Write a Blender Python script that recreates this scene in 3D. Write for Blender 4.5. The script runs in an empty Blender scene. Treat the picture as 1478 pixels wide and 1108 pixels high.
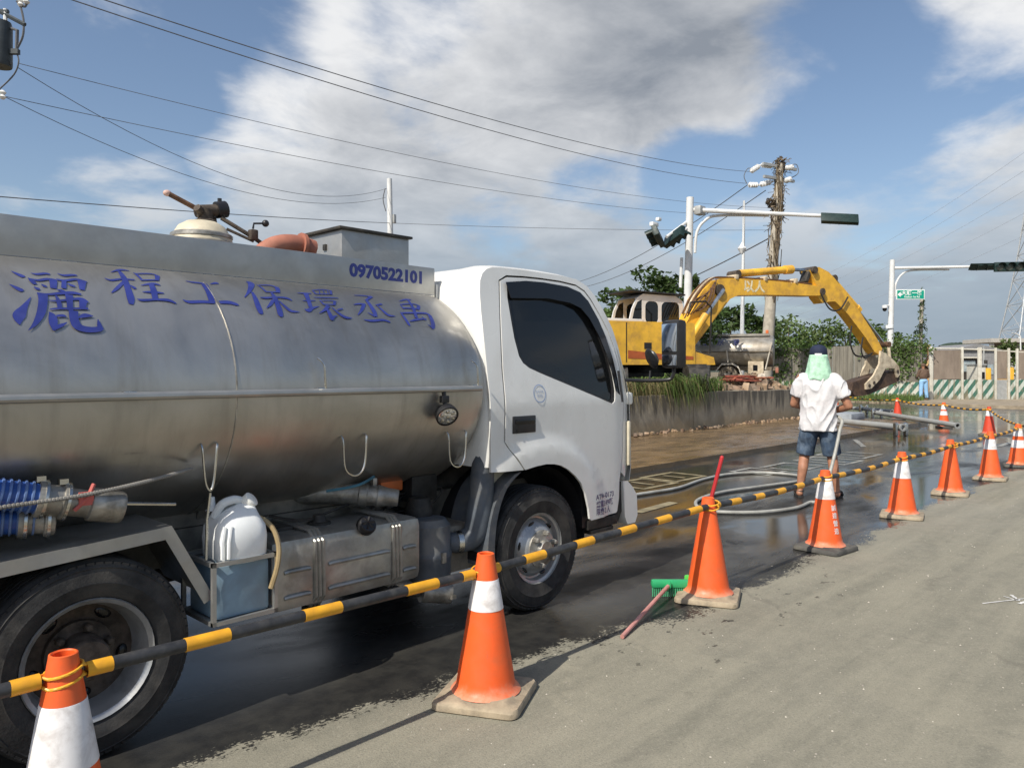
import bpy, bmesh, math, random
from mathutils import Vector, Matrix, Quaternion, noise as mnoise
R = math.radians
scene = bpy.context.scene
COL = scene.collection

# ---------------------------------------------------------------- camera
# World: X runs along the road (the way the tanker faces), Y across it to the far kerb, Z up.
CAMP = Vector((-3.543, -3.175, 1.5))
HEAD = R(43.747)                                  # camera heading measured from +X
cam_d = bpy.data.cameras.new('camera'); cam = bpy.data.objects.new('camera', cam_d); COL.objects.link(cam)
cam.location = CAMP; cam.rotation_euler = (R(90), 0, HEAD - R(90))
cam_d.sensor_width = 36; cam_d.lens = 36 * 1100 / 1478
cam_d.shift_y = -19 / 1478; cam_d.clip_end = 6000; cam_d.clip_start = .05
scene.camera = cam
FWD = Vector((math.cos(HEAD), math.sin(HEAD), 0)); RGT = Vector((math.sin(HEAD), -math.cos(HEAD), 0))
def at(px, py, d):
    """survey helper: bearing + distance -> point of the place"""
    return CAMP + d * (FWD + (px - 739) / 1100 * RGT + Vector((0, 0, (535 - py) / 1100)))
def bearing(px, py):
    return (FWD + (px - 739) / 1100 * RGT + Vector((0, 0, (535 - py) / 1100))).normalized()

# ---------------------------------------------------------------- sun and sky
SUN_EL, SUN_AZ = R(47), R(186)                    # azimuth of the sun, from +X counter-clockwise
sdir = Vector((math.cos(SUN_EL) * math.cos(SUN_AZ), math.cos(SUN_EL) * math.sin(SUN_AZ), math.sin(SUN_EL)))
sl = bpy.data.lights.new('sun', 'SUN'); sl.energy = 4.6; sl.angle = R(.53); sl.color = (1, .94, .84)
so = bpy.data.objects.new('sun', sl); COL.objects.link(so); so.rotation_euler = sdir.to_track_quat('Z', 'Y').to_euler()
so.location = (0, 0, 30)
w = bpy.data.worlds.new('World'); scene.world = w; w.use_nodes = True
scene.view_settings.view_transform = 'Standard'; scene.view_settings.look = 'None'
scene.view_settings.exposure = 0.17; scene.view_settings.gamma = 1

class NT:
    """tiny node-tree helper"""
    def __init__(s, nt): s.nt = nt; s.n = nt.nodes; s.l = nt.links
    def node(s, t, **k):
        n = s.n.new(t)
        for a, b in k.items(): setattr(n, a, b)
        return n
    def put(s, sock, v):
        if hasattr(v, 'links'): s.l.new(v, sock)
        else:
            try: sock.default_value = v
            except Exception: sock.default_value = (*v, 1) if len(v) == 3 else v
    def math(s, op, a, b=None, c=None, clamp=False):
        n = s.node('ShaderNodeMath', operation=op, use_clamp=clamp); s.put(n.inputs[0], a)
        if b is not None: s.put(n.inputs[1], b)
        if c is not None: s.put(n.inputs[2], c)
        return n.outputs[0]
    def vmath(s, op, a, b=None, out=0):
        n = s.node('ShaderNodeVectorMath', operation=op); s.put(n.inputs[0], a)
        if b is not None: s.put(n.inputs[1], b)
        return n.outputs[out]
    def noise(s, vec, scale, detail=4, rough=.5, dist=0, out=0):
        n = s.node('ShaderNodeTexNoise'); s.put(n.inputs['Vector'], vec)
        n.inputs['Scale'].default_value = scale; n.inputs['Detail'].default_value = detail
        n.inputs['Roughness'].default_value = rough; n.inputs['Distortion'].default_value = dist
        return n.outputs[out]
    def ss(s, v, a, b, lo=0., hi=1., kind='SMOOTHSTEP'):
        n = s.node('ShaderNodeMapRange', interpolation_type=kind); s.put(n.inputs[0], v)
        for i, q in enumerate((a, b, lo, hi)): s.put(n.inputs[1 + i], q)
        return n.outputs[0]
    def mix(s, f, a, b):
        n = s.node('ShaderNodeMix', data_type='RGBA'); s.put(n.inputs[0], f); s.put(n.inputs[6], a); s.put(n.inputs[7], b)
        return n.outputs[2]
    def scalev(s, vec, sc):
        n = s.node('ShaderNodeMapping'); s.put(n.inputs['Vector'], vec); n.inputs['Scale'].default_value = sc
        return n.outputs[0]

nt = NT(w.node_tree); nt.n.clear()
wo = nt.node('ShaderNodeOutputWorld')
sky = nt.node('ShaderNodeTexSky', sky_type='NISHITA', sun_disc=False, sun_elevation=SUN_EL)
sky.sun_rotation = math.atan2(sdir.x, sdir.y); sky.air_density = 1.0; sky.dust_density = 1.6; sky.ozone_density = 1.3
tc = nt.node('ShaderNodeTexCoord'); dirv = tc.outputs['Generated']
sep = nt.node('ShaderNodeSeparateXYZ'); nt.put(sep.inputs[0], dirv)
zc = nt.math('MAXIMUM', sep.outputs[2], 0.0)
# cloud layer seen from below: project the direction on a plane, then fractal noise
den = nt.math('ADD', zc, 0.22)
comb = nt.node('ShaderNodeCombineXYZ')
nt.put(comb.inputs[0], nt.math('DIVIDE', sep.outputs[0], den)); nt.put(comb.inputs[1], nt.math('DIVIDE', sep.outputs[1], den)); nt.put(comb.inputs[2], nt.math('MULTIPLY', zc, 1.3))
cn = nt.noise(comb.outputs[0], 1.55, 7, .56, .25)
cn2 = nt.noise(nt.vmath('ADD', comb.outputs[0], (7.3, 2.1, .4)), 3.4, 6, .6, .3)
def blob(px, py, rad, soft, amp):
    c = bearing(px, py)
    d = nt.vmath('DOT_PRODUCT', dirv, tuple(c), out='Value')
    return nt.ss(d, math.cos(R(rad + soft)), math.cos(R(max(.1, rad - soft))), 0, amp)
bias = None
for b in [(450, 200, 6, 6, .30), (620, 150, 10, 8, .34), (830, 110, 12, 8, .36), (1010, 90, 10, 7, .34), (1130, 130, 5, 4, .28), (900, 230, 9, 6, .25), (560, 300, 9, 6, .22), (740, 330, 8, 5, .2),
          (1500, 60, 8, 5, .34), (1450, 200, 6, 5, .24), (1290, 290, 6, 5, .20), (1400, 290, 6, 5, .2), (900, 330, 4, 3, .2), (70, 70, 6, 6, .24), (170, 295, 5, 3, .2), (40, 290, 3, 2, .14)]:
    v = blob(*b); bias = v if bias is None else nt.math('MAXIMUM', bias, v)
neg = None
for b in [(1310, 130, 7, 6, .30), (1010, 275, 4, 3, .22), (600, 60, 3, 3, .10), (690, 370, 4, 3, .14), (880, 290, 3, 3, .14), (190, 190, 8, 5, .24), (90, 235, 6, 4, .22), (330, 235, 5, 4, .20), (270, 100, 5, 4, .16), (60, 240, 7, 4, .1), (330, 80, 4, 4, .12)]:
    v = blob(*b); neg = v if neg is None else nt.math('MAXIMUM', neg, v)
low = nt.ss(sep.outputs[2], .30, .05, 0, .26)
dens = nt.math('ADD', nt.math('SUBTRACT', nt.math('ADD', cn, bias), neg), nt.math('MULTIPLY', nt.math('SUBTRACT', cn2, .5), .22))
dens = nt.math('ADD', dens, low)
cov = nt.ss(dens, .56, .77)
thick = nt.ss(dens, .62, .98)
belly = None                                     # heavier, greyer parts of the cloud layer
for b in [(960, 20, 8, 6, .75), (850, 60, 6, 5, .45), (830, 210, 6, 5, .5), (620, 270, 7, 5, .42), (760, 320, 7, 4, .4), (470, 300, 5, 4, .3), (1330, 330, 6, 4, .3), (1400, 330, 6, 4, .3)]:
    v = blob(*b); belly = v if belly is None else nt.math('MAXIMUM', belly, v)
cn3 = nt.noise(nt.vmath('ADD', comb.outputs[0], (1.3, 5.1, .9)), 1.1, 4, .55, .4)
shade = nt.math('ADD', nt.math('ADD', nt.math('MULTIPLY', thick, .16), belly), nt.math('ADD', nt.math('MULTIPLY', nt.math('SUBTRACT', cn2, .5), -1.5), nt.math('MULTIPLY', nt.math('SUBTRACT', cn3, .53), 1.0)), clamp=True)
ccol = nt.mix(shade, (.88, .88, .88, 1), (.27, .295, .335, 1))
haze_f = nt.ss(sep.outputs[2], .31, .05, 0, .88)
ccol = nt.mix(haze_f, ccol, (.265, .345, .435, 1))
bg1 = nt.node('ShaderNodeBackground'); nt.put(bg1.inputs[0], sky.outputs[0]); bg1.inputs[1].default_value = .116
bg2 = nt.node('ShaderNodeBackground'); nt.put(bg2.inputs[0], ccol); bg2.inputs[1].default_value = .92
mx = nt.node('ShaderNodeMixShader'); nt.put(mx.inputs[0], nt.math('MULTIPLY', cov, .93)); nt.l.new(bg1.outputs[0], mx.inputs[1]); nt.l.new(bg2.outputs[0], mx.inputs[2])
nt.l.new(mx.outputs[0], wo.inputs[0])

# ---------------------------------------------------------------- mesh helpers
rng = random.Random(7)
class MB:
    def __init__(s): s.v = []; s.f = []
    def add(s, vs, fs):
        o = len(s.v); s.v += [tuple(p) for p in vs]; s.f += [tuple(i + o for i in f) for f in fs]; return s
    def box(s, c, d, rot=None, bev=0):
        x, y, z = d[0] / 2, d[1] / 2, d[2] / 2
        M = (rot.to_matrix() if isinstance(rot, (Quaternion,)) else rot) if rot is not None else Matrix.Identity(3)
        c = Vector(c)
        if bev <= 0:
            vs = [Vector((i, j, k)) for i in (-x, x) for j in (-y, y) for k in (-z, z)]
            fs = [(0, 1, 3, 2), (4, 6, 7, 5), (0, 4, 5, 1), (2, 3, 7, 6), (0, 2, 6, 4), (1, 5, 7, 3)]
        else:
            bm = bmesh.new(); bmesh.ops.create_cube(bm, size=1)
            for q in bm.verts: q.co = Vector((q.co.x * d[0], q.co.y * d[1], q.co.z * d[2]))
            bmesh.ops.bevel(bm, geom=bm.edges[:], offset=min(bev, .49 * min(d)), segments=2, affect='EDGES', profile=.6)
            bm.verts.index_update(); vs = [q.co.copy() for q in bm.verts]; fs = [tuple(q.index for q in f.verts) for f in bm.faces]; bm.free()
        return s.add([M @ p + c for p in vs], fs)
    def tube(s, path, r, n=8, caps=True, closed=False):
        P = [Vector(p) for p in path]; m = len(P)
        rs = r if isinstance(r, (list, tuple)) else [r] * m
        T = []
        for i in range(m):
            a = P[i - 1] if i or closed else P[0]; b = P[(i + 1) % m] if i < m - 1 or closed else P[-1]
            t = b - a; T.append(t.normalized() if t.length > 1e-9 else Vector((0, 0, 1)))
        u = T[0].orthogonal().normalized(); vs = []
        for i in range(m):
            if i:
                q = T[i - 1].rotation_difference(T[i]); u = q @ u
            u = (u - T[i] * u.dot(T[i])).normalized(); b = T[i].cross(u)
            vs += [P[i] + rs[i] * (math.cos(2 * math.pi * k / n) * u + math.sin(2 * math.pi * k / n) * b) for k in range(n)]
        fs = []
        for i in range(m if closed else m - 1):
            j = (i + 1) % m
            fs += [(i * n + k, i * n + (k + 1) % n, j * n + (k + 1) % n, j * n + k) for k in range(n)]
        if caps and not closed: fs += [tuple(range(n - 1, -1, -1)), tuple((m - 1) * n + k for k in range(n))]
        return s.add(vs, fs)
    def lathe(s, prof, o=(0, 0, 0), ax=(0, 0, 1), n=24, caps=False):
        """prof: (radius, height along axis)"""
        o = Vector(o); ax = Vector(ax).normalized(); u = ax.orthogonal().normalized()
        if abs(ax.z) < .9: u = Vector((0, 0, 1)) - ax * ax.z; u.normalize()
        b = ax.cross(u); vs = []
        for r, h in prof: vs += [o + ax * h + r * (math.cos(2 * math.pi * k / n) * u + math.sin(2 * math.pi * k / n) * b) for k in range(n)]
        fs = []
        for i in range(len(prof) - 1): fs += [(i * n + k, i * n + (k + 1) % n, (i + 1) * n + (k + 1) % n, (i + 1) * n + k) for k in range(n)]
        if caps: fs += [tuple(range(n - 1, -1, -1)), tuple((len(prof) - 1) * n + k for k in range(n))]
        return s.add(vs, fs)
    def ell(s, c, r, n=14, m=9, rot=None):
        c = Vector(c); M = rot if rot is not None else Matrix.Identity(3)
        vs = [M @ Vector((0, 0, r[2])) + c]
        for i in range(1, m):
            t = math.pi * i / m
            for k in range(n):
                p = 2 * math.pi * k / n; vs.append(M @ Vector((r[0] * math.sin(t) * math.cos(p), r[1] * math.sin(t) * math.sin(p), r[2] * math.cos(t))) + c)
        vs.append(M @ Vector((0, 0, -r[2])) + c)
        fs = [(0, 1 + k, 1 + (k + 1) % n) for k in range(n)]
        for i in range(m - 2): fs += [(1 + i * n + k, 1 + (i + 1) * n + k, 1 + (i + 1) * n + (k + 1) % n, 1 + i * n + (k + 1) % n) for k in range(n)]
        L = len(vs) - 1; fs += [(L, 1 + (m - 2) * n + (k + 1) % n, 1 + (m - 2) * n + k) for k in range(n)]
        return s.add(vs, fs)
    def prism(s, poly, fn0, fn1):
        """closed outline swept from fn0(p) to fn1(p)"""
        n = len(poly); vs = [fn0(p) for p in poly] + [fn1(p) for p in poly]
        fs = [(i, (i + 1) % n, n + (i + 1) % n, n + i) for i in range(n)] + [tuple(range(n - 1, -1, -1)), tuple(range(n, 2 * n))]
        return s.add(vs, fs)
    def slab(s, poly, axis, a, b):
        """outline in the two other axes, swept along axis from a to b"""
        if axis == 'y': g = lambda q: (lambda p: Vector((p[0], q, p[1])))
        elif axis == 'x': g = lambda q: (lambda p: Vector((q, p[0], p[1])))
        else: g = lambda q: (lambda p: Vector((p[0], p[1], q)))
        return s.prism(poly, g(a), g(b))
    def capsule(s, p0, r0, p1, r1, n=12):
        p0 = Vector(p0); p1 = Vector(p1); d = p1 - p0; L = d.length
        pr = [(r0 * math.sin(t), -r0 * math.cos(t)) for t in [math.pi / 2 * i / 4 for i in range(5)]] + [(r1 * math.cos(t), L + r1 * math.sin(t)) for t in [math.pi / 2 * i / 4 for i in range(5)]]
        pr[0] = (1e-4, pr[0][1]); pr[-1] = (1e-4, pr[-1][1])
        return s.lathe(pr, p0, d, n, caps=True)
    def mesh(s, name):
        m = bpy.data.meshes.new(name); m.from_pydata(s.v, [], s.f); m.update()
        bm = bmesh.new(); bm.from_mesh(m); bmesh.ops.recalc_face_normals(bm, faces=bm.faces[:]); bm.to_mesh(m); bm.free()
        return m
    def build(s, name, mat, parent=None, smooth=35, recalc=True, **t):
        m = s.mesh(name) if recalc else bpy.data.meshes.new(name)
        if not recalc: m.from_pydata(s.v, [], s.f); m.update()
        return link(name, m, mat, parent, smooth, **t)
def link(name, m, mat, parent=None, smooth=35, **t):
    o = bpy.data.objects.new(name, m); COL.objects.link(o)
    if mat is not None: m.materials.append(mat)
    if smooth:
        for p in m.polygons: p.use_smooth = True
        if smooth < 180: m.set_sharp_from_angle(angle=R(smooth))
    if parent is not None: o.parent = parent
    return tag(o, **t)
def tag(o, label=None, cat=None, group=None, kind=None):
    for k, v in (('label', label), ('category', cat), ('group', group), ('kind', kind)):
        if v: o[k] = v
    return o
def thing(name, label, cat, loc=(0, 0, 0), rz=0, group=None):
    o = bpy.data.objects.new(name, None); COL.objects.link(o); o.location = loc; o.rotation_euler = (0, 0, rz); o.empty_display_size = .2
    return tag(o, label, cat, group)
def copy_tree(o, parent=None, children=None):
    c = o.copy(); COL.objects.link(c); c.parent = parent
    for ch in [q for q in bpy.data.objects if q.parent == o]: copy_tree(ch, c)
    return c
def smoothpath(pts, k=6, closed=False):
    P = [Vector(p) for p in pts]; out = []; n = len(P)
    rngi = range(n if closed else n - 1)
    for i in rngi:
        p0 = P[i - 1] if (i or closed) else P[0]; p1 = P[i]; p2 = P[(i + 1) % n]; p3 = P[(i + 2) % n] if (i + 2 < n or closed) else P[-1]
        for j in range(k):
            t = j / k
            out.append(.5 * ((2 * p1) + (p2 - p0) * t + (2 * p0 - 5 * p1 + 4 * p2 - p3) * t * t + (3 * p1 - p0 - 3 * p2 + p3) * t ** 3))
    if not closed: out.append(P[-1])
    return out
def organic(name, mb, mat, parent, voxel=.012, it=6, fn=None, **t):
    """union the shapes of mb into one continuous smooth skin"""
    m = mb.mesh(name); o = bpy.data.objects.new(name + '_t', m); COL.objects.link(o)
    r = o.modifiers.new('r', 'REMESH'); r.mode = 'VOXEL'; r.voxel_size = voxel
    q = o.modifiers.new('s', 'SMOOTH'); q.factor = .5; q.iterations = it
    dg = bpy.context.evaluated_depsgraph_get(); me = bpy.data.meshes.new_from_object(o.evaluated_get(dg))
    bpy.data.objects.remove(o); me.name = name
    if fn:
        for v in me.vertices: v.co = fn(v.co.copy())
    return link(name, me, mat, parent, 180, **t)
def skin(outline, holes=(), step=.05, warp=None, thick=.012, inner=True):
    """flat panel in (a,b) with holes, diced on a grid so it can be warped; warp(a,b)->(x,y,z) outer; thickness along +Y"""
    bm = bmesh.new(); es = []
    for loop in [outline] + list(holes):
        vs = [bm.verts.new((p[0], 0, p[1])) for p in loop]
        es += [bm.edges.new((vs[i], vs[(i + 1) % len(vs)])) for i in range(len(vs))]
    bmesh.ops.triangle_fill(bm, edges=es, use_beauty=True, normal=(0, -1, 0))
    for ax in (0, 2):
        vals = [p[0 if ax == 0 else 1] for p in outline]; a = min(vals) + step
        while a < max(vals) - 1e-4:
            co = [0, 0, 0]; co[ax] = a; no = [0, 0, 0]; no[ax] = 1
            bmesh.ops.bisect_plane(bm, geom=bm.verts[:] + bm.edges[:] + bm.faces[:], plane_co=co, plane_no=no, dist=1e-5); a += step
    if thick:
        r = bmesh.ops.extrude_face_region(bm, geom=bm.faces[:])
        for v in [g for g in r['geom'] if isinstance(g, bmesh.types.BMVert)]: v.co.y -= thick
    for v in bm.verts:
        y = v.co.y; p = Vector(warp(v.co.x, v.co.z)) if warp else Vector((v.co.x, 0, v.co.z)); v.co = p + Vector((0, y + thick, 0))
    bmesh.ops.recalc_face_normals(bm, faces=bm.faces[:])
    m = bpy.data.meshes.new('skin'); bm.to_mesh(m); bm.free(); return m
def textmesh(s, size, bold=0, align='CENTER'):
    cu = bpy.data.curves.new('t', 'FONT'); cu.body = s; cu.size = size; cu.align_x = align; cu.align_y = 'CENTER'; cu.offset = bold; cu.resolution_u = 3
    o = bpy.data.objects.new('t', cu); COL.objects.link(o)
    dg = bpy.context.evaluated_depsgraph_get(); me = bpy.data.meshes.new_from_object(o.evaluated_get(dg))
    vs = [v.co.copy() for v in me.vertices]; fs = [tuple(p.vertices) for p in me.polygons]
    bpy.data.objects.remove(o); bpy.data.curves.remove(cu); return vs, fs
def lettering(s, size, fn, mat, parent, name='lettering', bold=0, sx=1, align='CENTER'):
    vs, fs = textmesh(s, size, bold, align); mb = MB(); mb.add([fn(v.x * sx, v.y) for v in vs], fs)
    return mb.build(name, mat, parent, smooth=0, recalc=False)

# ---------------------------------------------------------------- materials
MATS = {}
def pm(name, col, rough=.6, metal=0., var=.12, vs=6., bump=.0, bs=60., dirt=None, da=.0, ds=3., spec=.5, coat=0., rvar=.1, island=0., stretch=(1, 1, 1), alpha=None, trans=0., ior=1.45, glow=None, leafy=0):
    """procedural material: base colour broken up by noise, dirt patches of another colour, relief"""
    m = bpy.data.materials.new(name); m.use_nodes = True; t = NT(m.node_tree); b = t.n['Principled BSDF']
    tcn = t.node('ShaderNodeTexCoord'); vec = t.scalev(tcn.outputs['Object'], stretch)
    n1 = t.noise(vec, vs, 6, .6)
    lo = tuple(max(0, c * (1 - var * 1.6)) for c in col); hi = tuple(min(1, c * (1 + var * 1.6)) for c in col)
    c = t.mix(t.ss(n1, .25, .75), (*lo, 1), (*hi, 1))
    if island:
        g = t.node('ShaderNodeNewGeometry'); hs = t.node('ShaderNodeHueSaturation'); t.put(hs.inputs['Color'], c)
        t.put(hs.inputs['Value'], t.ss(g.outputs['Random Per Island'], 0, 1, 1 - island, 1 + island, 'LINEAR'))
        t.put(hs.inputs['Hue'], t.ss(g.outputs['Random Per Island'], 0, 1, .485, .51, 'LINEAR')); c = hs.outputs[0]
    if dirt is not None:
        n2 = t.noise(vec, ds, 7, .65, .4); c = t.mix(t.math('MULTIPLY', t.ss(n2, .42, .72), da), c, (*dirt, 1))
    t.put(b.inputs['Base Color'], c); b.inputs['Metallic'].default_value = metal
    t.put(b.inputs['Roughness'], t.ss(t.noise(vec, vs * 2.3, 4), .2, .8, max(.02, rough - rvar), min(1, rough + rvar)))
    b.inputs['Specular IOR Level'].default_value = spec; b.inputs['Coat Weight'].default_value = coat; b.inputs['Coat Roughness'].default_value = .08
    b.inputs['IOR'].default_value = ior; b.inputs['Transmission Weight'].default_value = trans
    if alpha is not None: b.inputs['Alpha'].default_value = alpha
    if glow: b.inputs['Emission Color'].default_value = (*glow, 1); b.inputs['Emission Strength'].default_value = 1
    if bump:
        bn = t.node('ShaderNodeBump'); bn.inputs['Strength'].default_value = bump; bn.inputs['Distance'].default_value = .01
        t.put(bn.inputs['Height'], t.noise(vec, bs, 5, .6)); t.l.new(bn.outputs[0], b.inputs['Normal'])
    if leafy:                                      # thin leaves let light through
        tr = t.node('ShaderNodeBsdfTranslucent'); t.put(tr.inputs[0], c); ms = t.node('ShaderNodeMixShader'); ms.inputs[0].default_value = leafy
        t.l.new(b.outputs[0], ms.inputs[1]); t.l.new(tr.outputs[0], ms.inputs[2]); t.l.new(ms.outputs[0], t.n['Material Output'].inputs[0])
    MATS[name] = m; return m
M = MATS
pm('white_paint', (.74, .74, .71), .30, var=.03, vs=2, coat=.5, dirt=(.45, .42, .36), da=.25, ds=2.5, stretch=(1, 1, .6))
pm('black_rubber', (.022, .022, .022), .75, var=.3, vs=12, bump=.25, bs=90, dirt=(.11, .10, .085), da=.45, ds=5)
pm('black_plastic', (.016, .016, .018), .42, var=.2, bump=.05, dirt=(.08, .075, .065), da=.2)
pm('dark_metal', (.028, .027, .025), .6, metal=.2, var=.35, vs=9, bump=.2, bs=40, dirt=(.12, .105, .085), da=.6, ds=5)
pm('chassis', (.19, .175, .145), .7, metal=.1, var=.3, vs=8, bump=.15, bs=40, dirt=(.18, .15, .115), da=.6, ds=4)
pm('steel', (.46, .45, .43), .34, metal=.95, var=.14, vs=3, bump=.03, bs=20, dirt=(.30, .28, .24), da=.5, ds=3.2, stretch=(1, 1, .35))
pm('steel_sheet', (.40, .40, .385), .44, metal=.7, var=.10, vs=4, bump=.02, bs=30, dirt=(.30, .29, .26), da=.4, ds=4)
pm('fuel_steel', (.34, .335, .31), .40, metal=.6, var=.22, vs=5, bump=.05, bs=25, dirt=(.20, .185, .155), da=.7, ds=6)
pm('bright_steel', (.6, .59, .55), .25, metal=1, var=.08, dirt=(.35, .3, .24), da=.3)
pm('rim_paint', (.40, .41, .41), .36, metal=.55, var=.12, vs=7, dirt=(.12, .095, .07), da=.45, ds=7)
pm('rust', (.12, .062, .034), .85, var=.35, vs=14, bump=.4, bs=50, dirt=(.045, .035, .03), da=.7, ds=8)
pm('hub_dark', (.075, .06, .048), .75, metal=.3, var=.35, vs=20, bump=.3, bs=60, dirt=(.2, .16, .12), da=.5, ds=9)
pm('blue_paint', (.026, .038, .20), .45, var=.12, vs=10, dirt=(.06, .075, .26), da=.4, ds=14)
pm('glass_black', (.010, .012, .013), .05, var=0, rvar=.01, spec=.6)
pm('glass_dark', (.012, .013, .014), .04, var=0, rvar=0.01, alpha=.74, spec=.6)
pm('visor', (.008, .008, .009), .16, var=0, rvar=.03)
pm('mirror', (.8, .82, .84), .03, metal=1, var=.02, rvar=.01)
pm('duct_grey', (.075, .088, .105), .55, var=.2, vs=7, bump=.06, dirt=(.17, .16, .14), da=.6, ds=5)
pm('lens', (.75, .76, .76), .12, metal=.7, var=.3, vs=90, rvar=.05)
pm('orange_plastic', (.55, .13, .03), .5, var=.15, dirt=(.2, .1, .05), da=.4)
pm('red_paint', (.34, .13, .085), .6, var=.2, vs=6, dirt=(.35, .2, .13), da=.5)
pm('stick_grip', (.55, .36, .30), .6)
pm('cream', (.62, .56, .42), .5, var=.1, dirt=(.3, .24, .16), da=.4)
pm('jug_plastic', (.80, .82, .81), .5, var=.04, rvar=.05, dirt=(.5, .47, .38), da=.25, ds=7)
pm('jug_blue', (.22, .33, .42), .4, var=.08, dirt=(.12, .15, .16), da=.5)
pm('white_cap', (.85, .84, .78), .45, var=.03)
pm('blue_hose', (.02, .075, .30), .3, var=.2, vs=10, rvar=.1, dirt=(.07, .12, .3), da=.4, ds=9)
pm('hose_rib', (.13, .20, .38), .35, var=.25, dirt=(.04, .09, .28), da=.7, ds=6)
pm('alloy', (.36, .345, .31), .5, metal=.7, var=.25, vs=12, bump=.2, bs=40, dirt=(.16, .14, .11), da=.7, ds=10)
pm('red_cord', (.5, .12, .10), .8)
pm('cone_orange', (.82, .115, .022), .48, var=.05, vs=5, dirt=(.52, .13, .05), da=.45, ds=9, rvar=.08)
pm('cone_red', (.60, .055, .022), .5, var=.06, vs=5, dirt=(.4, .10, .06), da=.5, ds=9)
for k in ('cone_orange', 'cone_red'):              # road dust splashed up round the foot, scuffs higher up
    t = NT(M[k].node_tree); b = t.n['Principled BSDF']; src = b.inputs['Base Color'].links[0].from_socket
    o_ = t.node('ShaderNodeTexCoord').outputs['Object']; sp = t.node('ShaderNodeSeparateXYZ'); t.put(sp.inputs[0], o_); oi = t.node('ShaderNodeObjectInfo')
    ov = t.vmath('ADD', o_, t.vmath('MULTIPLY', oi.outputs['Location'], (3.7, 5.1, 1)))
    dust = t.ss(t.math('ADD', sp.outputs[2], t.math('MULTIPLY', t.noise(ov, 16, 5, .7), .13)), .17, .09)
    c_ = t.mix(t.math('MULTIPLY', dust, .62), src, (.56, .36, .24, 1))
    sc_ = t.math('MULTIPLY', t.ss(t.noise(t.scalev(ov, (9, 9, 2.2)), 3, 6, .7), .62, .72), .4)
    t.put(b.inputs['Base Color'], t.mix(sc_, c_, (.36, .12, .06, 1)))
pm('cone_base', (.36, .295, .205), .85, var=.18, vs=9, bump=.35, bs=30, dirt=(.12, .105, .085), da=.7, ds=6)
pm('cone_base_dark', (.07, .068, .062), .8, var=.2, vs=9, bump=.35, bs=30, dirt=(.2, .18, .14), da=.5, ds=6)
pm('cone_white', (.76, .74, .73), .42, var=.05, dirt=(.33, .29, .26), da=.55, ds=13)
pm('bar_black', (.028, .029, .032), .5, var=.2, vs=20, dirt=(.10, .095, .085), da=.4, ds=14)
pm('bar_yellow', (.74, .36, .02), .5, var=.08, vs=20, dirt=(.45, .2, .04), da=.3, ds=18)
pm('loop_yellow', (.75, .38, .03), .5, var=.08)

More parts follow.
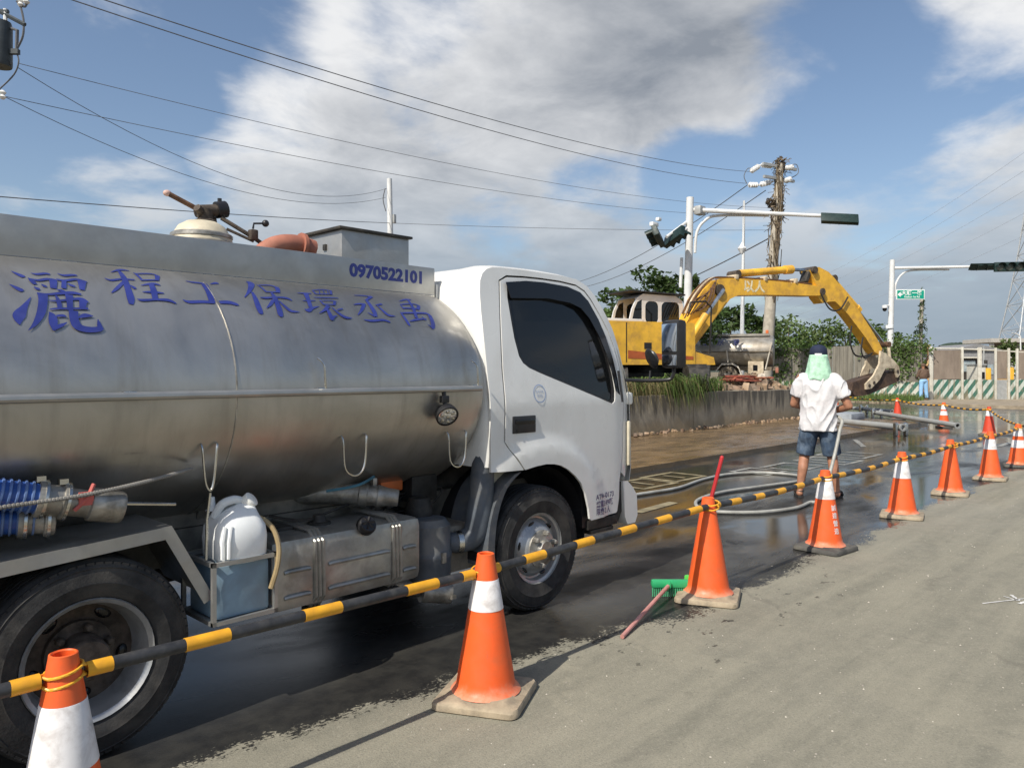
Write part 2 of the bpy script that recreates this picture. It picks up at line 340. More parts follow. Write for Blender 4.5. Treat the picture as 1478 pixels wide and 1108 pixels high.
# ================================================================ GROUND
def road_material():
    m = bpy.data.materials.new('road_asphalt'); m.use_nodes = True; t = NT(m.node_tree); b = t.n['Principled BSDF']
    g = t.node('ShaderNodeNewGeometry'); pos = g.outputs['Position']; sp = t.node('ShaderNodeSeparateXYZ'); t.put(sp.inputs[0], pos)
    X, Y = sp.outputs[0], sp.outputs[1]
    streak = t.noise(t.scalev(pos, (.25, 3.2, 1)), 1.6, 7, .6, .2)          # dust dragged along the lane by tyres
    broad = t.noise(pos, .55, 5, .55, .3); fine = t.noise(pos, 95, 3, .7); mid = t.noise(pos, 9, 6, .65)
    streak = t.math('ADD', t.math('MULTIPLY', streak, .68), t.math('MULTIPLY', t.noise(t.scalev(pos, (.8, 1.6, 1)), 2.4, 8, .68, .3), .32))
    dry = t.mix(t.ss(streak, .32, .68), (.185, .178, .142, 1), (.285, .268, .208, 1))
    dry = t.mix(t.ss(broad, .45, .75, 0, .5), dry, (.225, .215, .175, 1))
    dry = t.mix(t.ss(mid, .35, .7, 0, .4), dry, (.30, .28, .22, 1))
    dry = t.mix(t.ss(fine, .46, .72, 0, .5), dry, (.125, .12, .105, 1))
    dry = t.mix(t.ss(t.noise(pos, 46, 4, .75), .52, .72, 0, .5), dry, (.36, .34, .275, 1))
    dry = t.mix(t.ss(t.noise(pos, 24, 5, .7), .55, .75, 0, .35), dry, (.14, .133, .115, 1))
    patch = t.math('MULTIPLY', t.ss(t.math('ADD', t.noise(pos, .9, 6, .65, .4), t.ss(Y, -2.4, -3.6, 0, .10)), .52, .545), t.ss(X, 1.0, -.4))
    dry = t.mix(t.math('MULTIPLY', patch, .30), dry, (.33, .305, .235, 1))
    # light chips of gravel
    vo = t.node('ShaderNodeTexVoronoi'); t.put(vo.inputs['Vector'], pos); vo.inputs['Scale'].default_value = 17
    chip = t.math('MULTIPLY', t.ss(vo.outputs['Distance'], .10, .05), t.ss(t.noise(pos, 3.1, 2), .55, .62))
    dry = t.mix(t.math('MULTIPLY', chip, .6), dry, (.42, .39, .34, 1))
    # cracks and old patch seams
    vc = t.node('ShaderNodeTexVoronoi', feature='DISTANCE_TO_EDGE'); t.put(vc.inputs['Vector'], t.vmath('ADD', pos, t.vmath('MULTIPLY', t.noise(pos, 2.2, 5, .6, out=1), (.5, .5, 0)))); vc.inputs['Scale'].default_value = .42
    crack = t.math('MULTIPLY', t.ss(vc.outputs['Distance'], .007, .002), t.ss(t.noise(pos, 1.1, 3), .52, .62))
    dry = t.mix(t.math('MULTIPLY', crack, .22), dry, (.09, .08, .07, 1))
    # wetted lane: everything behind the row of cones, ragged edge
    edge = t.math('ADD', t.ss(X, -1.6, .9, -.33, -.74), t.math('MULTIPLY', t.math('SUBTRACT', t.noise(pos, 1.1, 6, .62), .5), .75))
    edge = t.math('ADD', edge, t.math('MULTIPLY', t.math('SUBTRACT', t.noise(pos, 13, 6, .75), .5), .36))
    edge = t.math('ADD', edge, t.math('MULTIPLY', t.math('SUBTRACT', t.noise(t.scalev(pos, (1, 1.8, 1)), 42, 4, .7), .5), .42))
    wet = t.ss(t.math('SUBTRACT', Y, edge), -.015, .03)
    spots = t.math('MULTIPLY', t.ss(t.noise(t.scalev(pos, (1, 1.7, 1)), 6.5, 4, .6), .63, .66), t.math('MULTIPLY', t.ss(Y, -1.6, -1.0), t.math('MULTIPLY', t.ss(X, -.9, .2), t.ss(X, 3.2, 1.2))))
    spots = t.math('MULTIPLY', spots, .85); wet = t.math('MAXIMUM', wet, spots)
    fardry = t.ss(t.math('ADD', X, t.math('MULTIPLY', t.noise(pos, .3, 3), 10)), 44, 32); wet = t.math('MULTIPLY', wet, fardry)
    wcol = t.mix(t.ss(mid, .3, .7), (.018, .018, .018, 1), (.034, .033, .030, 1))
    silt = t.math('MULTIPLY', t.ss(t.noise(t.scalev(pos, (.6, 1.6, 1)), .8, 5, .6, .5), .50, .66), t.ss(Y, .9, 2.6))
    wcol = t.mix(t.math('MULTIPLY', silt, .75), wcol, (.15, .105, .055, 1))
    damp = t.ss(t.noise(t.scalev(pos, (.5, 1.3, 1)), 1.5, 6, .6, .3), .48, .66)     # half-dried film
    damp = t.math('MULTIPLY', damp, t.ss(Y, 1.2, -.3)); wcol = t.mix(t.math('MULTIPLY', damp, .65), wcol, (.058, .056, .048, 1))
    t.put(b.inputs['Base Color'], t.mix(wet, dry, wcol))
    pud = t.ss(t.noise(t.scalev(pos, (.45, 1.2, 1)), 1.0, 5, .55, .4), .36, .60)
    pud = t.math('MULTIPLY', t.math('MAXIMUM', pud, t.ss(Y, .6, 1.8, 0, .8)), t.ss(t.math('ADD', Y, t.math('MULTIPLY', X, .28)), -.9, .9, .08, 1))
    wr = t.mix(pud, (.38, .38, .38, 1), (.07, .07, .07, 1))
    t.put(b.inputs['Roughness'], t.mix(wet, (.88, .88, .88, 1), wr))
    b.inputs['IOR'].default_value = 1.33
    t.put(b.inputs['Specular IOR Level'], t.ss(pud, 0, 1, .06, .85, 'LINEAR'))
    bn = t.node('ShaderNodeBump'); bn.inputs['Distance'].default_value = .006
    t.put(bn.inputs['Strength'], t.math('SUBTRACT', .85, t.math('MULTIPLY', wet, t.math('ADD', .62, t.math('MULTIPLY', pud, .2)))))
    h = t.math('ADD', t.math('MULTIPLY', t.noise(pos, 120, 3, .7), .7), t.math('MULTIPLY', mid, .6))
    t.put(bn.inputs['Height'], h); t.l.new(bn.outputs[0], b.inputs['Normal'])
    return m
M['road'] = road_material()
pm('earth', (.20, .155, .10), .9, var=.3, vs=.4, bump=.4, bs=4, dirt=(.10, .11, .05), da=.7, ds=.25)
pm('mud', (.175, .118, .062), .27, var=.25, vs=1.2, bump=.35, bs=5, dirt=(.085, .055, .030), da=.8, ds=1.0, rvar=.21, stretch=(.7, 1.6, 1))
pm('soil', (.17, .125, .08), .9, var=.3, vs=2, bump=.6, bs=8, dirt=(.07, .085, .035), da=.6, ds=.8)
pm('concrete', (.30, .27, .22), .85, var=.16, vs=3, bump=.25, bs=22, dirt=(.07, .062, .05), da=.85, ds=1.6, stretch=(1, 1, .35))
pm('concrete_wet', (.17, .125, .075), .5, var=.2, vs=2, bump=.2, bs=20, dirt=(.09, .07, .05), da=.7, ds=1.3)
pm('kerb', (.30, .25, .18), .85, var=.15, vs=3, bump=.2, bs=20, dirt=(.13, .10, .07), da=.6, ds=2)

def sheet(name, x0, x1, y0, y1, z, mat):
    mb = MB(); mb.add([(x0, y0, z), (x1, y0, z), (x1, y1, z), (x0, y1, z)], [(0, 1, 2, 3)]); return mb.build(name, mat, smooth=0, recalc=False, kind='structure')
sheet('ground', -2500, 3500, -3000, 3000, -.05, M['earth'])
sheet('road', -70, 62, -24, 18, 0, M['road'])
def grid_pad(name, x0, x1, y0, y1, z, mat, amp, step, drop=.3, bank=None):
    """uneven raised ground with skirts"""
    mb = MB(); nx = int((x1 - x0) / step); ny = int((y1 - y0) / step); idx = {}
    for i in range(nx + 1):
        for j in range(ny + 1):
            x = x0 + (x1 - x0) * i / nx; y = y0 + (y1 - y0) * j / ny
            h = z + amp * mnoise.fractal(Vector((x * .7, y * .9, 3)), 1, 2, 4) * min(1, (y - y0) / .6)
            if bank: h = h * (1 - bank(x, y)) - .12 * bank(x, y)
            idx[i, j] = len(mb.v); mb.v.append((x, y, h))
    for i in range(nx):
        for j in range(ny): mb.f.append((idx[i, j], idx[i + 1, j], idx[i + 1, j + 1], idx[i, j + 1]))
    for (a, b) in [((i, 0), (i + 1, 0)) for i in range(nx)] + [((i + 1, ny), (i, ny)) for i in range(nx)] + [((0, j + 1), (0, j)) for j in range(ny)] + [((nx, j), (nx, j + 1)) for j in range(ny)]:
        p, q = mb.v[idx[a]], mb.v[idx[b]]; k = len(mb.v); mb.v += [(p[0], p[1], z - drop), (q[0], q[1], z - drop)]; mb.f.append((idx[a], k, k + 1, idx[b]))
    return mb.build(name, mat, smooth=50, kind='structure')
grid_pad('pavement', -30, 20.2, 3.25, 6.55, .075, M['mud'], .035, .22, .2)
grid_pad('terrain', -30, 34, 6.8, 40, .86, M['soil'], .06, .8, 1.2, lambda x, y: max(0., min(1., (6.9 + max(0, x - 19.6) * .55 - y) / 1.2)))

# ================================================================ TANKER TRUCK
truck = thing('tanker_truck', 'water tanker truck with grey steel tank, blue lettering and white cab, parked behind the cones', 'truck')
TC, TA, TB, TZ = .9, .9, .66, 1.4            # tank centre, half width, half height, centre height
def tk(u, phi, out=0.):
    c, s_ = math.cos(R(phi)), math.sin(R(phi)); n = Vector((0, -c / TA, s_ / TB)).normalized()
    return Vector((u, TC - TA * c, TZ + TB * s_)) + n * out
def tank_mat():
    m = bpy.data.materials.new('tank_steel'); m.use_nodes = True; t = NT(m.node_tree); b = t.n['Principled BSDF']
    tcn = t.node('ShaderNodeTexCoord'); o = tcn.outputs['Object']
    streak = t.noise(t.scalev(o, (5.5, 2, .7)), 2.2, 7, .62, .15); cloud = t.noise(o, 1.7, 6, .6, .5); scr = t.noise(t.scalev(o, (1, 1, 9)), 5, 6, .7)
    c = t.mix(t.ss(cloud, .3, .7), (.37, .358, .332, 1), (.53, .51, .47, 1))
    c = t.mix(t.ss(streak, .46, .72, 0, .34), c, (.235, .215, .185, 1))
    c = t.mix(t.math('MULTIPLY', t.ss(scr, .60, .72), t.math('MULTIPLY', t.ss(t.noise(o, 1.1, 3), .5, .6), .4)), c, (.16, .155, .15, 1))
    t.put(b.inputs['Base Color'], c); b.inputs['Metallic'].default_value = .84
    t.put(b.inputs['Roughness'], t.ss(t.math('ADD', t.math('MULTIPLY', cloud, .6), t.math('MULTIPLY', streak, .4)), .3, .7, .30, .46))
    bn = t.node('ShaderNodeBump'); bn.inputs['Strength'].default_value = .10; bn.inputs['Distance'].default_value = .03
    t.put(bn.inputs['Height'], t.math('ADD', t.noise(o, 2.6, 3), t.math('MULTIPLY', t.noise(t.scalev(o, (8, 1, 1)), 6, 4), .12))); t.l.new(bn.outputs[0], b.inputs['Normal'])
    return m
M['tank'] = tank_mat()
mb = MB(); NS = 72; rings = []
prof = [(-4.05, .02), (-4.04, .6), (-4.0, .93), (-3.95, 1)] + [(-3.9 + i * .23, 1) for i in range(15)] + [(-.50, 1), (-.455, .985), (-.435, .95), (-.415, .85), (-.40, .5), (-.395, .02)]
for u, k in prof:
    for a in range(NS):
        t_ = 2 * math.pi * a / NS; mb.v.append((u, TC - TA * k * math.cos(t_), TZ + TB * k * math.sin(t_)))
for i in range(len(prof) - 1):
    mb.f += [(i * NS + a, i * NS + (a + 1) % NS, (i + 1) * NS + (a + 1) % NS, (i + 1) * NS + a) for a in range(NS)]
mb.f += [tuple(range(NS)), tuple((len(prof) - 1) * NS + a for a in range(NS))]
tank = mb.build('tank', M['tank'], truck, 40, label='brushed steel elliptical water tank')
for u in (-1.965, -3.45):
    mb = MB(); mb.tube([tk(u, p, .001) for p in range(-85, 52, 4)], .0036, 5); mb.build('weld_seam', M['alloy'], tank)
# brush-lettered signwriting, strokes given on the tank surface as (x mm, angle 0.1 deg, width mm)
LETTERS = {
 'sa': [[(-2747,476,2),(-2729,461,16),(-2715,450,20),(-2711,446,11)],
  [(-2771,405,2),(-2753,391,16),(-2738,380,20),(-2732,376,12)],
  [(-2712,351,2),(-2741,310,21),(-2764,277,42),(-2770,256,27),(-2769,240,3)],
  [(-2681,473,3),(-2661,469,14),(-2627,478,14),(-2614,473,10)],
  [(-2584,484,3),(-2563,475,14),(-2528,482,15),(-2512,481,8)],
  [(-2698,444,3),(-2689,428,18),(-2682,412,14)],
  [(-2695,438,11),(-2665,435,13),(-2631,445,16),(-2600,442,13)],
  [(-2612,441,29),(-2623,398,22)],
  [(-2660,416,3),(-2653,407,14),(-2644,404,9)],
  [(-2690,399,4),(-2680,391,16),(-2672,389,8)],
  [(-2599,447,11),(-2568,444,13),(-2522,456,14),(-2488,444,10)],
  [(-2505,449,34),(-2520,400,18)],
  [(-2573,441,17),(-2586,401,18)],
  [(-2565,429,3),(-2552,419,14),(-2540,415,8)],
  [(-2688,367,9),(-2646,368,11),(-2599,377,17),(-2557,382,17),(-2530,377,8)],
  [(-2613,393,4),(-2596,389,13),(-2586,382,9)],
  [(-2668,371,35),(-2675,335,31),(-2692,287,29),(-2718,246,17),(-2745,220,2)],
  [(-2624,364,7),(-2621,335,16),(-2624,304,16)],
  [(-2576,371,29),(-2583,334,22),(-2589,303,22)],
  [(-2655,340,4),(-2625,340,10),(-2565,352,12),(-2535,354,18),(-2515,341,9)],
  [(-2531,349,29),(-2543,313,22)],
  [(-2660,302,4),(-2633,307,10),(-2575,311,10),(-2522,314,12)],
  [(-2664,292,3),(-2656,277,26),(-2658,249,29),(-2660,222,9)],
  [(-2642,277,10),(-2619,280,13),(-2608,275,4)],
  [(-2665,228,19),(-2635,241,16),(-2610,254,3)],
  [(-2578,301,34),(-2583,268,32),(-2577,242,35),(-2555,232,31),(-2526,230,28),(-2496,234,24),(-2486,233,7)],
  [(-2497,272,2),(-2497,250,16),(-2495,231,22)],
  [(-2570,272,3),(-2541,284,22),(-2512,283,4)],
  ],
 'cheng': [[(-2364,525,3),(-2311,553,17),(-2278,549,6)],
  [(-2407,479,4),(-2386,469,14),(-2338,482,12),(-2284,484,11)],
  [(-2324,539,14),(-2325,493,24),(-2335,426,26),(-2342,375,30),(-2350,346,18)],
  [(-2336,466,12),(-2380,422,15),(-2410,396,4)],
  [(-2319,448,5),(-2308,435,16),(-2305,427,12)],
  [(-2267,537,4),(-2259,523,11),(-2252,483,12)],
  [(-2260,530,8),(-2188,540,11),(-2161,524,7)],
  [(-2167,530,22),(-2185,492,15)],
  [(-2259,485,10),(-2183,495,11)],
  [(-2272,450,4),(-2215,467,17),(-2186,461,9)],
  [(-2281,413,5),(-2235,415,17),(-2191,414,7)],
  [(-2224,461,24),(-2231,420,26),(-2243,373,24)],
  [(-2317,373,4),(-2297,369,15),(-2238,376,12),(-2187,377,19),(-2159,363,9)],
  ],
 'gong': [[(-2050,508,4),(-2025,502,12),(-1985,500,14),(-1959,493,15)],
  [(-1971,491,31),(-1977,445,28),(-1988,382,30)],
  [(-1939,499,5),(-1904,511,18),(-1900,504,8)],
  [(-2120,386,4),(-2098,376,19),(-2038,382,20),(-1979,383,20)],
  [(-1955,385,20),(-1906,388,25),(-1877,380,20),(-1867,375,8)],
  ],
 'bao': [[(-1732,545,9),(-1714,537,33),(-1734,503,26),(-1771,462,15),(-1812,425,3)],
  [(-1752,466,13),(-1756,432,21),(-1767,384,28),(-1772,345,25),(-1773,335,10)],
  [(-1689,527,4),(-1677,506,12),(-1672,475,12)],
  [(-1678,525,8),(-1614,531,11),(-1578,512,18)],
  [(-1588,511,27),(-1605,476,18)],
  [(-1677,474,10),(-1600,480,11)],
  [(-1644,472,11),(-1649,437,26),(-1659,411,26)],
  [(-1731,432,4),(-1703,431,15),(-1633,441,12),(-1582,440,18),(-1562,426,7)],
  [(-1667,420,17),(-1701,389,15),(-1730,369,3)],
  [(-1653,421,22),(-1663,374,28),(-1673,338,28),(-1674,326,9)],
  [(-1639,418,9),(-1623,385,17),(-1605,362,20),(-1559,359,3)],
  ],
 'huan': [[(-1494,485,4),(-1455,488,11),(-1409,491,9)],
  [(-1500,432,4),(-1469,434,10),(-1420,439,5)],
  [(-1444,487,28),(-1462,438,23),(-1478,391,22)],
  [(-1519,379,7),(-1504,371,24),(-1472,387,16),(-1423,402,3)],
  [(-1380,520,7),(-1383,491,12)],
  [(-1378,521,6),(-1301,535,9),(-1252,529,7)],
  [(-1263,528,13),(-1284,495,12)],
  [(-1385,489,7),(-1281,499,9)],
  [(-1338,522,5),(-1355,494,5)],
  [(-1309,529,5),(-1326,497,5)],
  [(-1282,529,5),(-1300,500,5)],
  [(-1417,461,4),(-1381,462,9),(-1304,469,9),(-1261,470,6)],
  [(-1394,444,5),(-1388,418,13)],
  [(-1391,441,6),(-1319,447,7),(-1292,442,7)],
  [(-1305,440,15),(-1323,418,13)],
  [(-1394,415,8),(-1320,419,9)],
  [(-1365,409,23),(-1401,382,16),(-1451,357,3)],
  [(-1386,383,18),(-1389,355,23),(-1393,328,23),(-1393,323,5)],
  [(-1390,333,20),(-1367,345,11),(-1347,351,3)],
  [(-1352,400,6),(-1334,368,16),(-1306,344,21),(-1264,341,3)],
  [(-1288,395,9),(-1317,388,8),(-1330,382,4)],
  ],
 'cheng2': [[(-1131,507,5),(-1067,510,10),(-1009,506,13)],
  [(-1012,510,19),(-1077,474,13)],
  [(-1078,478,16),(-1084,431,25),(-1091,390,28),(-1102,360,19)],
  [(-1105,360,15),(-1121,372,12),(-1139,383,4)],
  [(-1195,430,5),(-1152,439,14),(-1111,440,14)],
  [(-1122,439,19),(-1166,398,17),(-1215,363,4)],
  [(-993,450,13),(-1023,444,10),(-1048,438,4)],
  [(-1038,442,6),(-1027,407,16),(-1009,375,20),(-963,371,3)],
  [(-1193,337,5),(-1146,333,17),(-1067,342,16),(-1026,331,12)],
  ],
 'yu': [[(-838,488,4),(-774,508,15),(-730,510,9)],
  [(-860,459,5),(-859,427,14)],
  [(-856,459,10),(-754,473,12),(-715,457,15)],
  [(-728,456,23),(-758,427,15)],
  [(-856,434,12),(-743,435,13)],
  [(-758,509,15),(-784,440,21),(-818,367,21)],
  [(-908,402,5),(-905,368,19),(-903,324,18),(-899,320,6)],
  [(-902,395,13),(-817,401,14),(-717,404,17),(-703,383,20)],
  [(-702,394,27),(-717,346,28),(-737,314,23),(-750,305,7)],
  [(-741,313,16),(-766,331,4)],
  [(-883,344,6),(-822,357,16),(-746,367,5)],
  [(-771,379,5),(-765,363,16),(-754,357,5)],
  ],
}
def ribbon(pts, mapf, mb):
    """tapered brush stroke; pts in surface metres (x, s, w)"""
    P = smoothpath([(a, b_, c_) for a, b_, c_ in pts], 5); n = len(P); vs = []
    for i in range(n):
        t_ = Vector((P[min(i + 1, n - 1)].x - P[max(i - 1, 0)].x, P[min(i + 1, n - 1)].y - P[max(i - 1, 0)].y, 0)).normalized(); nn = Vector((-t_.y, t_.x, 0)); h = max(.0008, P[i].z / 2)
        for k in (-1, 0, 1): q = P[i] + nn * h * k; vs.append(mapf(q.x, q.y))
    mb.add(vs, [(3 * i + k, 3 * i + k + 1, 3 * i + 3 + k + 1, 3 * i + 3 + k) for i in range(n - 1) for k in (0, 1)])
ARC = .0137                                   # metres of tank skin per degree where the lettering stands
for ch in LETTERS.values():
    mb = MB()
    for si, st in enumerate(ch):
        ribbon([(a / 1000, b_ / 10 * ARC, c_ / 1000) for a, b_, c_ in st], lambda x, s_, si=si: tk(x, s_ / ARC, .0022 + .00012 * si), mb)
    mb.build('lettering', M['blue_paint'], tank, 0, recalc=False)
# side rail, brackets, hooks
mb = MB(); mb.tube([(-4.0, -.035, 1.40), (-.52, -.035, 1.40)], .017, 10); rail = mb.build('side_rail', M['steel_sheet'], truck)
for u in (-3.2, -2.42, -1.56, -.56):
    mb = MB(); mb.box((u, -.016, 1.408), (.05, .04, .025), bev=.006); mb.build('rail_bracket', M['bright_steel'], rail)
for u in (-1.55, -.55):
    mb = MB(); mb.tube(smoothpath([(u + .012, -.032, 1.40), (u + .005, -.036, 1.47), (u, -.034, 1.53), (u - .02, -.012, 1.56)]), .0055, 6); mb.build('rail_hook', M['bright_steel'], rail)
for x0, x1, ph0, drop in ((-1.395, -1.25, -20, .20), (-.69, -.55, -22, .20), (-2.105, -2.035, -19, .2)):
    xm = (x0 + x1) / 2; a = tk(x0, ph0, .0); c_ = tk(x1, ph0, 0); zb = a.z - drop
    pth = smoothpath([a, a + Vector((.003, -.012, -.03)), (x0 + .015, a.y - .012, zb + .04), (xm, a.y - .014, zb), (x1 - .018, a.y - .012, zb + .04), c_ + Vector((-.005, -.014, -.02)), c_])
    mb = MB(); mb.tube(pth, .0055, 6); mb.build('rope_hook', M['bright_steel'], tank)
mb = MB(); mb.tube([(-2.07, tk(-2, -19).y - .014, .975), (-2.082, .04, .86), (-2.09, .03, .69)], .007, 6); mb.build('hook_rod', M['bright_steel'], truck)
# parapets and top gear
for y in (.45, 1.35):
    mb = MB(); mb.box((-2.25, y, 2.045), (3.58, .02, .18), bev=.004)
    mb.box((-2.25, y + (.025 if y < 1 else -.025), 2.13), (3.58, .045, .012)); pp = mb.build('parapet', M['steel_sheet'], truck)
    if y < 1:
        lettering('0970522101', .098, lambda x, y_: Vector((-.815 + x, .4392, 2.063 + y_)), M['blue_paint'], pp, 'phone_number', bold=.0048, sx=1.10)
        mb = MB(); mb.tube([(-4.0, .436, 1.962), (-.47, .436, 1.962)], .007, 6); mb.build('weld_seam', M['bright_steel'], pp)
mb = MB(); mb.box((-.463, .9, 2.045), (.016, .9, .18)); mb.build('parapet_end', M['steel_sheet'], truck)
mb = MB(); mb.box((-.76, .92, 2.16), (.50, .58, .34), bev=.008); bx = mb.build('equipment_box', M['steel_sheet'], truck)
mb = MB(); mb.box((-.765, .92, 2.338), (.54, .62, .016), bev=.004); mb.build('lid', M['dark_metal'], bx)
mb = MB(); mb.box((-1.015, .80, 2.24), (.012, .03, .035)); mb.build('latch', M['dark_metal'], bx)
mb = MB(); mb.lathe([(.17, 2.0), (.17, 2.15), (.16, 2.20), (.145, 2.24), (.12, 2.28), (.08, 2.305), (.001, 2.31)], (-1.72, .9, 0), n=20); cn_ = mb.build('water_cannon', M['cream'], truck)
for k in range(3):
    mb = MB(); mb.lathe([(.172 - k * .012, 0), (.184 - k * .012, .008), (.184 - k * .012, .024), (.172 - k * .012, .032)], (-1.72, .9, 2.12 + k * .045), n=20, caps=True); mb.build('flange', M['alloy'], cn_)
mb = MB(); mb.lathe([(.06, 0), (.06, .02), (.04, .03), (.04, .08)], (-1.70, .9, 2.295), n=14, caps=True); mb.build('swivel', M['hub_dark'], cn_)
mb = MB(); mb.tube([(-1.75, .9, 2.36), (-1.62, .9, 2.385)], .034, 12); mb.tube([(-1.76, .87, 2.375), (-1.70, .9, 2.34), (-1.64, .93, 2.33)], .022, 8); mb.build('barrel', M['hub_dark'], cn_)
mb = MB(); mb.tube([(-1.64, .9, 2.383), (-1.585, .9, 2.396)], .046, 14); mb.tube([(-1.62, .9, 2.43), (-1.62, .9, 2.45)], .012, 8); mb.build('nozzle', M['black_plastic'], cn_)
mb = MB(); mb.tube([(-1.75, .9, 2.375), (-1.89, .92, 2.435)], .014, 8); mb.build('handle', M['rust'], cn_)
mb = MB(); mb.ell((-1.895, .922, 2.437), (.022, .017, .017)); mb.build('handle_grip', M['stick_grip'], cn_)
mb = MB(); mb.tube([(-1.62, .88, 2.34), (-1.47, .8, 2.24), (-1.36, .78, 2.17)], .012, 8); mb.tube([(-1.6, .86, 2.28), (-1.47, .80, 2.22)], .008, 6)
mb.box((-1.475, .80, 2.255), (.045, .045, .06), bev=.01); mb.build('elevating_rod', M['hub_dark'], cn_)
mb = MB(); mb.tube([(-1.475, .80, 2.29), (-1.47, .80, 2.32), (-1.40, .80, 2.33)], .006, 6); mb.ell((-1.40, .80, 2.33), (.02, .02, .02)); mb.build('crank_knob', M['black_plastic'], cn_)
mb = MB(); mb.tube(smoothpath([(-1.52, .70, 2.10), (-1.40, .70, 2.19), (-1.28, .70, 2.215), (-1.16, .70, 2.20)]), .055, 14)
mb.tube([(-1.245, .70, 2.212), (-1.225, .70, 2.21)], .075, 14); mb.tube([(-1.5, .70, 2.0), (-1.5, .7, 2.12)], .05, 12); mb.build('delivery_pipe', M['red_paint'], truck)

# ---- cab
def th(z): return 0 if z < 1.3 else .15 * (z - 1.3)
def flare(u, z):
    """raised wheel-arch shoulder of the door"""
    d = math.hypot(u - .05, (z - .40) * 1.0); f = max(0., min(1., (.70 - d) / .09)); f = f * f * (3 - 2 * f)
    if z < .5: f *= 1
    return .022 * f
def side(u, z): return Vector((u, th(z) - flare(u, z) + .03 * max(0, (u - .80) / .2) ** 2, z))
DOOR = [(-.215, 2.05), (-.15, 2.08), (.0, 2.089), (.165, 2.092), (.36, 2.09), (.525, 2.078), (.61, 2.045), (.67, 1.99), (.75, 1.89), (.83, 1.775), (.89, 1.65), (.925, 1.525), (.936, 1.38), (.932, 1.234), (.918, .94), (.895, .80), (.875, .727), (.868, .6), (.845, .515), (.83, .505), (.52, .497), (.503, .51), (.492, .58), (.456, .688), (.41, .76), (.354, .81), (.28, .86), (.206, .893), (.14, .908), (.06, .915), (-.03, .91), (-.134, .897), (-.285, 1.074), (-.272, 1.512), (-.24, 1.847)]
WIN = [(-.16, 2.03), (.0, 2.05), (.17, 2.055), (.40, 2.046), (.52, 2.022), (.60, 1.97), (.69, 1.85), (.745, 1.73), (.795, 1.60), (.825, 1.46), (.832, 1.36), (.815, 1.285), (.785, 1.27), (.60, 1.325), (.315, 1.41), (.05, 1.488), (-.04, 1.518), (-.09, 1.548), (-.12, 1.59), (-.145, 1.70), (-.155, 1.80), (-.168, 1.95)]
FRAME = [(-.405, .905), (-.145, .897), (-.297, 1.078), (-.284, 1.512), (-.252, 1.85), (-.227, 2.055), (-.155, 2.092), (.0, 2.101), (.165, 2.104), (.36, 2.102), (.53, 2.09), (.62, 2.056), (.682, 1.998), (.762, 1.896), (.843, 1.78), (.902, 1.655), (.938, 1.527), (.948, 1.38), (.944, 1.234), (.93, .94), (.905, .78), (.97, .74), (1.0, .94), (1.015, 1.24), (1.0, 1.53), (.96, 1.67), (.90, 1.80), (.81, 1.93), (.72, 2.035), (.65, 2.09), (.54, 2.128), (.36, 2.138), (.165, 2.14), (0, 2.14), (-.2, 2.136), (-.27, 2.130), (-.32, 2.115), (-.36, 2.085), (-.385, 2.04), (-.398, 1.97), (-.404, 1.85), (-.405, 1.5)]
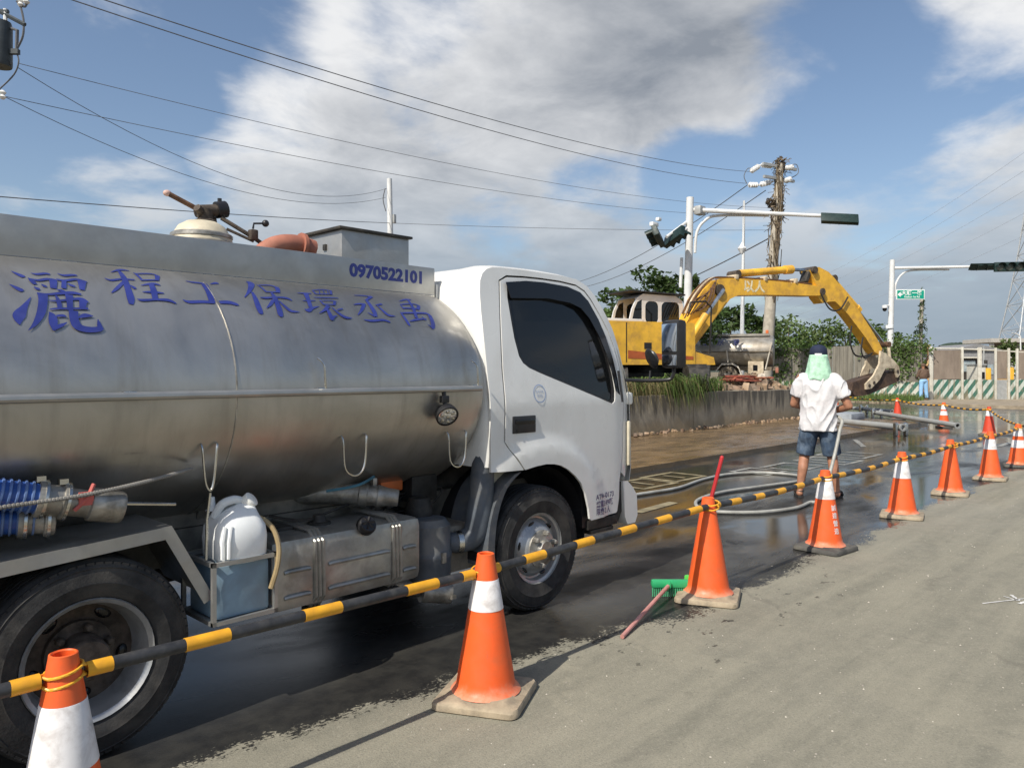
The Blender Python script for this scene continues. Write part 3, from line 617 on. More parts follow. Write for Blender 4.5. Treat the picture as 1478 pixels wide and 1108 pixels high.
for sgn in (1, -1):
    mir = (lambda p: p) if sgn == 1 else (lambda p: Vector((p[0], 1.8 - p[1], p[2])))
    def put(name, me, mat, par=truck, sm=30):
        if sgn == -1:
            for v in me.vertices: v.co = mir(v.co)
            me.flip_normals()
        return link(name, me, M[mat], par, sm)
    put('cab_side_frame', skin(FRAME, (), .06, side, .014), 'white_paint')
    dr = put('door', skin(DOOR, (WIN,), .045, lambda u, z: side(u, z) + Vector((0, -.002, 0)), .016), 'white_paint')
    put('window', skin(WIN, (), .09, lambda u, z: side(u, z) + Vector((0, .012, 0)), .004), 'glass_dark', dr)
    # black rubber surround and rain visor
    inner = [((p[0] - .33) * .955 + .33, (p[1] - 1.70) * .955 + 1.70) for p in WIN]
    put('window_seal', skin(WIN, (inner,), .09, lambda u, z: side(u, z) + Vector((0, .004, 0)), .01), 'black_plastic', dr)
    VIS = [(-.185, 2.045), (0, 2.068), (.17, 2.073), (.41, 2.064), (.54, 2.036), (.62, 1.98), (.71, 1.858), (.77, 1.74), (.82, 1.60), (.85, 1.46), (.86, 1.33), (.815, 1.36), (.79, 1.5), (.755, 1.62), (.69, 1.75), (.61, 1.86), (.53, 1.925), (.42, 1.955), (.2, 1.97), (-.155, 1.948)]
    put('rain_visor', skin(VIS, (), .07, lambda u, z: side(u, z) + Vector((0, -.022, 0)), .004), 'visor', dr)
    if sgn == 1:
        mb = MB(); mb.box((-.122, -.003, 1.172), (.205, .012, .105), bev=.006); h = mb.build('door_handle', M['black_plastic'], dr)
        mb = MB(); mb.box((-.12, -.011, 1.19), (.17, .012, .03), bev=.005); mb.tube([(-.185, -.006, 1.137), (-.185, -.013, 1.137)], .009, 10); mb.build('handle_lever', M['visor'], dr)
        mb = MB(); rg = [(math.cos(2 * math.pi * k / 36), math.sin(2 * math.pi * k / 36)) for k in range(36)]; mb.add([side(.03 + r_ * c_, 1.357 + r_ * s_) + Vector((0, -.0045, 0)) for r_ in (.051, .058) for c_, s_ in rg], [(k, (k + 1) % 36, 36 + (k + 1) % 36, 36 + k) for k in range(36)]); mb.build('round_sticker', pm('sticker_blue', (.30, .38, .55), .5), dr)
        for s_, z_ in (('監測合格', 1.368), ('環保署', 1.342)): lettering(s_, .018, lambda x, y_, z_=z_: Vector((.03 + x, th(z_ + y_) - .0045, z_ + y_)), M['sticker_blue'], dr, 'sticker_text')
        pm('letter_purple', (.10, .075, .16), .5)
        for s_, z_, x_ in (('ATW-0173', .642, .685), ('總重3.49噸', .590, .68), ('限乘 2 人', .541, .665)):
            lettering(s_, .05, lambda x, y_, z_=z_, x_=x_: side(x_ + x, z_ + y_) + Vector((0, -.0045, 0)), M['letter_purple'], dr, 'door_lettering', bold=.0008, sx=1.0 if z_ > .6 else .92)
        mb = MB(); mb.tube([side(.85, 1.5) + Vector((.01, -.03, 0)), side(.862, 1.28) + Vector((.01, -.03, 0))], .009, 6); mb.build('pillar_trim', M['black_plastic'], dr)
# roof, back wall and front as one shell lofted across the width
CP = [(-.425, .93), (-.425, 1.2), (-.425, 1.6), (-.422, 1.9), (-.41, 2.02), (-.375, 2.10), (-.31, 2.145), (-.2, 2.158), (0, 2.165), (.2, 2.168), (.4, 2.163), (.54, 2.15), (.65, 2.11), (.73, 2.05), (.82, 1.94), (.91, 1.81), (.98, 1.66), (1.03, 1.5), (1.05, 1.3), (1.07, 1.0), (1.07, .8), (1.05, .70)]
mb = MB(); sts = [(.012, .05), (.022, .03), (.045, .012), (.09, .002), (.14, 0), (.3, 0), (.5, 0), (.7, 0), (.9, 0)]; sts += [(1.8 - a, b_) for a, b_ in sts[-2::-1]]
npf = len(CP)
for vv, ins in sts:
    for i, (u, z) in enumerate(CP):
        a = Vector(CP[max(0, i - 1)]); c_ = Vector(CP[min(npf - 1, i + 1)]); t_ = (c_ - a).normalized(); nrm = Vector((t_.y, -t_.x)); fz = z + nrm.y * ins; fu = u + nrm.x * ins
        bow = .07 * (1 - ((vv - .9) / .9) ** 2) if u > .6 else 0
        rib = .007 * math.cos(vv * 2 * math.pi / .19) if (z > 2.12 and .14 < vv < 1.66 and u < .45) else 0
        mb.v.append((fu + bow, .9 + (vv - .9) * (1 - th(fz) / .9), fz + rib))
for i in range(len(sts) - 1): mb.f += [(i * npf + k, i * npf + k + 1, (i + 1) * npf + k + 1, (i + 1) * npf + k) for k in range(npf - 1)]
shell = mb.build('cab_shell', M['white_paint'], truck, 40)
mb = MB(); ws = []                               # windscreen, proud of the shell
for vv in (.2, .5, .9, 1.3, 1.6):
    for u, z in [(.755, 2.03), (.835, 1.93), (.925, 1.80), (.995, 1.65), (1.04, 1.5), (1.055, 1.36)]: ws.append((u + .012 + .07 * (1 - ((vv - .9) / .9) ** 2), .9 + (vv - .9) * (1 - th(z) / .9), z + .01))
mb.add(ws, [(i * 6 + k, i * 6 + k + 1, i * 6 + 7 + k, i * 6 + 6 + k) for i in range(4) for k in range(5)]); mb.build('windscreen', M['glass_dark'], shell, 60)
for y_ in (.62, 1.2):
    mb = MB(); mb.box((-.432, y_, 1.99), (.012, .34, .10), bev=.006); mb.build('back_wall_rib', M['white_paint'], shell)
# cab interior
pm('seat_cloth', (.035, .034, .036), .9, var=.2); pm('dash', (.04, .04, .042), .7)
mb = MB(); mb.box((.30, .9, .98), (1.25, 1.62, .04)); mb.build('cab_floor', M['dash'], truck)
for y in (.45, 1.3):
    mb = MB(); mb.box((.0, y, 1.12), (.5, .5, .16), bev=.04); mb.box((-.24, y, 1.45), (.12, .46, .6), bev=.04); mb.box((-.25, y, 1.83), (.09, .26, .18), bev=.03); mb.build('seat', M['seat_cloth'], truck)
mb = MB(); mb.box((.86, .9, 1.15), (.28, 1.5, .32), bev=.05); mb.build('dashboard', M['dash'], truck)
mb = MB(); mb.tube([Vector((.62, .45, 1.42)) + .2 * (math.cos(a) * Vector((0, 1, 0)) + math.sin(a) * Vector((-.62, 0, .78))) for a in [2 * math.pi * k / 24 for k in range(24)]], .014, 6, closed=True); mb.tube([(.62, .45, 1.42), (.8, .45, 1.2)], .03); mb.build('steering_wheel', M['dash'], truck)
# bumper, step, front wheel-arch liner
mb = MB(); BP = [(.93, .715), (.985, .71), (1.05, .66), (1.10, .60), (1.11, .45), (1.08, .40), (.99, .40), (.955, .46), (.945, .55)]
mb.slab(BP, 'y', .01, 1.79); mb.build('bumper', M['white_paint'], truck, 30)
mb = MB(); mb.slab([(.86, .73), (.93, .71), (.94, .5), (.9, .43), (.84, .44)], 'y', .03, 1.77); mb.build('bumper_bracket', M['black_plastic'], truck)
mb = MB(); mb.box((.70, .10, .455), (.34, .18, .07), bev=.012); mb.box((.70, .10, .40), (.26, .16, .03), bev=.01); mb.build('step', M['dark_metal'], truck)
mb = MB(); mb.box((1.0, .015, .98), (.03, .03, .32), bev=.012); mb.build('corner_lamp', M['cream'], truck)
mb = MB(); mb.box((1.03, .04, 1.30), (.07, .05, .09), bev=.02); mb.build('turn_lamp', M['white_cap'], truck)
for y0, y1 in ((.03, .46), (1.34, 1.77)):
    mb = MB(); A_ = [R(a) for a in range(-8, 189, 12)]
    mb.add([(.04 + .475 * math.cos(a), y, .41 + .49 * math.sin(a)) for a in A_ for y in (y0, y1)], [(2 * i, 2 * i + 1, 2 * i + 3, 2 * i + 2) for i in range(len(A_) - 1)]); mb.build('wheel_arch_liner', M['black_plastic'], truck)
mb = MB(); mb.slab([(.47, .97), (.6, .97), (.6, .44), (.49, .44)], 'y', .03, .46); mb.build('arch_panel', M['black_plastic'], truck)
FM = smoothpath([(-.15, 0, .885), (-.27, 0, .80), (-.345, 0, .66), (-.375, 0, .5), (-.375, 0, .36)], 4)
mb = MB(); mb.add([q for p in FM for q in ((p.x, -.005, p.z), (p.x - .055, -.005, p.z - .01), (p.x - .055, .34, p.z - .01), (p.x, .34, p.z))], [(4 * i + k, 4 * i + (k + 1) % 4, 4 * i + 4 + (k + 1) % 4, 4 * i + 4 + k) for i in range(len(FM) - 1) for k in range(4)] + [(0, 1, 2, 3), tuple(4 * len(FM) - 1 - k for k in range(4))]); mb.build('front_mudguard', M['duct_grey'], truck, 50)
mb = MB(); mb.slab([(-.42, .93), (-.14, .93), (-.2, .86), (-.36, .78), (-.39, .60), (-.43, .58)], 'y', .09, .14); mb.tube([(-.40, .10, .86), (-.37, .075, .80), (-.40, .09, .6)], .03, 8); mb.build('cab_mount', M['cream'], truck)
mb = MB(); mb.box((.2, .9, .72), (1.3, .66, .42), bev=.05); mb.box((.45, .9, .52), (.9, .5, .3), bev=.05); mb.build('engine', M['dark_metal'], truck)
# ---- mirrors
mb = MB(); mb.tube(smoothpath([(.95, .0, 1.435), (1.05, -.06, 1.43), (1.17, -.20, 1.435), (1.19, -.24, 1.47), (1.19, -.245, 1.55)]), .013, 8); ma = mb.build('mirror_arm', M['black_plastic'], truck)
mq = Matrix.Rotation(R(-16), 3, 'Z')
mb = MB(); mb.box((1.19, -.245, 1.69), (.085, .185, .345), rot=mq, bev=.03); mh = mb.build('door_mirror', M['black_plastic'], truck)
mb = MB(); mb.box(Vector((1.19, -.245, 1.735)) + mq @ Vector((-.043, 0, 0)), (.006, .155, .20), rot=mq, bev=.002); mb.build('mirror_glass', M['mirror'], mh)
mb = MB(); mb.box(Vector((1.19, -.245, 1.575)) + mq @ Vector((-.043, 0, 0)), (.006, .15, .075), rot=mq, bev=.002); mb.build('wide_mirror_glass', M['mirror'], mh)
mb = MB(); mb.tube([(1.10, -.10, 1.43), (1.11, -.10, 1.50)], .007, 6); mb.lathe([(.001, 0), (.06, .004), (.075, .012), (.078, .02), (.05, .045), (.001, .05)], (1.10, -.10, 1.58), (.8, -.45, .4), 20); mb.build('round_mirror', M['black_plastic'], truck)
# ---- wheels
def wheel(x, y, s, rear):
    """axis along Y; y is the outer face, s = +1 when the body is at larger y"""
    def P_(pr): return [(r_, h * s) for r_, h in pr]
    o = (x, y, .388); ax = (0, 1, 0)
    mb = MB()
    if not rear: rp = [(.222, .012), (.218, .022), (.203, .028), (.195, .06), (.183, .062), (.172, .045), (.15, .018), (.128, .0), (.118, -.006), (.06, -.012), (.001, -.012)]
    else: rp = [(.240, .012), (.236, .004), (.228, .012), (.219, .02), (.207, .06), (.2, .10), (.192, .128)]
    mb.lathe(P_(rp), o, ax, 40); wh = mb.build('wheel', M['rim_paint'], truck, 28)
    if rear:
        mb = MB(); mb.lathe(P_([(.193, .126), (.186, .138), (.165, .152), (.13, .16), (.07, .158), (.001, .156)]), o, ax, 40); mb.build('wheel_disc', M['hub_dark'], wh, 28)
    duals = (0,) if not rear else (0, .24)
    for d in duals:
        mb = MB(); b0 = .218 if not rear else .236
        pr = [(b0, .03 + d), (b0 + .006, .012 + d), (.255, .002 + d), (.29, -.004 + d), (.297, -.007 + d), (.303, -.004 + d), (.33, -.004 + d), (.352, .003 + d), (.356, .0 + d), (.362, .006 + d), (.376, .022 + d), (.386, .034 + d)]
        for k in range(4): a = .040 + k * .037 + d; pr += [(.3885, a), (.3885, a + .026), (.380, a + .028), (.380, a + .035)]
        pr += [(.386, .19 + d), (.365, .21 + d), (.3, .218 + d), (b0, .2 + d)]
        mb.lathe(P_(pr), o, ax, 56); mb.build('tyre', M['black_rubber'], wh, 30)
        # shoulder lugs
        mb = MB()
        for k in range(72):
            a = 2 * math.pi * k / 72; c_ = Vector((x + .370 * math.cos(a), y + s * (.022 + d), .388 + .370 * math.sin(a))); mb.box(c_, (.012, .022, .026), rot=Matrix.Rotation(-a, 3, 'Y'))
        mb.build('tread_lugs', M['black_rubber'], wh, 0, kind='stuff')
    if not rear:
        mb = MB(); mb.lathe(P_([(.118, -.004), (.116, -.016), (.088, -.022), (.06, -.03), (.056, -.05), (.052, -.055), (.03, -.052), (.001, -.052)]), o, ax, 28); mb.build('hub', M['alloy'], wh, 30)
    else:
        mb = MB(); mb.lathe(P_([(.128, .158), (.126, .135), (.085, .128), (.08, .03), (.072, .015), (.04, .012), (.001, .012)]), o, ax, 28); mb.build('hub', M['hub_dark'], wh, 30)
    nr, nh, nn = (.10, -.03, 6) if not rear else (.105, .11, 6)
    for k in range(nn):
        a = 2 * math.pi * (k + .3) / nn; c_ = Vector((x + nr * math.cos(a), y + nh * s, .388 + nr * math.sin(a)))
        mb = MB(); mb.lathe([(.017, .012), (.017, -.016), (.012, -.024), (.001, -.026)], c_, (0, s, 0), 6); mb.build('wheel_nut', M['alloy'] if not rear else M['hub_dark'], wh, 20)
    hr, hh = (.163, .030) if not rear else (.168, .150)
    for k in range(6 if not rear else 5):
        a = 2 * math.pi * (k + .8) / (6 if not rear else 5); c_ = Vector((x + hr * math.cos(a), y + hh * s, .388 + hr * math.sin(a)))
        e = MB(); rt = Matrix.Rotation(-a, 3, 'Y') @ (Matrix.Rotation(R(-40 * s), 3, 'Z') if not rear else Matrix.Identity(3)); e.ell(c_, (.017, .008, .027) if not rear else (.026, .012, .036), 12, 6, rot=rt); e.build('vent_hole', M['visor'], wh)
for (x, rear) in ((.03, 0), (-2.55, 1)):
    wheel(x, 0.0, 1, rear); wheel(x, 1.8, -1, rear)
for x in (.03, -2.55):
    mb = MB(); mb.tube([(x, .2, .39), (x, 1.6, .39)], .05, 10)
    if x < 0: mb.ell((x, .9, .39), (.19, .17, .18))
    mb.build('axle', M['dark_metal'], truck)
# ---- chassis and underside
for y in (.52, 1.28):
    mb = MB(); mb.box((-1.55, y, .66), (4.6, .07, .17)); mb.build('chassis_rail', M['chassis'], truck)
    mb = MB(); mb.box((-2.2, y, .80), (3.5, .06, .10)); mb.build('sub_frame', M['chassis'], truck)
for u in (-.75, -1.3, -1.9, -2.6, -3.4):
    mb = MB(); mb.slab([(.50, .76), (1.30, .76), (1.36, .87), (1.15, .775), (.9, .755), (.65, .775), (.44, .87)], 'x', u - .03, u + .03); mb.build('tank_saddle', M['chassis'], truck)
mb = MB(); mb.tube([(.2, .9, .52), (-2.5, .9, .42)], .05, 10); mb.box((-.4, .9, .5), (.5, .3, .3), bev=.05); mb.build('drive_shaft', M['dark_metal'], truck)
mb = MB(); mb.box((-3.85, .9, .62), (.12, 1.7, .14), bev=.01); mb.build('rear_crossbar', M['dark_metal'], truck)
# fuel tank
mb = MB(); mb.box((-1.32, .255, .535), (.90, .38, .345), bev=.05); ft = mb.build('fuel_tank', M['fuel_steel'], truck)
for u in (-1.515, -1.045):
    mb = MB()
    for k in (-.022, 0, .022):
        mb.tube([(u + k, .46, .725), (u + k, .12, .718), (u + k, .062, .675), (u + k, .057, .41), (u + k, .1, .36), (u + k, .4, .355)], .010, 6)
    mb.build('strap', M['fuel_steel'], ft)
    mb = MB(); mb.box((u, .12, .335), (.07, .1, .025), bev=.004); mb.build('strap_foot', M['dark_metal'], ft)
for z in (.555, .435):
    for a, b_ in ((-1.70, -1.565), (-1.46, -1.095), (-1.0, -.92)):
        mb = MB(); mb.tube([(a, .066, z - .004), (a + .02, .060, z), (b_ - .02, .060, z), (b_, .066, z - .004)], .011, 8); mb.build('pressed_rib', M['fuel_steel'], ft)
mb = MB(); mb.lathe([(.05, 0), (.05, .03), (.043, .04), (.001, .042)], (-1.24, .075, .70), (0, -.8, .55), 16)
for k in range(3): mb.box((-1.24, .045, .725), (.07, .012, .012), rot=Matrix.Rotation(R(60 * k), 3, Vector((0, -.8, .55))))
mb.build('filler_cap', M['black_plastic'], ft)
mb = MB(); mb.lathe([(.06, 0), (.06, .012), (.04, .016), (.03, .05), (.001, .052)], (-1.38, .28, .706), n=14); mb.tube(smoothpath([(-1.38, .28, .75), (-1.15, .33, .78), (-.98, .4, .80)]), .007, 5); mb.tube(smoothpath([(-1.36, .27, .74), (-1.5, .30, .74), (-1.62, .36, .77)]), .008, 5); mb.box((-1.6, .30, .715), (.12, .1, .02), bev=.005); mb.build('fuel_sender', M['dark_metal'], ft)
mb = MB(); mb.box((-1.32, .48, .52), (.8, .06, .28)); mb.build('tank_bracket', M['dark_metal'], truck)
# air cleaner, intake duct and bellows
mb = MB(); mb.lathe([(.001, .30), (.115, .30), (.13, .325), (.132, .43), (.137, .44), (.137, .46), (.131, .47), (.128, .62), (.10, .655), (.001, .66)], (-.715, .20, 0), n=26); ac = mb.build('air_cleaner', M['duct_grey'], truck)
mb = MB(); mb.box((-.715, .062, .45), (.03, .014, .06), bev=.004); mb.build('clip', M['alloy'], ac)
mb = MB(); pth = smoothpath([(-.335, .10, 1.24), (-.345, .10, 1.05), (-.375, .10, .90), (-.40, .09, .74), (-.425, .09, .60), (-.455, .10, .53), (-.52, .13, .50), (-.60, .16, .50)], 4); mb.tube(pth, [.055 + .022 * math.sin(math.pi * i / (len(pth) - 1)) for i in range(len(pth))], 14); du = mb.build('intake_duct', M['duct_grey'], truck, 60)
mb = MB(); mb.tube([(-.525, .132, .50), (-.555, .142, .50)], .068, 14); mb.build('hose_clamp', M['bright_steel'], du)
mb = MB()
for k in range(9): mb.lathe([(.052, 0), (.066, .006), (.066, .012), (.052, .018)], (-.335, .105, 1.23 + k * .019), n=16)
mb.build('bellows', M['black_plastic'], du, 30)
mb = MB(); mb.tube([(-.335, .105, 1.40), (-.34, .11, 1.72)], .045, 12); mb.build('snorkel', M['black_plastic'], du)
# delivery valve, orange box, cables behind
mb = MB(); mb.tube([(-1.45, .6, .84), (-1.22, .40, .835), (-1.10, .30, .828)], .06, 14); mb.lathe([(.05, 0), (.062, .01), (.062, .05), (.056, .055), (.056, .1), (.062, .11), (.05, .16), (.046, .22), (.034, .222), (.03, .1)], (-1.12, .31, .828), (.78, -.62, -.12), 18); mb.box((-1.05, .26, .89), (.03, .03, .05), bev=.008); vv = mb.build('outlet_valve', M['alloy'], truck)
mb = MB(); mb.tube(smoothpath([(-1.05, .26, .92), (-1.2, .2, .895), (-1.35, .26, .875)]), .008, 6); mb.build('valve_lever', pm('teal_paint', (.05, .16, .22), .5), vv)
mb = MB(); mb.box((-.83, .42, .845), (.16, .07, .09), bev=.01); mb.build('control_box', M['orange_plastic'], truck)
mb = MB()
for k in range(9):
    r_ = random.Random(k); p = [(-.95 + .5 * r_.random(), .35 + .2 * r_.random(), .62 + .25 * r_.random()) for _ in range(4)]; mb.tube(smoothpath(p), .007, 5)
mb.box((-.62, .40, .80), (.2, .12, .16), bev=.02); mb.lathe([(.08, .62), (.085, .7), (.06, .76), (.001, .77)], (-.70, .3, 0), n=14); mb.build('pipework', M['dark_metal'], truck)
mb = MB(); mb.tube([(-.80, .16, .26), (-.64, .10, .23)], .06, 14); mb.tube([(-.9, .3, .3), (-.78, .18, .27)], .05, 12); mb.box((-.66, .105, .222), (.03, .14, .02)); mb.build('exhaust_tip', M['alloy'], truck)
mb = MB(); mb.box((-.42, .32, .45), (.35, .3, .28), bev=.03); mb.build('battery_box', M['chassis'], truck)
# work lamp
mb = MB(); mb.tube([(-.80, -.035, 1.385), (-.80, -.045, 1.31)], .012, 8); mb.box((-.80, -.04, 1.345), (.05, .03, .04), bev=.006)
ld = Vector((-.25, -.75, -.55)).normalized(); lc = Vector((-.79, -.045, 1.262)); mb.lathe([(.03, -.05), (.055, -.03), (.064, 0), (.064, .02), (.056, .022)], lc, ld, 20); wl = mb.build('work_lamp', M['black_plastic'], truck)
mb = MB(); mb.lathe([(.056, .016), (.04, .022), (.001, .024)], lc, ld, 20); mb.build('lamp_lens', M['lens'], wl)
for k in range(7):
    a = 2 * math.pi * k / 6; q = ld.orthogonal().normalized(); b_ = ld.cross(q); c_ = lc + ld * .021 + (.034 if k < 6 else 0) * (math.cos(a) * q + math.sin(a) * b_)
    mb = MB(); mb.lathe([(.012, 0), (.010, .005), (.001, .006)], c_, ld, 8); mb.build('lamp_bulb', M['bright_steel'], wl)
# rear mudguard
for y0, y1 in ((-.005, .52), (1.28, 1.805)):
    MGp = [(-3.12, .42), (-2.93, .815), (-2.25, .865), (-2.072, .535)]
    mb = MB()
    for i in range(3):
        (a, za), (b_, zb) = MGp[i], MGp[i + 1]
        mb.add([(a, y0, za), (b_, y0, zb), (b_, y1, zb), (a, y1, za), (a, y0, za - .006), (b_, y0, zb - .006), (b_, y1, zb - .006), (a, y1, za - .006)], [(0, 1, 2, 3), (7, 6, 5, 4), (0, 4, 5, 1), (2, 6, 7, 3)])
    mg = mb.build('rear_mudguard', M['steel_sheet'], truck, 20)
    mb = MB(); inn = [(-3.06, .42), (-2.90, .765), (-2.275, .812), (-2.115, .515)]
    ys = y0 - .002 if y0 < 1 else y1 + .002
    for i in range(3): mb.slab([MGp[i], MGp[i + 1], inn[i + 1], inn[i]], 'y', ys, ys + (.006 if y0 < 1 else -.006))
    mb.build('mudguard_lip', M['steel_sheet'], mg, 20)
mb = MB(); mb.tube([(-2.73, -.01, .99), (-2.5, .02, .985), (-2.22, .03, .945)], .007, 6); mb.build('hose_bar', M['bright_steel'], truck)
# jug cage
mb = MB()
def angle(a, b_, t_=.018): 
    a, b_ = Vector(a), Vector(b_); d = b_ - a; mb.box((a + b_) / 2, (abs(d.x) + t_, abs(d.y) + t_, abs(d.z) + t_))
for z in (.675, .425):
    angle((-2.085, -.03, z), (-1.80, -.03, z)); angle((-2.085, .27, z), (-1.80, .27, z)); angle((-2.085, -.03, z), (-2.085, .27, z)); angle((-1.80, -.03, z), (-1.80, .27, z))
for x in (-2.085, -1.80):
    for y in (-.03, .27): angle((x, y, .425), (x, y, .675))
mb.box((-1.943, .12, .424), (.27, .29, .006)); mb.box((-2.05, .36, .62), (.03, .34, .05)); mb.box((-1.85, .38, .62), (.03, .3, .05)); mb.build('jug_cage', M['steel_sheet'], truck)
mb = MB(); mb.tube(smoothpath([(-1.83, -.045, .53), (-1.80, -.05, .63), (-1.785, -.03, .72), (-1.80, .02, .80), (-1.86, .08, .84), (-1.95, .14, .80)]), .012, 8); mb.build('cage_hose', pm('clear_hose', (.36, .28, .15), .35, var=.15, dirt=(.2, .13, .06), da=.5), truck)

# things carried on the truck
mb = MB(); mb.box((-1.943, .12, .545), (.25, .265, .232), bev=.02); mb.build('blue_container', M['jug_blue'], None, 35, label='translucent blue square container standing inside the steel cage below the white jug', cat='container')
jug = thing('plastic_jug', 'white plastic jug with screw cap and moulded handle in the cage beside the fuel tank', 'jug', (-1.93, .095, .661))
mb = MB()
for (z, a, b_, dx) in ():
    pass
prof = [(0, .10, .12, 0), (.02, .115, .13, 0), (.10, .118, .132, 0), (.15, .112, .125, 0), (.19, .09, .10, .0), (.225, .06, .065, .02), (.245, .034, .034, .045)]
vs = []
for (h, a, b_, dx) in prof:
    for k in range(24):
        t_ = 2 * math.pi * k / 24; c_, s_ = math.cos(t_), math.sin(t_); e = .55
        vs.append((dx + a * math.copysign(abs(c_) ** e, c_), b_ * math.copysign(abs(s_) ** e, s_), h))
mb.add(vs, [(i * 24 + k, i * 24 + (k + 1) % 24, (i + 1) * 24 + (k + 1) % 24, (i + 1) * 24 + k) for i in range(len(prof) - 1) for k in range(24)] + [tuple(range(24)), tuple((len(prof) - 1) * 24 + k for k in range(24))])
mb.build('jug_body', M['jug_plastic'], jug, 60)
mb = MB(); mb.tube(smoothpath([(-.085, .02, .19), (-.06, 0, .245), (-.01, -.01, .262), (.035, 0, .25)]), .019, 10); mb.build('jug_handle', M['jug_plastic'], jug)
mb = MB(); mb.lathe([(.034, 0), (.036, .004), (.036, .034), (.03, .038), (.001, .039)], (.05, -.01, .238), (.45, -.55, .6), 18); mb.build('jug_cap', M['white_cap'], jug)
mb = MB(); mb.lathe([(.03, 0), (.014, .02), (.010, .06), (.001, .06)], (-.075, .06, .215), n=12); mb.build('jug_spout', M['jug_plastic'], jug)
for k in (0, 1):
    mb = MB(); mb.tube([(-.112 + .024 * k, -.115 - .01 * k, .03), (-.112 + .024 * k, -.117 - .01 * k, .1), (-.095 + .024 * k, -.103 - .01 * k, .165)], .008, 6); mb.build('jug_rib', M['jug_plastic'], jug)
def suction_hose(path, r, label, clen, cr):
    P = smoothpath(path, 10); o = thing('suction_hose', label, 'hose', (P[-1].x, P[-1].y, .87)); off = Vector(o.location)
    L = [p - off for p in P]; mb = MB(); mb.tube(L, r, 14); mb.build('hose_body', M['blue_hose'], o, 60)
    acc = 0; mb = MB(); last = L[0]; nxt = 0
    tot = sum((L[i + 1] - L[i]).length for i in range(len(L) - 1))
    for i in range(len(L) - 1):
        seg = L[i + 1] - L[i]
        while nxt < acc + seg.length:
            q = L[i] + seg * ((nxt - acc) / seg.length); d = seg.normalized(); mb.lathe([(r - .002, -.006), (r + .006, -.003), (r + .006, .003), (r - .002, .006)], q, d, 14); nxt += .024
        acc += seg.length
    mb.build('spiral_rib', M['hose_rib'], o, 50, kind='stuff')
    d = (L[-1] - L[-2]).normalized(); e = L[-1]; mb = MB()
    mb.lathe([(r * .95, -.05), (cr + .012, -.05), (cr + .014, -.02), (cr, -.018), (cr, .03), (cr + .012, .034), (cr + .012, .05), (cr - .004, .055), (cr - .004, clen * .5), (cr + .008, clen * .52), (cr + .006, clen * .95), (cr, clen), (cr - .01, clen), (cr - .014, clen * .7)], e, d, 20); cp = mb.build('coupling', M['alloy'], o, 30)
    for s_ in (-.035, .04):
        mb = MB(); mb.lathe([(cr + .004, s_), (cr + .018, s_ + .002), (cr + .018, s_ + .012), (cr + .004, s_ + .014)], e, d, 20); mb.box(e + d * s_ + Vector((0, 0, cr + .018)), (.03, .03, .02)); mb.build('clamp', M['bright_steel'], cp)
    return o, e, d
suction_hose([(-3.7, .16, .97), (-3.2, .15, .965), (-2.95, .135, .955), (-2.72, .09, .94)], .048, 'blue ribbed suction hose lying on the rear mudguard beneath the other hose', .07, .05)
hs, e, d = suction_hose([(-3.7, .08, 1.12), (-3.2, .06, 1.10), (-2.95, .05, 1.08), (-2.68, .025, 1.02)], .055, 'blue ribbed suction hose with long steel coupling tied on top of the other hose', .25, .056)
mb = MB(); mb.box(e + Vector((.10, -.062, 0)), (.05, .012, .05)); mb.tube(smoothpath([e + Vector((.06, -.06, -.04)), e + Vector((.1, -.066, 0)), e + Vector((.13, -.05, .05))]), .008, 6); mb.build('red_tie', M['red_cord'], hs)
mb = MB(); pth = smoothpath([(-3.3, -.06, .985), (-2.9, -.045, 1.02), (-2.6, -.05, 1.035), (-2.35, -.02, 1.06), (-2.13, tk(0, -27).y - .02, 1.08)]); mb.tube(pth, .006, 6)
for i in range(0, len(pth) - 1):
    seg = pth[i + 1] - pth[i]
    for j in range(4): mb.ell(pth[i] + seg * j / 4, (.009, .009, .009), 6, 4)
mb.build('hose_rope', pm('rope', (.22, .21, .19), .9), truck)

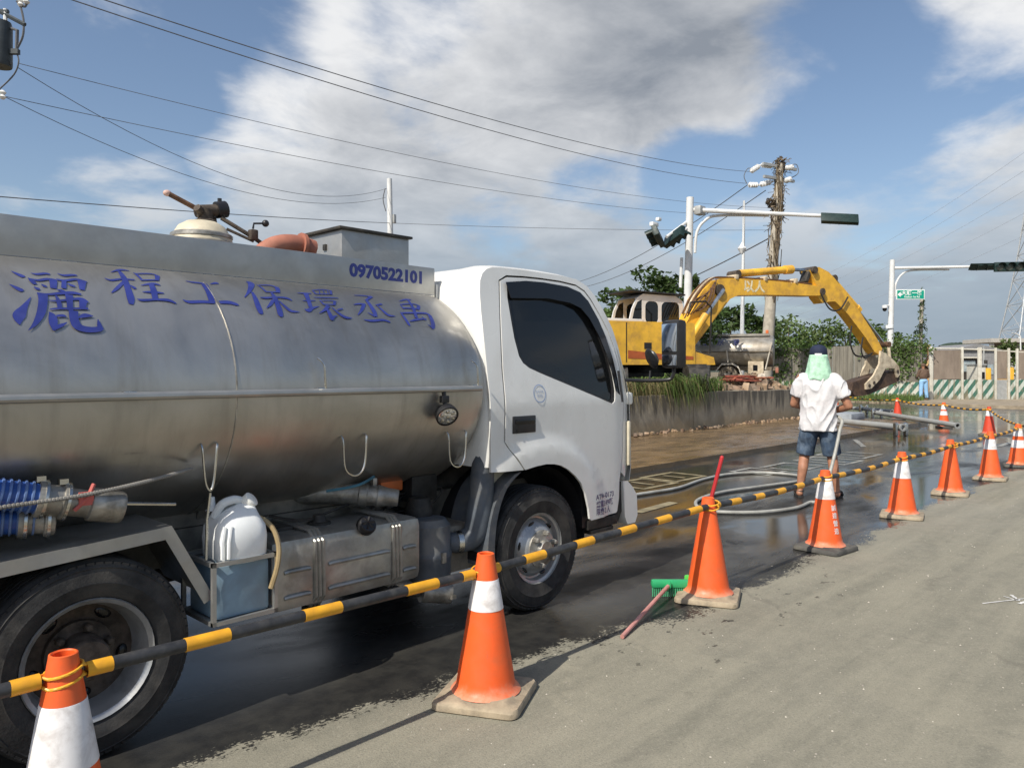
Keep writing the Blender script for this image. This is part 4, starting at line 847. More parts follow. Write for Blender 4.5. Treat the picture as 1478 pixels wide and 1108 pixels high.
# ================================================================ CONES AND BARS
def cone(x, y, rz, label, stripes, mat='cone_orange', base='cone_base', h=.665, text=None, group='traffic cones along the wet lane', tilt=0):
    o = thing('traffic_cone', label, 'traffic cone', (x, y, 0), rz, group)
    hh = h - .05; r0, r1 = .140, .038
    rad = lambda z: r0 + (r1 - r0) * ((z - .05) / (hh))
    mb = MB(); s_ = .20; k = .045; n = 6; out = []
    for cx, cy, a0 in ((s_ - k, s_ - k, 0), (-s_ + k, s_ - k, 90), (-s_ + k, -s_ + k, 180), (s_ - k, -s_ + k, 270)):
        for i in range(n + 1): a = R(a0 + 90 * i / n); out.append((cx + k * math.cos(a), cy + k * math.sin(a)))
    N_ = len(out); rr = random.Random(int(x * 97)); vs = []
    for sc, z in ((.96, .0), (1.0, .006), (1.0, .026), (.965, .036), (.80, .040), (.72, .050)):
        vs += [(px * sc, py * sc, z + (.004 * rr.random() if z > .02 else 0)) for px, py in out]
    mb.add(vs, [(i * N_ + j, i * N_ + (j + 1) % N_, (i + 1) * N_ + (j + 1) % N_, (i + 1) * N_ + j) for i in range(5) for j in range(N_)] + [tuple(range(N_)), tuple(5 * N_ + j for j in range(N_))])
    mb.build('cone_base', M[base], o, 40)
    mb = MB(); mb.lathe([(r0 + .022, .048), (r0 + .012, .058), (rad(.075), .075)] + [(rad(z), z) for z in [.1 + (h - .11) * i / 12 for i in range(13)]] + [(r1 + .001, h - .002), (r1 - .004, h), (r1 - .008, h - .004), (r1 - .004, h - .12)], n=36); bd = mb.build('cone_body', M[mat], o, 45)
    for z0, z1 in stripes:
        mb = MB(); mb.lathe([(rad(z0) + .0005, z0), (rad(z0) + .002, z0 + .002), (rad(z1) + .002, z1 - .002), (rad(z1) + .0005, z1)], n=36); mb.build('reflective_collar', M['cone_white'], bd, 45)
    if text:
        ang = R(-112) - rz
        for i, ch in enumerate(text):
            zc_ = .36 - i * .062
            def fn(a, b_, zc_=zc_):
                z = zc_ + b_; r_ = rad(z) + .0022; t_ = ang + a / r_; return Vector((r_ * math.cos(t_), r_ * math.sin(t_), z))
            lettering(ch, .052, fn, M['cone_white'], bd, 'cone_lettering', bold=.0006)
    return o
CY = -.65
cone(-2.83, CY, R(8), 'orange cone with wide scuffed white collar in front of the rear wheel', [(.335, .525)])
cone(-1.10, CY - .02, R(28), 'bright orange cone with one white collar beside the front wheel', [(.415, .55)])
cone(.99, CY + .02, R(24), 'plain orange cone without collar, with a broom leaning on it', [])
cone(2.90, CY, R(-6), 'orange cone with white lettering down its side and one white collar', [(.43, .60)], text='誠達營造', base='cone_base_dark')
cone(4.90, CY, R(14), 'orange one-collar cone on the dry edge, next beyond the lettered cone', [(.40, .575)])
cone(6.83, CY + .03, R(10), 'faded plain orange cone without collar between two collared cones', [], text=None)
cone(8.62, CY - .02, R(6), 'orange cone with one white collar just before the two-collar cones', [(.42, .56)])
cone(10.55, CY, R(12), 'orange cone with two white collars holding the last bar of the row', [(.30, .42), (.48, .60)], base='cone_base_dark')
cone(10.95, CY - .22, R(12), 'orange two-collar cone tucked tight behind the other two-collar cone', [(.30, .42), (.48, .60)], base='cone_base_dark')
cone(16.96, 1.07, R(5), 'red orange cone with one collar on wet road near the ground pipes', [(.45, .57)], mat='cone_red', base='cone_base_dark')
cone(18.87, 2.5, R(15), 'orange cone with two white collars standing behind the pipe on wet road', [(.33, .44), (.48, .60)], base='cone_base_dark')
cone(21.7, 4.5, R(5), 'dark red cone by the end of the pipes, below the digger bucket', [(.56, .60)], mat='cone_red', base='cone_base_dark')

def barrier(a, b_, label, bands, r=.021, za=.6, zb=.6, sag=0, group='striped bars between cones'):
    """hollow striped bar hung between two cone tops by yellow loops"""
    a = Vector((a[0], a[1], za)); b_ = Vector((b_[0], b_[1], zb)); d = b_ - a; L = d.length; dn = d.normalized()
    o = thing('barrier_bar', label, 'barrier bar', (a.x, a.y, 0), 0, group); off = Vector((a.x, a.y, 0))
    g = .062; pt = lambda t_: a + d * t_ - Vector((0, 0, sag * 4 * t_ * (1 - t_))) - off
    t0, t1 = g / L, 1 - g / L
    mb = MB(); mb.tube([pt(t0 + (t1 - t0) * i / 12) for i in range(13)], r, 14); bar = mb.build('bar', M['bar_black'], o)
    for c0, c1 in bands:
        u0, u1 = t0 + (t1 - t0) * c0, t0 + (t1 - t0) * c1; mb = MB(); mb.tube([pt(u0 + (u1 - u0) * i / 3) for i in range(4)], r + .0018, 14); mb.build('yellow_band', M['bar_yellow'], bar)
    for q, sg in ((pt(0), 1), (pt(1), -1)):
        side_ = Vector((-dn.y, dn.x, 0)).normalized(); rad = .052
        for dz in (.017, -.014):
            pth = [q + dn * sg * g * 1.05 + Vector((0, 0, dz * .8))] + [q + dn * sg * rad * math.cos(t_) + side_ * rad * math.sin(t_) + Vector((0, 0, dz + .012 * sg * math.cos(t_))) for t_ in [R(30 + 300 * k / 14) for k in range(15)]] + [q + dn * sg * g * 1.05 + Vector((0, 0, dz * .8))]
            mb = MB(); mb.tube(pth, .0045, 6); mb.build('loop', M['loop_yellow'], o)
    return o
full = lambda n, w_: [(0, .03)] + [((i + .5) / n - w_ / 2, (i + .5) / n + w_ / 2) for i in range(n)] + [(.97, 1)]
CX_ = [-2.83, -1.10, .99, 2.90, 4.90, 6.83, 8.62, 10.55]; CZ = [.598, .575, .612, .605, .60, .60, .60, .60]
names = ['black bar with two yellow bands passing in front of the rear wheel', 'black and yellow bar crossing in front of the front wheel', 'striped bar from the plain cone to the lettered cone, past the hose', 'striped bar just beyond the lettered cone, by the barefoot legs', 'striped bar ending at the faded plain cone', 'striped bar beyond the faded plain cone', 'striped bar ending at the two-collar cones']
barrier((-4.6, CY), (-2.83, CY), 'black bar with yellow tip leading away behind the scuffed cone', [(.4, .47), (.955, 1)], za=.60, zb=.598)
for i in range(7):
    b_ = [(0, .045), (.185, .28), (.46, .56), (.76, .865), (.955, 1)] if i == 0 else [(0, .02), (.11, .185), (.31, .385), (.51, .585), (.70, .775), (.885, .96)]
    barrier((CX_[i], CY), (CX_[i + 1], CY), names[i], b_, za=CZ[i], zb=CZ[i + 1], sag=.0 if i < 2 else .02)
barrier((11.0, CY - .2), (16.96, 1.07), 'sagging striped bar chain reaching from the end cones to the red cone', full(14, .03), za=.6, zb=.6, sag=.10)
barrier((16.96, 1.07), (18.87, 2.5), 'striped bar from the red cone to the cone behind the pipe', full(7, .06), sag=.05)
barrier((18.87, 2.5), (21.7, 4.5), 'striped bar reaching the dark red cone', full(9, .05), sag=.06)
barrier((21.7, 4.5), (26.5, 8.2), 'striped bar running on toward the striped hoarding', full(12, .04), sag=.08)
cone(26.5, 8.2, 0, 'small far cone in front of the hoarding below the bucket', [(.45, .58)], base='cone_base_dark')

# ================================================================ BROOM AND SQUEEGEE
pm('stick_red', (.42, .022, .025), .35, var=.1); pm('stick_pink', (.50, .24, .21), .5, var=.15, dirt=(.35, .12, .1), da=.5, ds=20); pm('green_plastic', (.03, .36, .14), .4, var=.08); pm('lime_plastic', (.10, .50, .08), .4, var=.08); pm('bristle', (.05, .30, .14), .8)
sb = at(994, 846, 5.19); st0 = at(1042, 660, 5.26); sq = thing('floor_squeegee', 'red handled squeegee with lime head leaning against the plain cone', 'squeegee', (sb.x, sb.y, 0))
mb = MB(); top = st0 - Vector((sb.x, sb.y, 0)); mb.tube([(0, 0, .05), top * .5 + Vector((0, 0, .025)), top], .0135, 10); mb.ell(top, (.014, .014, .014), 8, 6); mb.build('handle', M['stick_red'], sq)
mb = MB(); mb.box((.0, .0, .045), (.045, .24, .04), rot=Matrix.Rotation(HEAD + R(12), 3, 'Z'), bev=.008); mb.box((0, 0, .08), (.04, .05, .06), bev=.01); mb.build('head', M['lime_plastic'], sq)
hb = at(968, 846, 5.08); br = thing('push_broom', 'broom with faded pink stick and green head lying before the plain cone', 'broom', (hb.x, hb.y, 0))
hd = Vector((0, 0, .085)); tail = Vector((-.037 - hb.x, -.672 - hb.y, .014))
mb = MB(); mb.tube([hd, tail], .0125, 10); mb.build('handle', M['stick_pink'], br)
mb = MB(); q_ = Matrix.Rotation(HEAD, 3, 'Z'); mb.box(hd, (.055, .26, .05), rot=q_, bev=.016); mb.tube([hd, hd + (tail - hd).normalized() * .06], .02, 10); hdm = mb.build('head', M['green_plastic'], br)
mb = MB()
for i in range(20):
    for j in range(3):
        p = hd + q_ @ Vector(((j - 1) * .016, (i - 9.5) * .0125, -.02)); mb.tube([p, p + Vector((.006 * (j - 1), 0, -.062))], .004, 4)
mb.build('bristles', M['bristle'], hdm, 0, kind='stuff')

# ================================================================ PERSON
pm('skin', (.36, .17, .10), .5, var=.12, vs=14, bump=.03); pm('denim', (.032, .056, .095), .85, var=.35, vs=9, bump=.35, bs=60, dirt=(.17, .22, .28), da=.6, ds=7); pm('sandal', (.03, .028, .026), .7)
pm('cap_navy', (.012, .018, .045), .8, var=.15, bump=.1, bs=200); pm('mint_cloth', (.40, .64, .46), .8, var=.18, vs=16, bump=.9, bs=16); pm('cap_logo', (.7, .7, .7), .6)
pm('shirt', (.64, .63, .63), .85, var=.04, vs=5, bump=.9, bs=10, dirt=(.52, .45, .44), da=.5, ds=3.2)
MAN = thing('person', 'person in white T-shirt, denim shorts and cap with mint neck flap hosing the road', 'person', (5.50, .45, 0), R(21))
F_ = Vector
lf, rf = F_((-.02, .205, 0)), F_((.03, -.20, 0))
LH, RH = F_((.28, .07, 1.04)), F_((.24, -.09, .99))           # hands on the hose, in front
LE, RE = F_((.05, .275, 1.10)), F_((-.02, -.33, 1.085))
LS, RS = F_((0, .185, 1.405)), F_((0, -.185, 1.405))
mb = MB()
for s_, ft, kn in ((1, lf, F_((.03, .155, .49))), (-1, rf, F_((.045, -.15, .49)))):
    hip = F_((0, .095 * s_, .90)); an = ft + F_((-.03, 0, .085))
    mb.capsule(hip, .092, kn, .060, 14); mb.capsule(kn, .060, kn + (an - kn) * .38 + F_((-.022, 0, 0)), .058, 14); mb.capsule(kn + (an - kn) * .38 + F_((-.022, 0, 0)), .058, an, .036, 14)
    yaw = R(10 * s_); fd = F_((math.cos(yaw), math.sin(yaw), 0))
    mb.capsule(an + F_((-.02, 0, -.035)), .040, ft + fd * .10 + F_((0, 0, .052)), .034, 12); mb.capsule(ft + fd * .10 + F_((0, 0, .048)), .036, ft + fd * .165 + F_((0, 0, .038)), .024, 12)
    for k in range(5): mb.capsule(ft + fd * .15 + F_((-fd.y, fd.x, 0)) * (k - 2) * .017 + F_((0, 0, .034)), .013, ft + fd * (.20 - .008 * abs(k - (1 if s_ < 0 else 3))) + F_((-fd.y, fd.x, 0)) * (k - 2) * .019 + F_((0, 0, .030)), .010, 8)
mb.ell((0, 0, .93), (.115, .165, .13), 16, 10); mb.ell((0, 0, 1.10), (.115, .155, .18), 16, 10); mb.ell((.0, 0, 1.28), (.12, .175, .17), 16, 10); mb.capsule(LS, .066, RS, .066)
mb.capsule((-.005, 0, 1.42), .062, (.025, 0, 1.55), .056)
for S_, E_, H_, s_ in ((LS, LE, LH, 1), (RS, RE, RH, -1)):
    mb.capsule(S_, .066, E_, .046, 14); mid = E_ + (H_ - E_) * .3; mb.capsule(E_, .044, mid, .046, 14); mb.capsule(mid, .046, H_ + (E_ - H_).normalized() * .06, .029, 14)
    wd = (H_ - E_).normalized(); mb.ell(H_ - wd * .01, (.045, .030, .042), 10, 8, rot=wd.to_track_quat('X', 'Z').to_matrix())
HC = F_((.045, 0, 1.645)); mb.ell(HC, (.100, .079, .118), 18, 14); mb.ell(HC + F_((.035, 0, -.055)), (.068, .060, .068), 14, 10)
mb.capsule(HC + F_((.098, 0, .005)), .011, HC + F_((.112, 0, -.028)), .016, 8)
for s_ in (1, -1): mb.ell(HC + F_((-.005, .080 * s_, -.012)), (.022, .011, .034), 10, 8)
body = organic('body', mb, M['skin'], MAN, .009, 4)
# fingers closed round the hose
hose_dir = F_((.9, .25, .12)).normalized()
for H_, s_ in ((LH, 1), (RH, -1)):
    for k in range(4):
        c_ = H_ + hose_dir * (k - 1.5) * .019; r_ = .026 + .003 * (k in (1, 2)); nrm = F_((0, 0, 1)); sd = hose_dir.cross(nrm).normalized(); pth = [c_ + r_ * (math.cos(R(a)) * sd * s_ * -1 + math.sin(R(a)) * nrm) for a in range(-60, 200 + 12 * (k in (1, 2)), 28)]
        mb = MB(); mb.tube(pth, [.0092 - .0004 * i for i in range(len(pth))], 8); mb.build('finger', M['skin'], MAN, 60)
    mb = MB(); mb.tube([H_ + F_((-.02, -.022 * s_, .012)), H_ + hose_dir * .02 + F_((0, -.012 * s_, .034)), H_ + hose_dir * .048 + F_((0, .006 * s_, .034))], [.012, .011, .008], 8); mb.build('thumb', M['skin'], MAN, 60)
def folds(amp, sc, vert=.35):
    return lambda p: p + F_((p.x, p.y, 0)).normalized() * amp * mnoise.fractal(F_((p.x * sc, p.y * sc, p.z * sc * vert + 5)), 1, 2, 4)
mb = MB(); N_ = 28; rings = [(.79, .158, .212, .0), (.86, .156, .210, 0), (.95, .150, .200, 0), (1.05, .146, .196, 0), (1.15, .146, .200, 0), (1.25, .150, .212, 0), (1.33, .146, .220, 0), (1.40, .125, .205, 0), (1.445, .095, .15, .0), (1.475, .075, .085, .0)]
vs = [(cx + a * math.cos(2 * math.pi * k / N_), b_ * math.sin(2 * math.pi * k / N_), z) for z, a, b_, cx in rings for k in range(N_)]
mb.add(vs, [(i * N_ + k, i * N_ + (k + 1) % N_, (i + 1) * N_ + (k + 1) % N_, (i + 1) * N_ + k) for i in range(len(rings) - 1) for k in range(N_)] + [tuple(range(N_)), tuple((len(rings) - 1) * N_ + k for k in range(N_))])
for S_, E_, s_ in ((LS, LE, 1), (RS, RE, -1)):
    d_ = (E_ - S_); mb.capsule(S_ + F_((0, -.02 * s_, -.01)), .085, S_ + d_ * .30, .088, 16); mb.lathe([(.085, 0), (.092, .5), (.090, 1)], S_ + d_ * .25, d_ * 1, 18, caps=True) if False else mb.tube([S_ + d_ * .2, S_ + d_ * .50, S_ + d_ * .68], [.085, .088, .086], 18)
def shirtfold(p):
    a = mnoise.fractal(F_((p.x * 7, p.y * 7, p.z * 2.2)), 1, 2, 5); q = F_((p.x * 5, p.y * 9 + p.z * 3, p.z * 3.2 - abs(p.y) * 5)); a += 1.5 * (1 - abs(mnoise.noise(q)) * 2) ** 3 - .4; b_ = math.sin(p.y * 34 + 7 * mnoise.noise(p * 4) + p.z * 6) * max(0.1, 1.25 - p.z) * .017
    return p + F_((p.x, p.y, 0)).normalized() * (.013 * a + b_)
organic('t_shirt', mb, M['shirt'], MAN, .010, 5, shirtfold)
mb = MB(); mb.ell((0, 0, .85), (.128, .178, .10), 18, 10)
for s_, kn in ((1, F_((.03, .155, .49))), (-1, F_((.045, -.15, .49)))):
    hip = F_((0, .092 * s_, .86)); d_ = kn - hip; mb.tube([hip, hip + d_ * .35, hip + d_ * .7, hip + d_ * .96], [.108, .108, .102, .100], 18)
organic('denim_shorts', mb, M['denim'], MAN, .010, 4, folds(.012, 8))
# cap, logo opening, neck flap
mb = MB(); pr = [(.104, -.005), (.108, .02), (.107, .05), (.098, .085), (.075, .112), (.04, .127), (.001, .130)]; mb.lathe(pr, (0, 0, 0), n=24); mb.lathe([(.012, .127), (.01, .137), (.001, .139)], n=10)
mb.v = [(HC.x + x * 1.06 - .008, y * .93, HC.z + .035 + z - .12 * x * 0) for x, y, z in mb.v]; cap = mb.build('cap', M['cap_navy'], MAN, 50)
mb = MB(); br_ = [(HC.x + .075, y) for y in (-.085, -.05, 0, .05, .085)] + [(HC.x + .15, .065), (HC.x + .185, .03), (HC.x + .19, 0), (HC.x + .185, -.03), (HC.x + .15, -.065)]; mb.slab(br_, 'z', HC.z + .028, HC.z + .036); mb.build('cap_peak', M['cap_navy'], cap, 30)
mb = MB(); mb.add([(HC.x - .008 - .118 * math.cos(a), .104 * math.sin(a), HC.z + z) for a in [R(k) for k in range(-22, 23, 11)] for z in (.036, .060 - .0)], [(2 * i, 2 * i + 1, 2 * i + 3, 2 * i + 2) for i in range(4)]); mb.build('cap_strap_opening', M['cap_logo'], cap, 60)
mb = MB(); cols = 30; rows = 12
for j in range(rows + 1):
    t_ = j / rows; z = HC.z + .045 - .30 * t_
    for k in range(cols + 1):
        a = R(-118 + 236 * k / cols); w_ = 1 + .62 * t_ + .05 * math.sin(a * 9 + 2) * t_ ; r_x = .112 * (1 + .35 * t_); r_y = .100 * w_
        mb.v.append((HC.x - .01 - r_x * math.cos(a) - .015 * t_, r_y * math.sin(a), z + .012 * math.sin(a * 5) * t_))
mb.f = [(j * (cols + 1) + k, j * (cols + 1) + k + 1, (j + 1) * (cols + 1) + k + 1, (j + 1) * (cols + 1) + k) for j in range(rows) for k in range(cols)]
fl = mb.build('neck_flap', M['mint_cloth'], MAN, 60); so_ = fl.modifiers.new('t', 'SOLIDIFY'); so_.thickness = .004
for s_, ft in ((1, lf), (-1, rf)):
    yaw = R(10 * s_); rt = Matrix.Rotation(yaw, 3, 'Z'); mb = MB(); out = [(-.075, -.032), (-.09, 0), (-.075, .032), (-.02, .036), (.06, .044), (.14, .047), (.20, .036), (.215, 0), (.2, -.036), (.14, -.045), (.06, -.040), (-.02, -.035)]
    mb.prism(out, lambda p: rt @ F_((p[0], p[1], .002)) + ft, lambda p: rt @ F_((p[0], p[1], .022)) + ft); sd_ = mb.build('sandal', M['sandal'], MAN, 30)
    for x_ in (.08, .125):
        mb = MB(); pts = [rt @ F_((x_ + .02 * (k % 2), .048 * math.cos(R(a)), .018 + .058 * math.sin(R(a)))) + ft for k, a in enumerate(range(0, 181, 20))]; mb.tube(pts, .008, 6); mb.build('strap', M['sandal'], sd_, 60)
    mb = MB(); pts = [rt @ F_((-.08 * math.cos(R(a)) - .0, .043 * math.sin(R(a)), .075)) + ft for a in range(-90, 91, 20)]; mb.tube(pts, .007, 6); mb.build('heel_strap', M['sandal'], sd_, 60)

# ================================================================ HOSE
pm('hose_grey', (.33, .33, .30), .45, var=.12, vs=9, dirt=(.18, .16, .13), da=.4)
mr = Matrix.Rotation(R(21), 3, 'Z'); man0 = F_((5.50, .45, 0)); ww = lambda v: mr @ F_(v) + man0
hp = [(1.0, 1.3, .30), (1.5, 1.7, .1), (2.6, 2.1, .022), (3.94, 2.05, .022), (4.33, 2.01, .022), (4.89, 1.97, .022), (5.75, 2.12, .022), (6.5, 2.12, .022), (6.97, 1.85, .022), (7.03, 1.37, .022), (6.6, 1.12, .022), (5.73, 1.26, .022), (4.95, 1.40, .022), (4.2, 1.31, .022), (3.74, 1.0, .022), (3.74, .76, .022), (4.02, .46, .022), (4.5, .30, .022), (4.95, .33, .022), tuple(at(1180, 722, 8.52)), tuple(at(1194, 695, 8.65)), tuple(at(1205, 655, 8.78)), tuple(at(1212, 622, 8.88)), tuple(ww((-.02, -.25, .93))), tuple(RH and ww(RH)), tuple(ww((RH + LH) / 2)), tuple(ww(LH)), tuple(ww(LH + hose_dir * .3))]
hz = thing('water_hose', 'pale grey water hose looping over wet road up to the hosing person', 'hose', (3.94, 2.05, 0)); off = F_((3.94, 2.05, 0))
mb = MB(); mb.tube([p - off for p in smoothpath(hp, 8)], .020, 10); mb.build('hose_body', M['hose_grey'], hz, 60)
mb = MB(); nz = ww(LH + hose_dir * .3) - off; nd = mr @ hose_dir; mb.lathe([(.022, 0), (.026, .03), (.02, .06), (.014, .16), (.012, .16)], nz, nd, 12); mb.build('nozzle', M['alloy'], hz)

# ================================================================ PIPES LYING ON THE ROAD
pm('pipe_grey', (.33, .34, .33), .5, metal=.2, var=.1, vs=3, dirt=(.25, .23, .19), da=.4)
def groundpipe(a, b_, r, label, brackets):
    o = thing('steel_pipe', label, 'pipe', (a[0], a[1], 0), 0, None); A_ = F_((0, 0, a[2])); B_ = F_((b_[0] - a[0], b_[1] - a[1], b_[2])); d = (B_ - A_).normalized()
    mb = MB(); mb.tube([A_, B_], r, 14, caps=False); mb.build('tube', M['pipe_grey'], o)
    for e_, sg in ((A_, -1), (B_, 1)):
        mb = MB(); mb.lathe([(r, 0), (r + .015, 0), (r + .015, .03), (r * .7, .03), (r * .7, -.1)], e_, d * sg, 14); mb.build('end_collar', M['pipe_grey'], o)
    for t_ in brackets:
        c_ = A_ + (B_ - A_) * t_; mb = MB(); sd = d.cross(F_((0, 0, 1))).normalized()
        for s_ in (1, -1):
            p_ = F_((c_.x, c_.y, 0)) + sd * s_ * (r + .06); mb.box(p_ + F_((0, 0, .15)), (.10, .07, .30), rot=Matrix.Rotation(math.atan2(d.y, d.x), 3, 'Z'), bev=.02); mb.tube([p_ + F_((0, 0, .29)), c_ + F_((0, 0, -r * .2))], .04, 6)
        mb.build('support_bracket', M['bright_steel'], o)
groundpipe((17.4, 5.6, .20), (15.3, 2.45, .20), .075, 'grey steel pipe raised on a white bracket near the standing person', [.985])
groundpipe((21.6, 5.15, .20), (17.8, 1.93, .14), .068, 'grey steel pipe with capped end stretching past the two-collar cone', [.04])
groundpipe((25.2, 7.6, .16), (23.4, 5.2, .16), .06, 'thin pale pipe lying farthest back on the wet road', [.5])
mb = MB(); mb.box((19.4, 5.3, .14), (1.1, .9, .28), bev=.08); mb.build('covered_bundle', pm('grey_tarp', (.28, .31, .34), .6, var=.2, vs=3, bump=.5, bs=6), None, 40, label='low grey bundle on the wet road behind the pipes', cat='bundle')
for i, (x, y, c_) in enumerate(((18.0, 5.0, 'yellow'), (17.2, 4.6, 'pink'))):
    pass

# ================================================================ ROAD MARKINGS
pm('mark_white', (.30, .295, .26), .35, var=.2, vs=9, dirt=(.06, .055, .045), da=1, ds=3.5); pm('mark_yellow', (.29, .25, .15), .35, var=.2, vs=9, dirt=(.08, .065, .04), da=1, ds=3.5)
def outline_mark(pts, w_, mat, z=.004, name='road_marking'):
    mb = MB(); P_ = [F_((p[0], p[1], 0)) for p in pts]; n = len(P_)
    for i in range(n):
        a, b_ = P_[i], P_[(i + 1) % n]; d = (b_ - a).normalized(); s_ = F_((-d.y, d.x, 0)) * w_ / 2; a2, b2 = a - d * w_ / 2, b_ - d * w_ / 2
        zz = z + .0004 * (i % 4); mb.add([a2 - s_ + F_((0, 0, zz)), b2 - s_ + F_((0, 0, zz)), b2 + s_ + F_((0, 0, zz)), a2 + s_ + F_((0, 0, zz))], [(0, 1, 2, 3)])
    return mb
k = 0
mk = random.Random(2)
for (x0, x1, y0, y1, mt) in ((3.0, 4.3, 2.55, 2.95, 'mark_yellow'), (4.6, 5.35, 2.3, 2.85, 'mark_yellow'), (5.45, 6.2, 2.35, 2.9, 'mark_yellow'), (6.9, 7.5, 1.75, 2.3, 'mark_white'), (7.7, 8.5, 1.6, 2.2, 'mark_white'), (8.9, 9.7, 1.4, 2.2, 'mark_white'), (10.0, 10.9, 1.5, 2.3, 'mark_white')):
    mb = outline_mark([(x0, y0), (x1, y0), (x1, y1), (x0, y1)], .075, mt)
    for t_ in mk.choice(((.5,), (), (.4,), (.33, .66))):
        xx = x0 + (x1 - x0) * t_; mb.add([(xx - .035, y0 + .1, .0062), (xx + .035, y0 + .1, .0062), (xx + .035, y1 - .1, .0062), (xx - .035, y1 - .1, .0062)], [(0, 1, 2, 3)])
    mb.build('road_marking', M[mt], None, 0, recalc=False, kind='structure')
for (a, b_, w_, mt) in (((3.2, 1.45), (4.0, 1.5), .12, 'mark_yellow'), ((7.2, .95), (8.6, .9), .10, 'mark_white'), ((12.6, 1.0), (13.4, .95), .09, 'mark_white'), ((12.1, 2.2), (13.6, 2.9), .1, 'mark_white'), ((14, .3), (15.4, .32), .1, 'mark_white')):
    a, b_ = F_((*a, .0045)), F_((*b_, .0045)); d = (b_ - a).normalized(); s_ = F_((-d.y, d.x, 0)) * w_ / 2; mb = MB(); mb.add([a - s_, b_ - s_, b_ + s_, a + s_], [(0, 1, 2, 3)]); mb.build('road_marking', M[mt], None, 0, recalc=False, kind='structure')
# white survey cross sprayed on the dry asphalt
pm('spray_white', (.62, .61, .58), .7, var=.1)
mb = MB()
for (a, b_, w_) in (((2.10, -1.97), (2.62, -2.26), .016), ((2.33, -2.13), (2.45, -2.06), .02), ((2.26, -2.14), (2.34, -2.17), .03), ((2.38, -2.03), (2.33, -2.12), .014)):
    a, b_ = F_((*a, .004)), F_((*b_, .004)); d = (b_ - a).normalized(); s_ = F_((-d.y, d.x, 0)) * w_ / 2; n_ = 10
    vs = []
    for i in range(n_ + 1): c_ = a + (b_ - a) * i / n_; q = rng.uniform(.5, 1.3); vs += [c_ - s_ * q, c_ + s_ * q]
    mb.add(vs, [(2 * i, 2 * i + 2, 2 * i + 3, 2 * i + 1) for i in range(n_)])
mb.build('sprayed_mark', M['spray_white'], None, 0, recalc=False, kind='structure')
# loose grit on the dry lane
pm('grit', (.36, .33, .28), .9, var=.2, island=.35)
mb = MB(); gr = random.Random(3)
for i in range(2600):
    x, y = gr.uniform(-3.2, 9), gr.uniform(-5.5, -.5); s_ = gr.uniform(.002, .0065) * (1 if gr.random() < .97 else 1.8); h = s_ * .7
    if gr.random() > mnoise.noise(F_((x * .9, y * 1.6, 2))) + .75: continue
    c_ = F_((x, y, .0)); a = gr.uniform(0, 6.3); vs = [c_ + F_((s_ * math.cos(a + t_) * gr.uniform(.7, 1.2), s_ * math.sin(a + t_) * gr.uniform(.7, 1.2), .0)) for t_ in (0, 1.6, 3.1, 4.7)] + [c_ + F_((0, 0, h))]
    mb.add(vs, [(0, 1, 4), (1, 2, 4), (2, 3, 4), (3, 0, 4)])
mb.build('grit', M['grit'], None, 0, kind='stuff', label='loose pale grit scattered on the dry asphalt', cat='grit')

# ================================================================ LOW WALL, GRASS, RUBBLE
def rough_box(x0, x1, y0, y1, z0, z1, step, amp, seed):
    mb = MB(); nx = max(1, int((x1 - x0) / step)); nz = max(1, int((z1 - z0) / step)); ny = max(1, int((y1 - y0) / step))
    bm = bmesh.new(); bmesh.ops.create_cube(bm, size=1)
    for v in bm.verts: v.co = F_((x0 + (v.co.x + .5) * (x1 - x0), y0 + (v.co.y + .5) * (y1 - y0), z0 + (v.co.z + .5) * (z1 - z0)))
    for ax, a, b_, n in ((0, x0, x1, nx), (1, y0, y1, ny), (2, z0, z1, nz)):
        for i in range(1, n):
            co = [0, 0, 0]; co[ax] = a + (b_ - a) * i / n; no = [0, 0, 0]; no[ax] = 1
            bmesh.ops.bisect_plane(bm, geom=bm.verts[:] + bm.edges[:] + bm.faces[:], plane_co=co, plane_no=no, dist=1e-5)
    for v in bm.verts:
        q = v.co * 2.2 + F_((seed, 0, 0)); d_ = F_((mnoise.fractal(q, 1, 2, 4), mnoise.fractal(q + F_((9, 0, 0)), 1, 2, 4), mnoise.fractal(q + F_((0, 9, 0)), 1, 2, 4))); v.co += d_ * amp
    m = bpy.data.meshes.new('rough'); bm.to_mesh(m); bm.free(); return m
def wall_mat():
    m = bpy.data.materials.new('wall_concrete'); m.use_nodes = True; t = NT(m.node_tree); b = t.n['Principled BSDF']
    tcn = t.node('ShaderNodeTexCoord'); o = tcn.outputs['Object']; sp = t.node('ShaderNodeSeparateXYZ'); t.put(sp.inputs[0], o)
    drip = t.noise(t.scalev(o, (2.2, 1, .18)), 2.5, 7, .65, .2); n1 = t.noise(o, 2.2, 6, .6)
    c = t.mix(t.ss(n1, .3, .7), (.27, .235, .175, 1), (.40, .345, .255, 1))
    c = t.mix(t.ss(t.math('ADD', drip, t.ss(sp.outputs[2], .15, .95, -.10, .16)), .50, .68, 0, .75), c, (.06, .055, .045, 1))
    c = t.mix(t.ss(t.math('ADD', sp.outputs[2], t.math('MULTIPLY', n1, .35)), .62, .30, 0, .65), c, (.32, .235, .13, 1))
    t.put(b.inputs['Base Color'], c); b.inputs['Roughness'].default_value = .8
    bn = t.node('ShaderNodeBump'); bn.inputs['Strength'].default_value = .4; bn.inputs['Distance'].default_value = .02; t.put(bn.inputs['Height'], t.noise(o, 14, 6, .65)); t.l.new(bn.outputs[0], b.inputs['Normal'])
    return m
M['wall'] = wall_mat()
x = -14.0; wi = 0
cw = thing('concrete_wall', 'low stained concrete retaining wall along the muddy pavement', 'wall', (8, 6.65, 0))
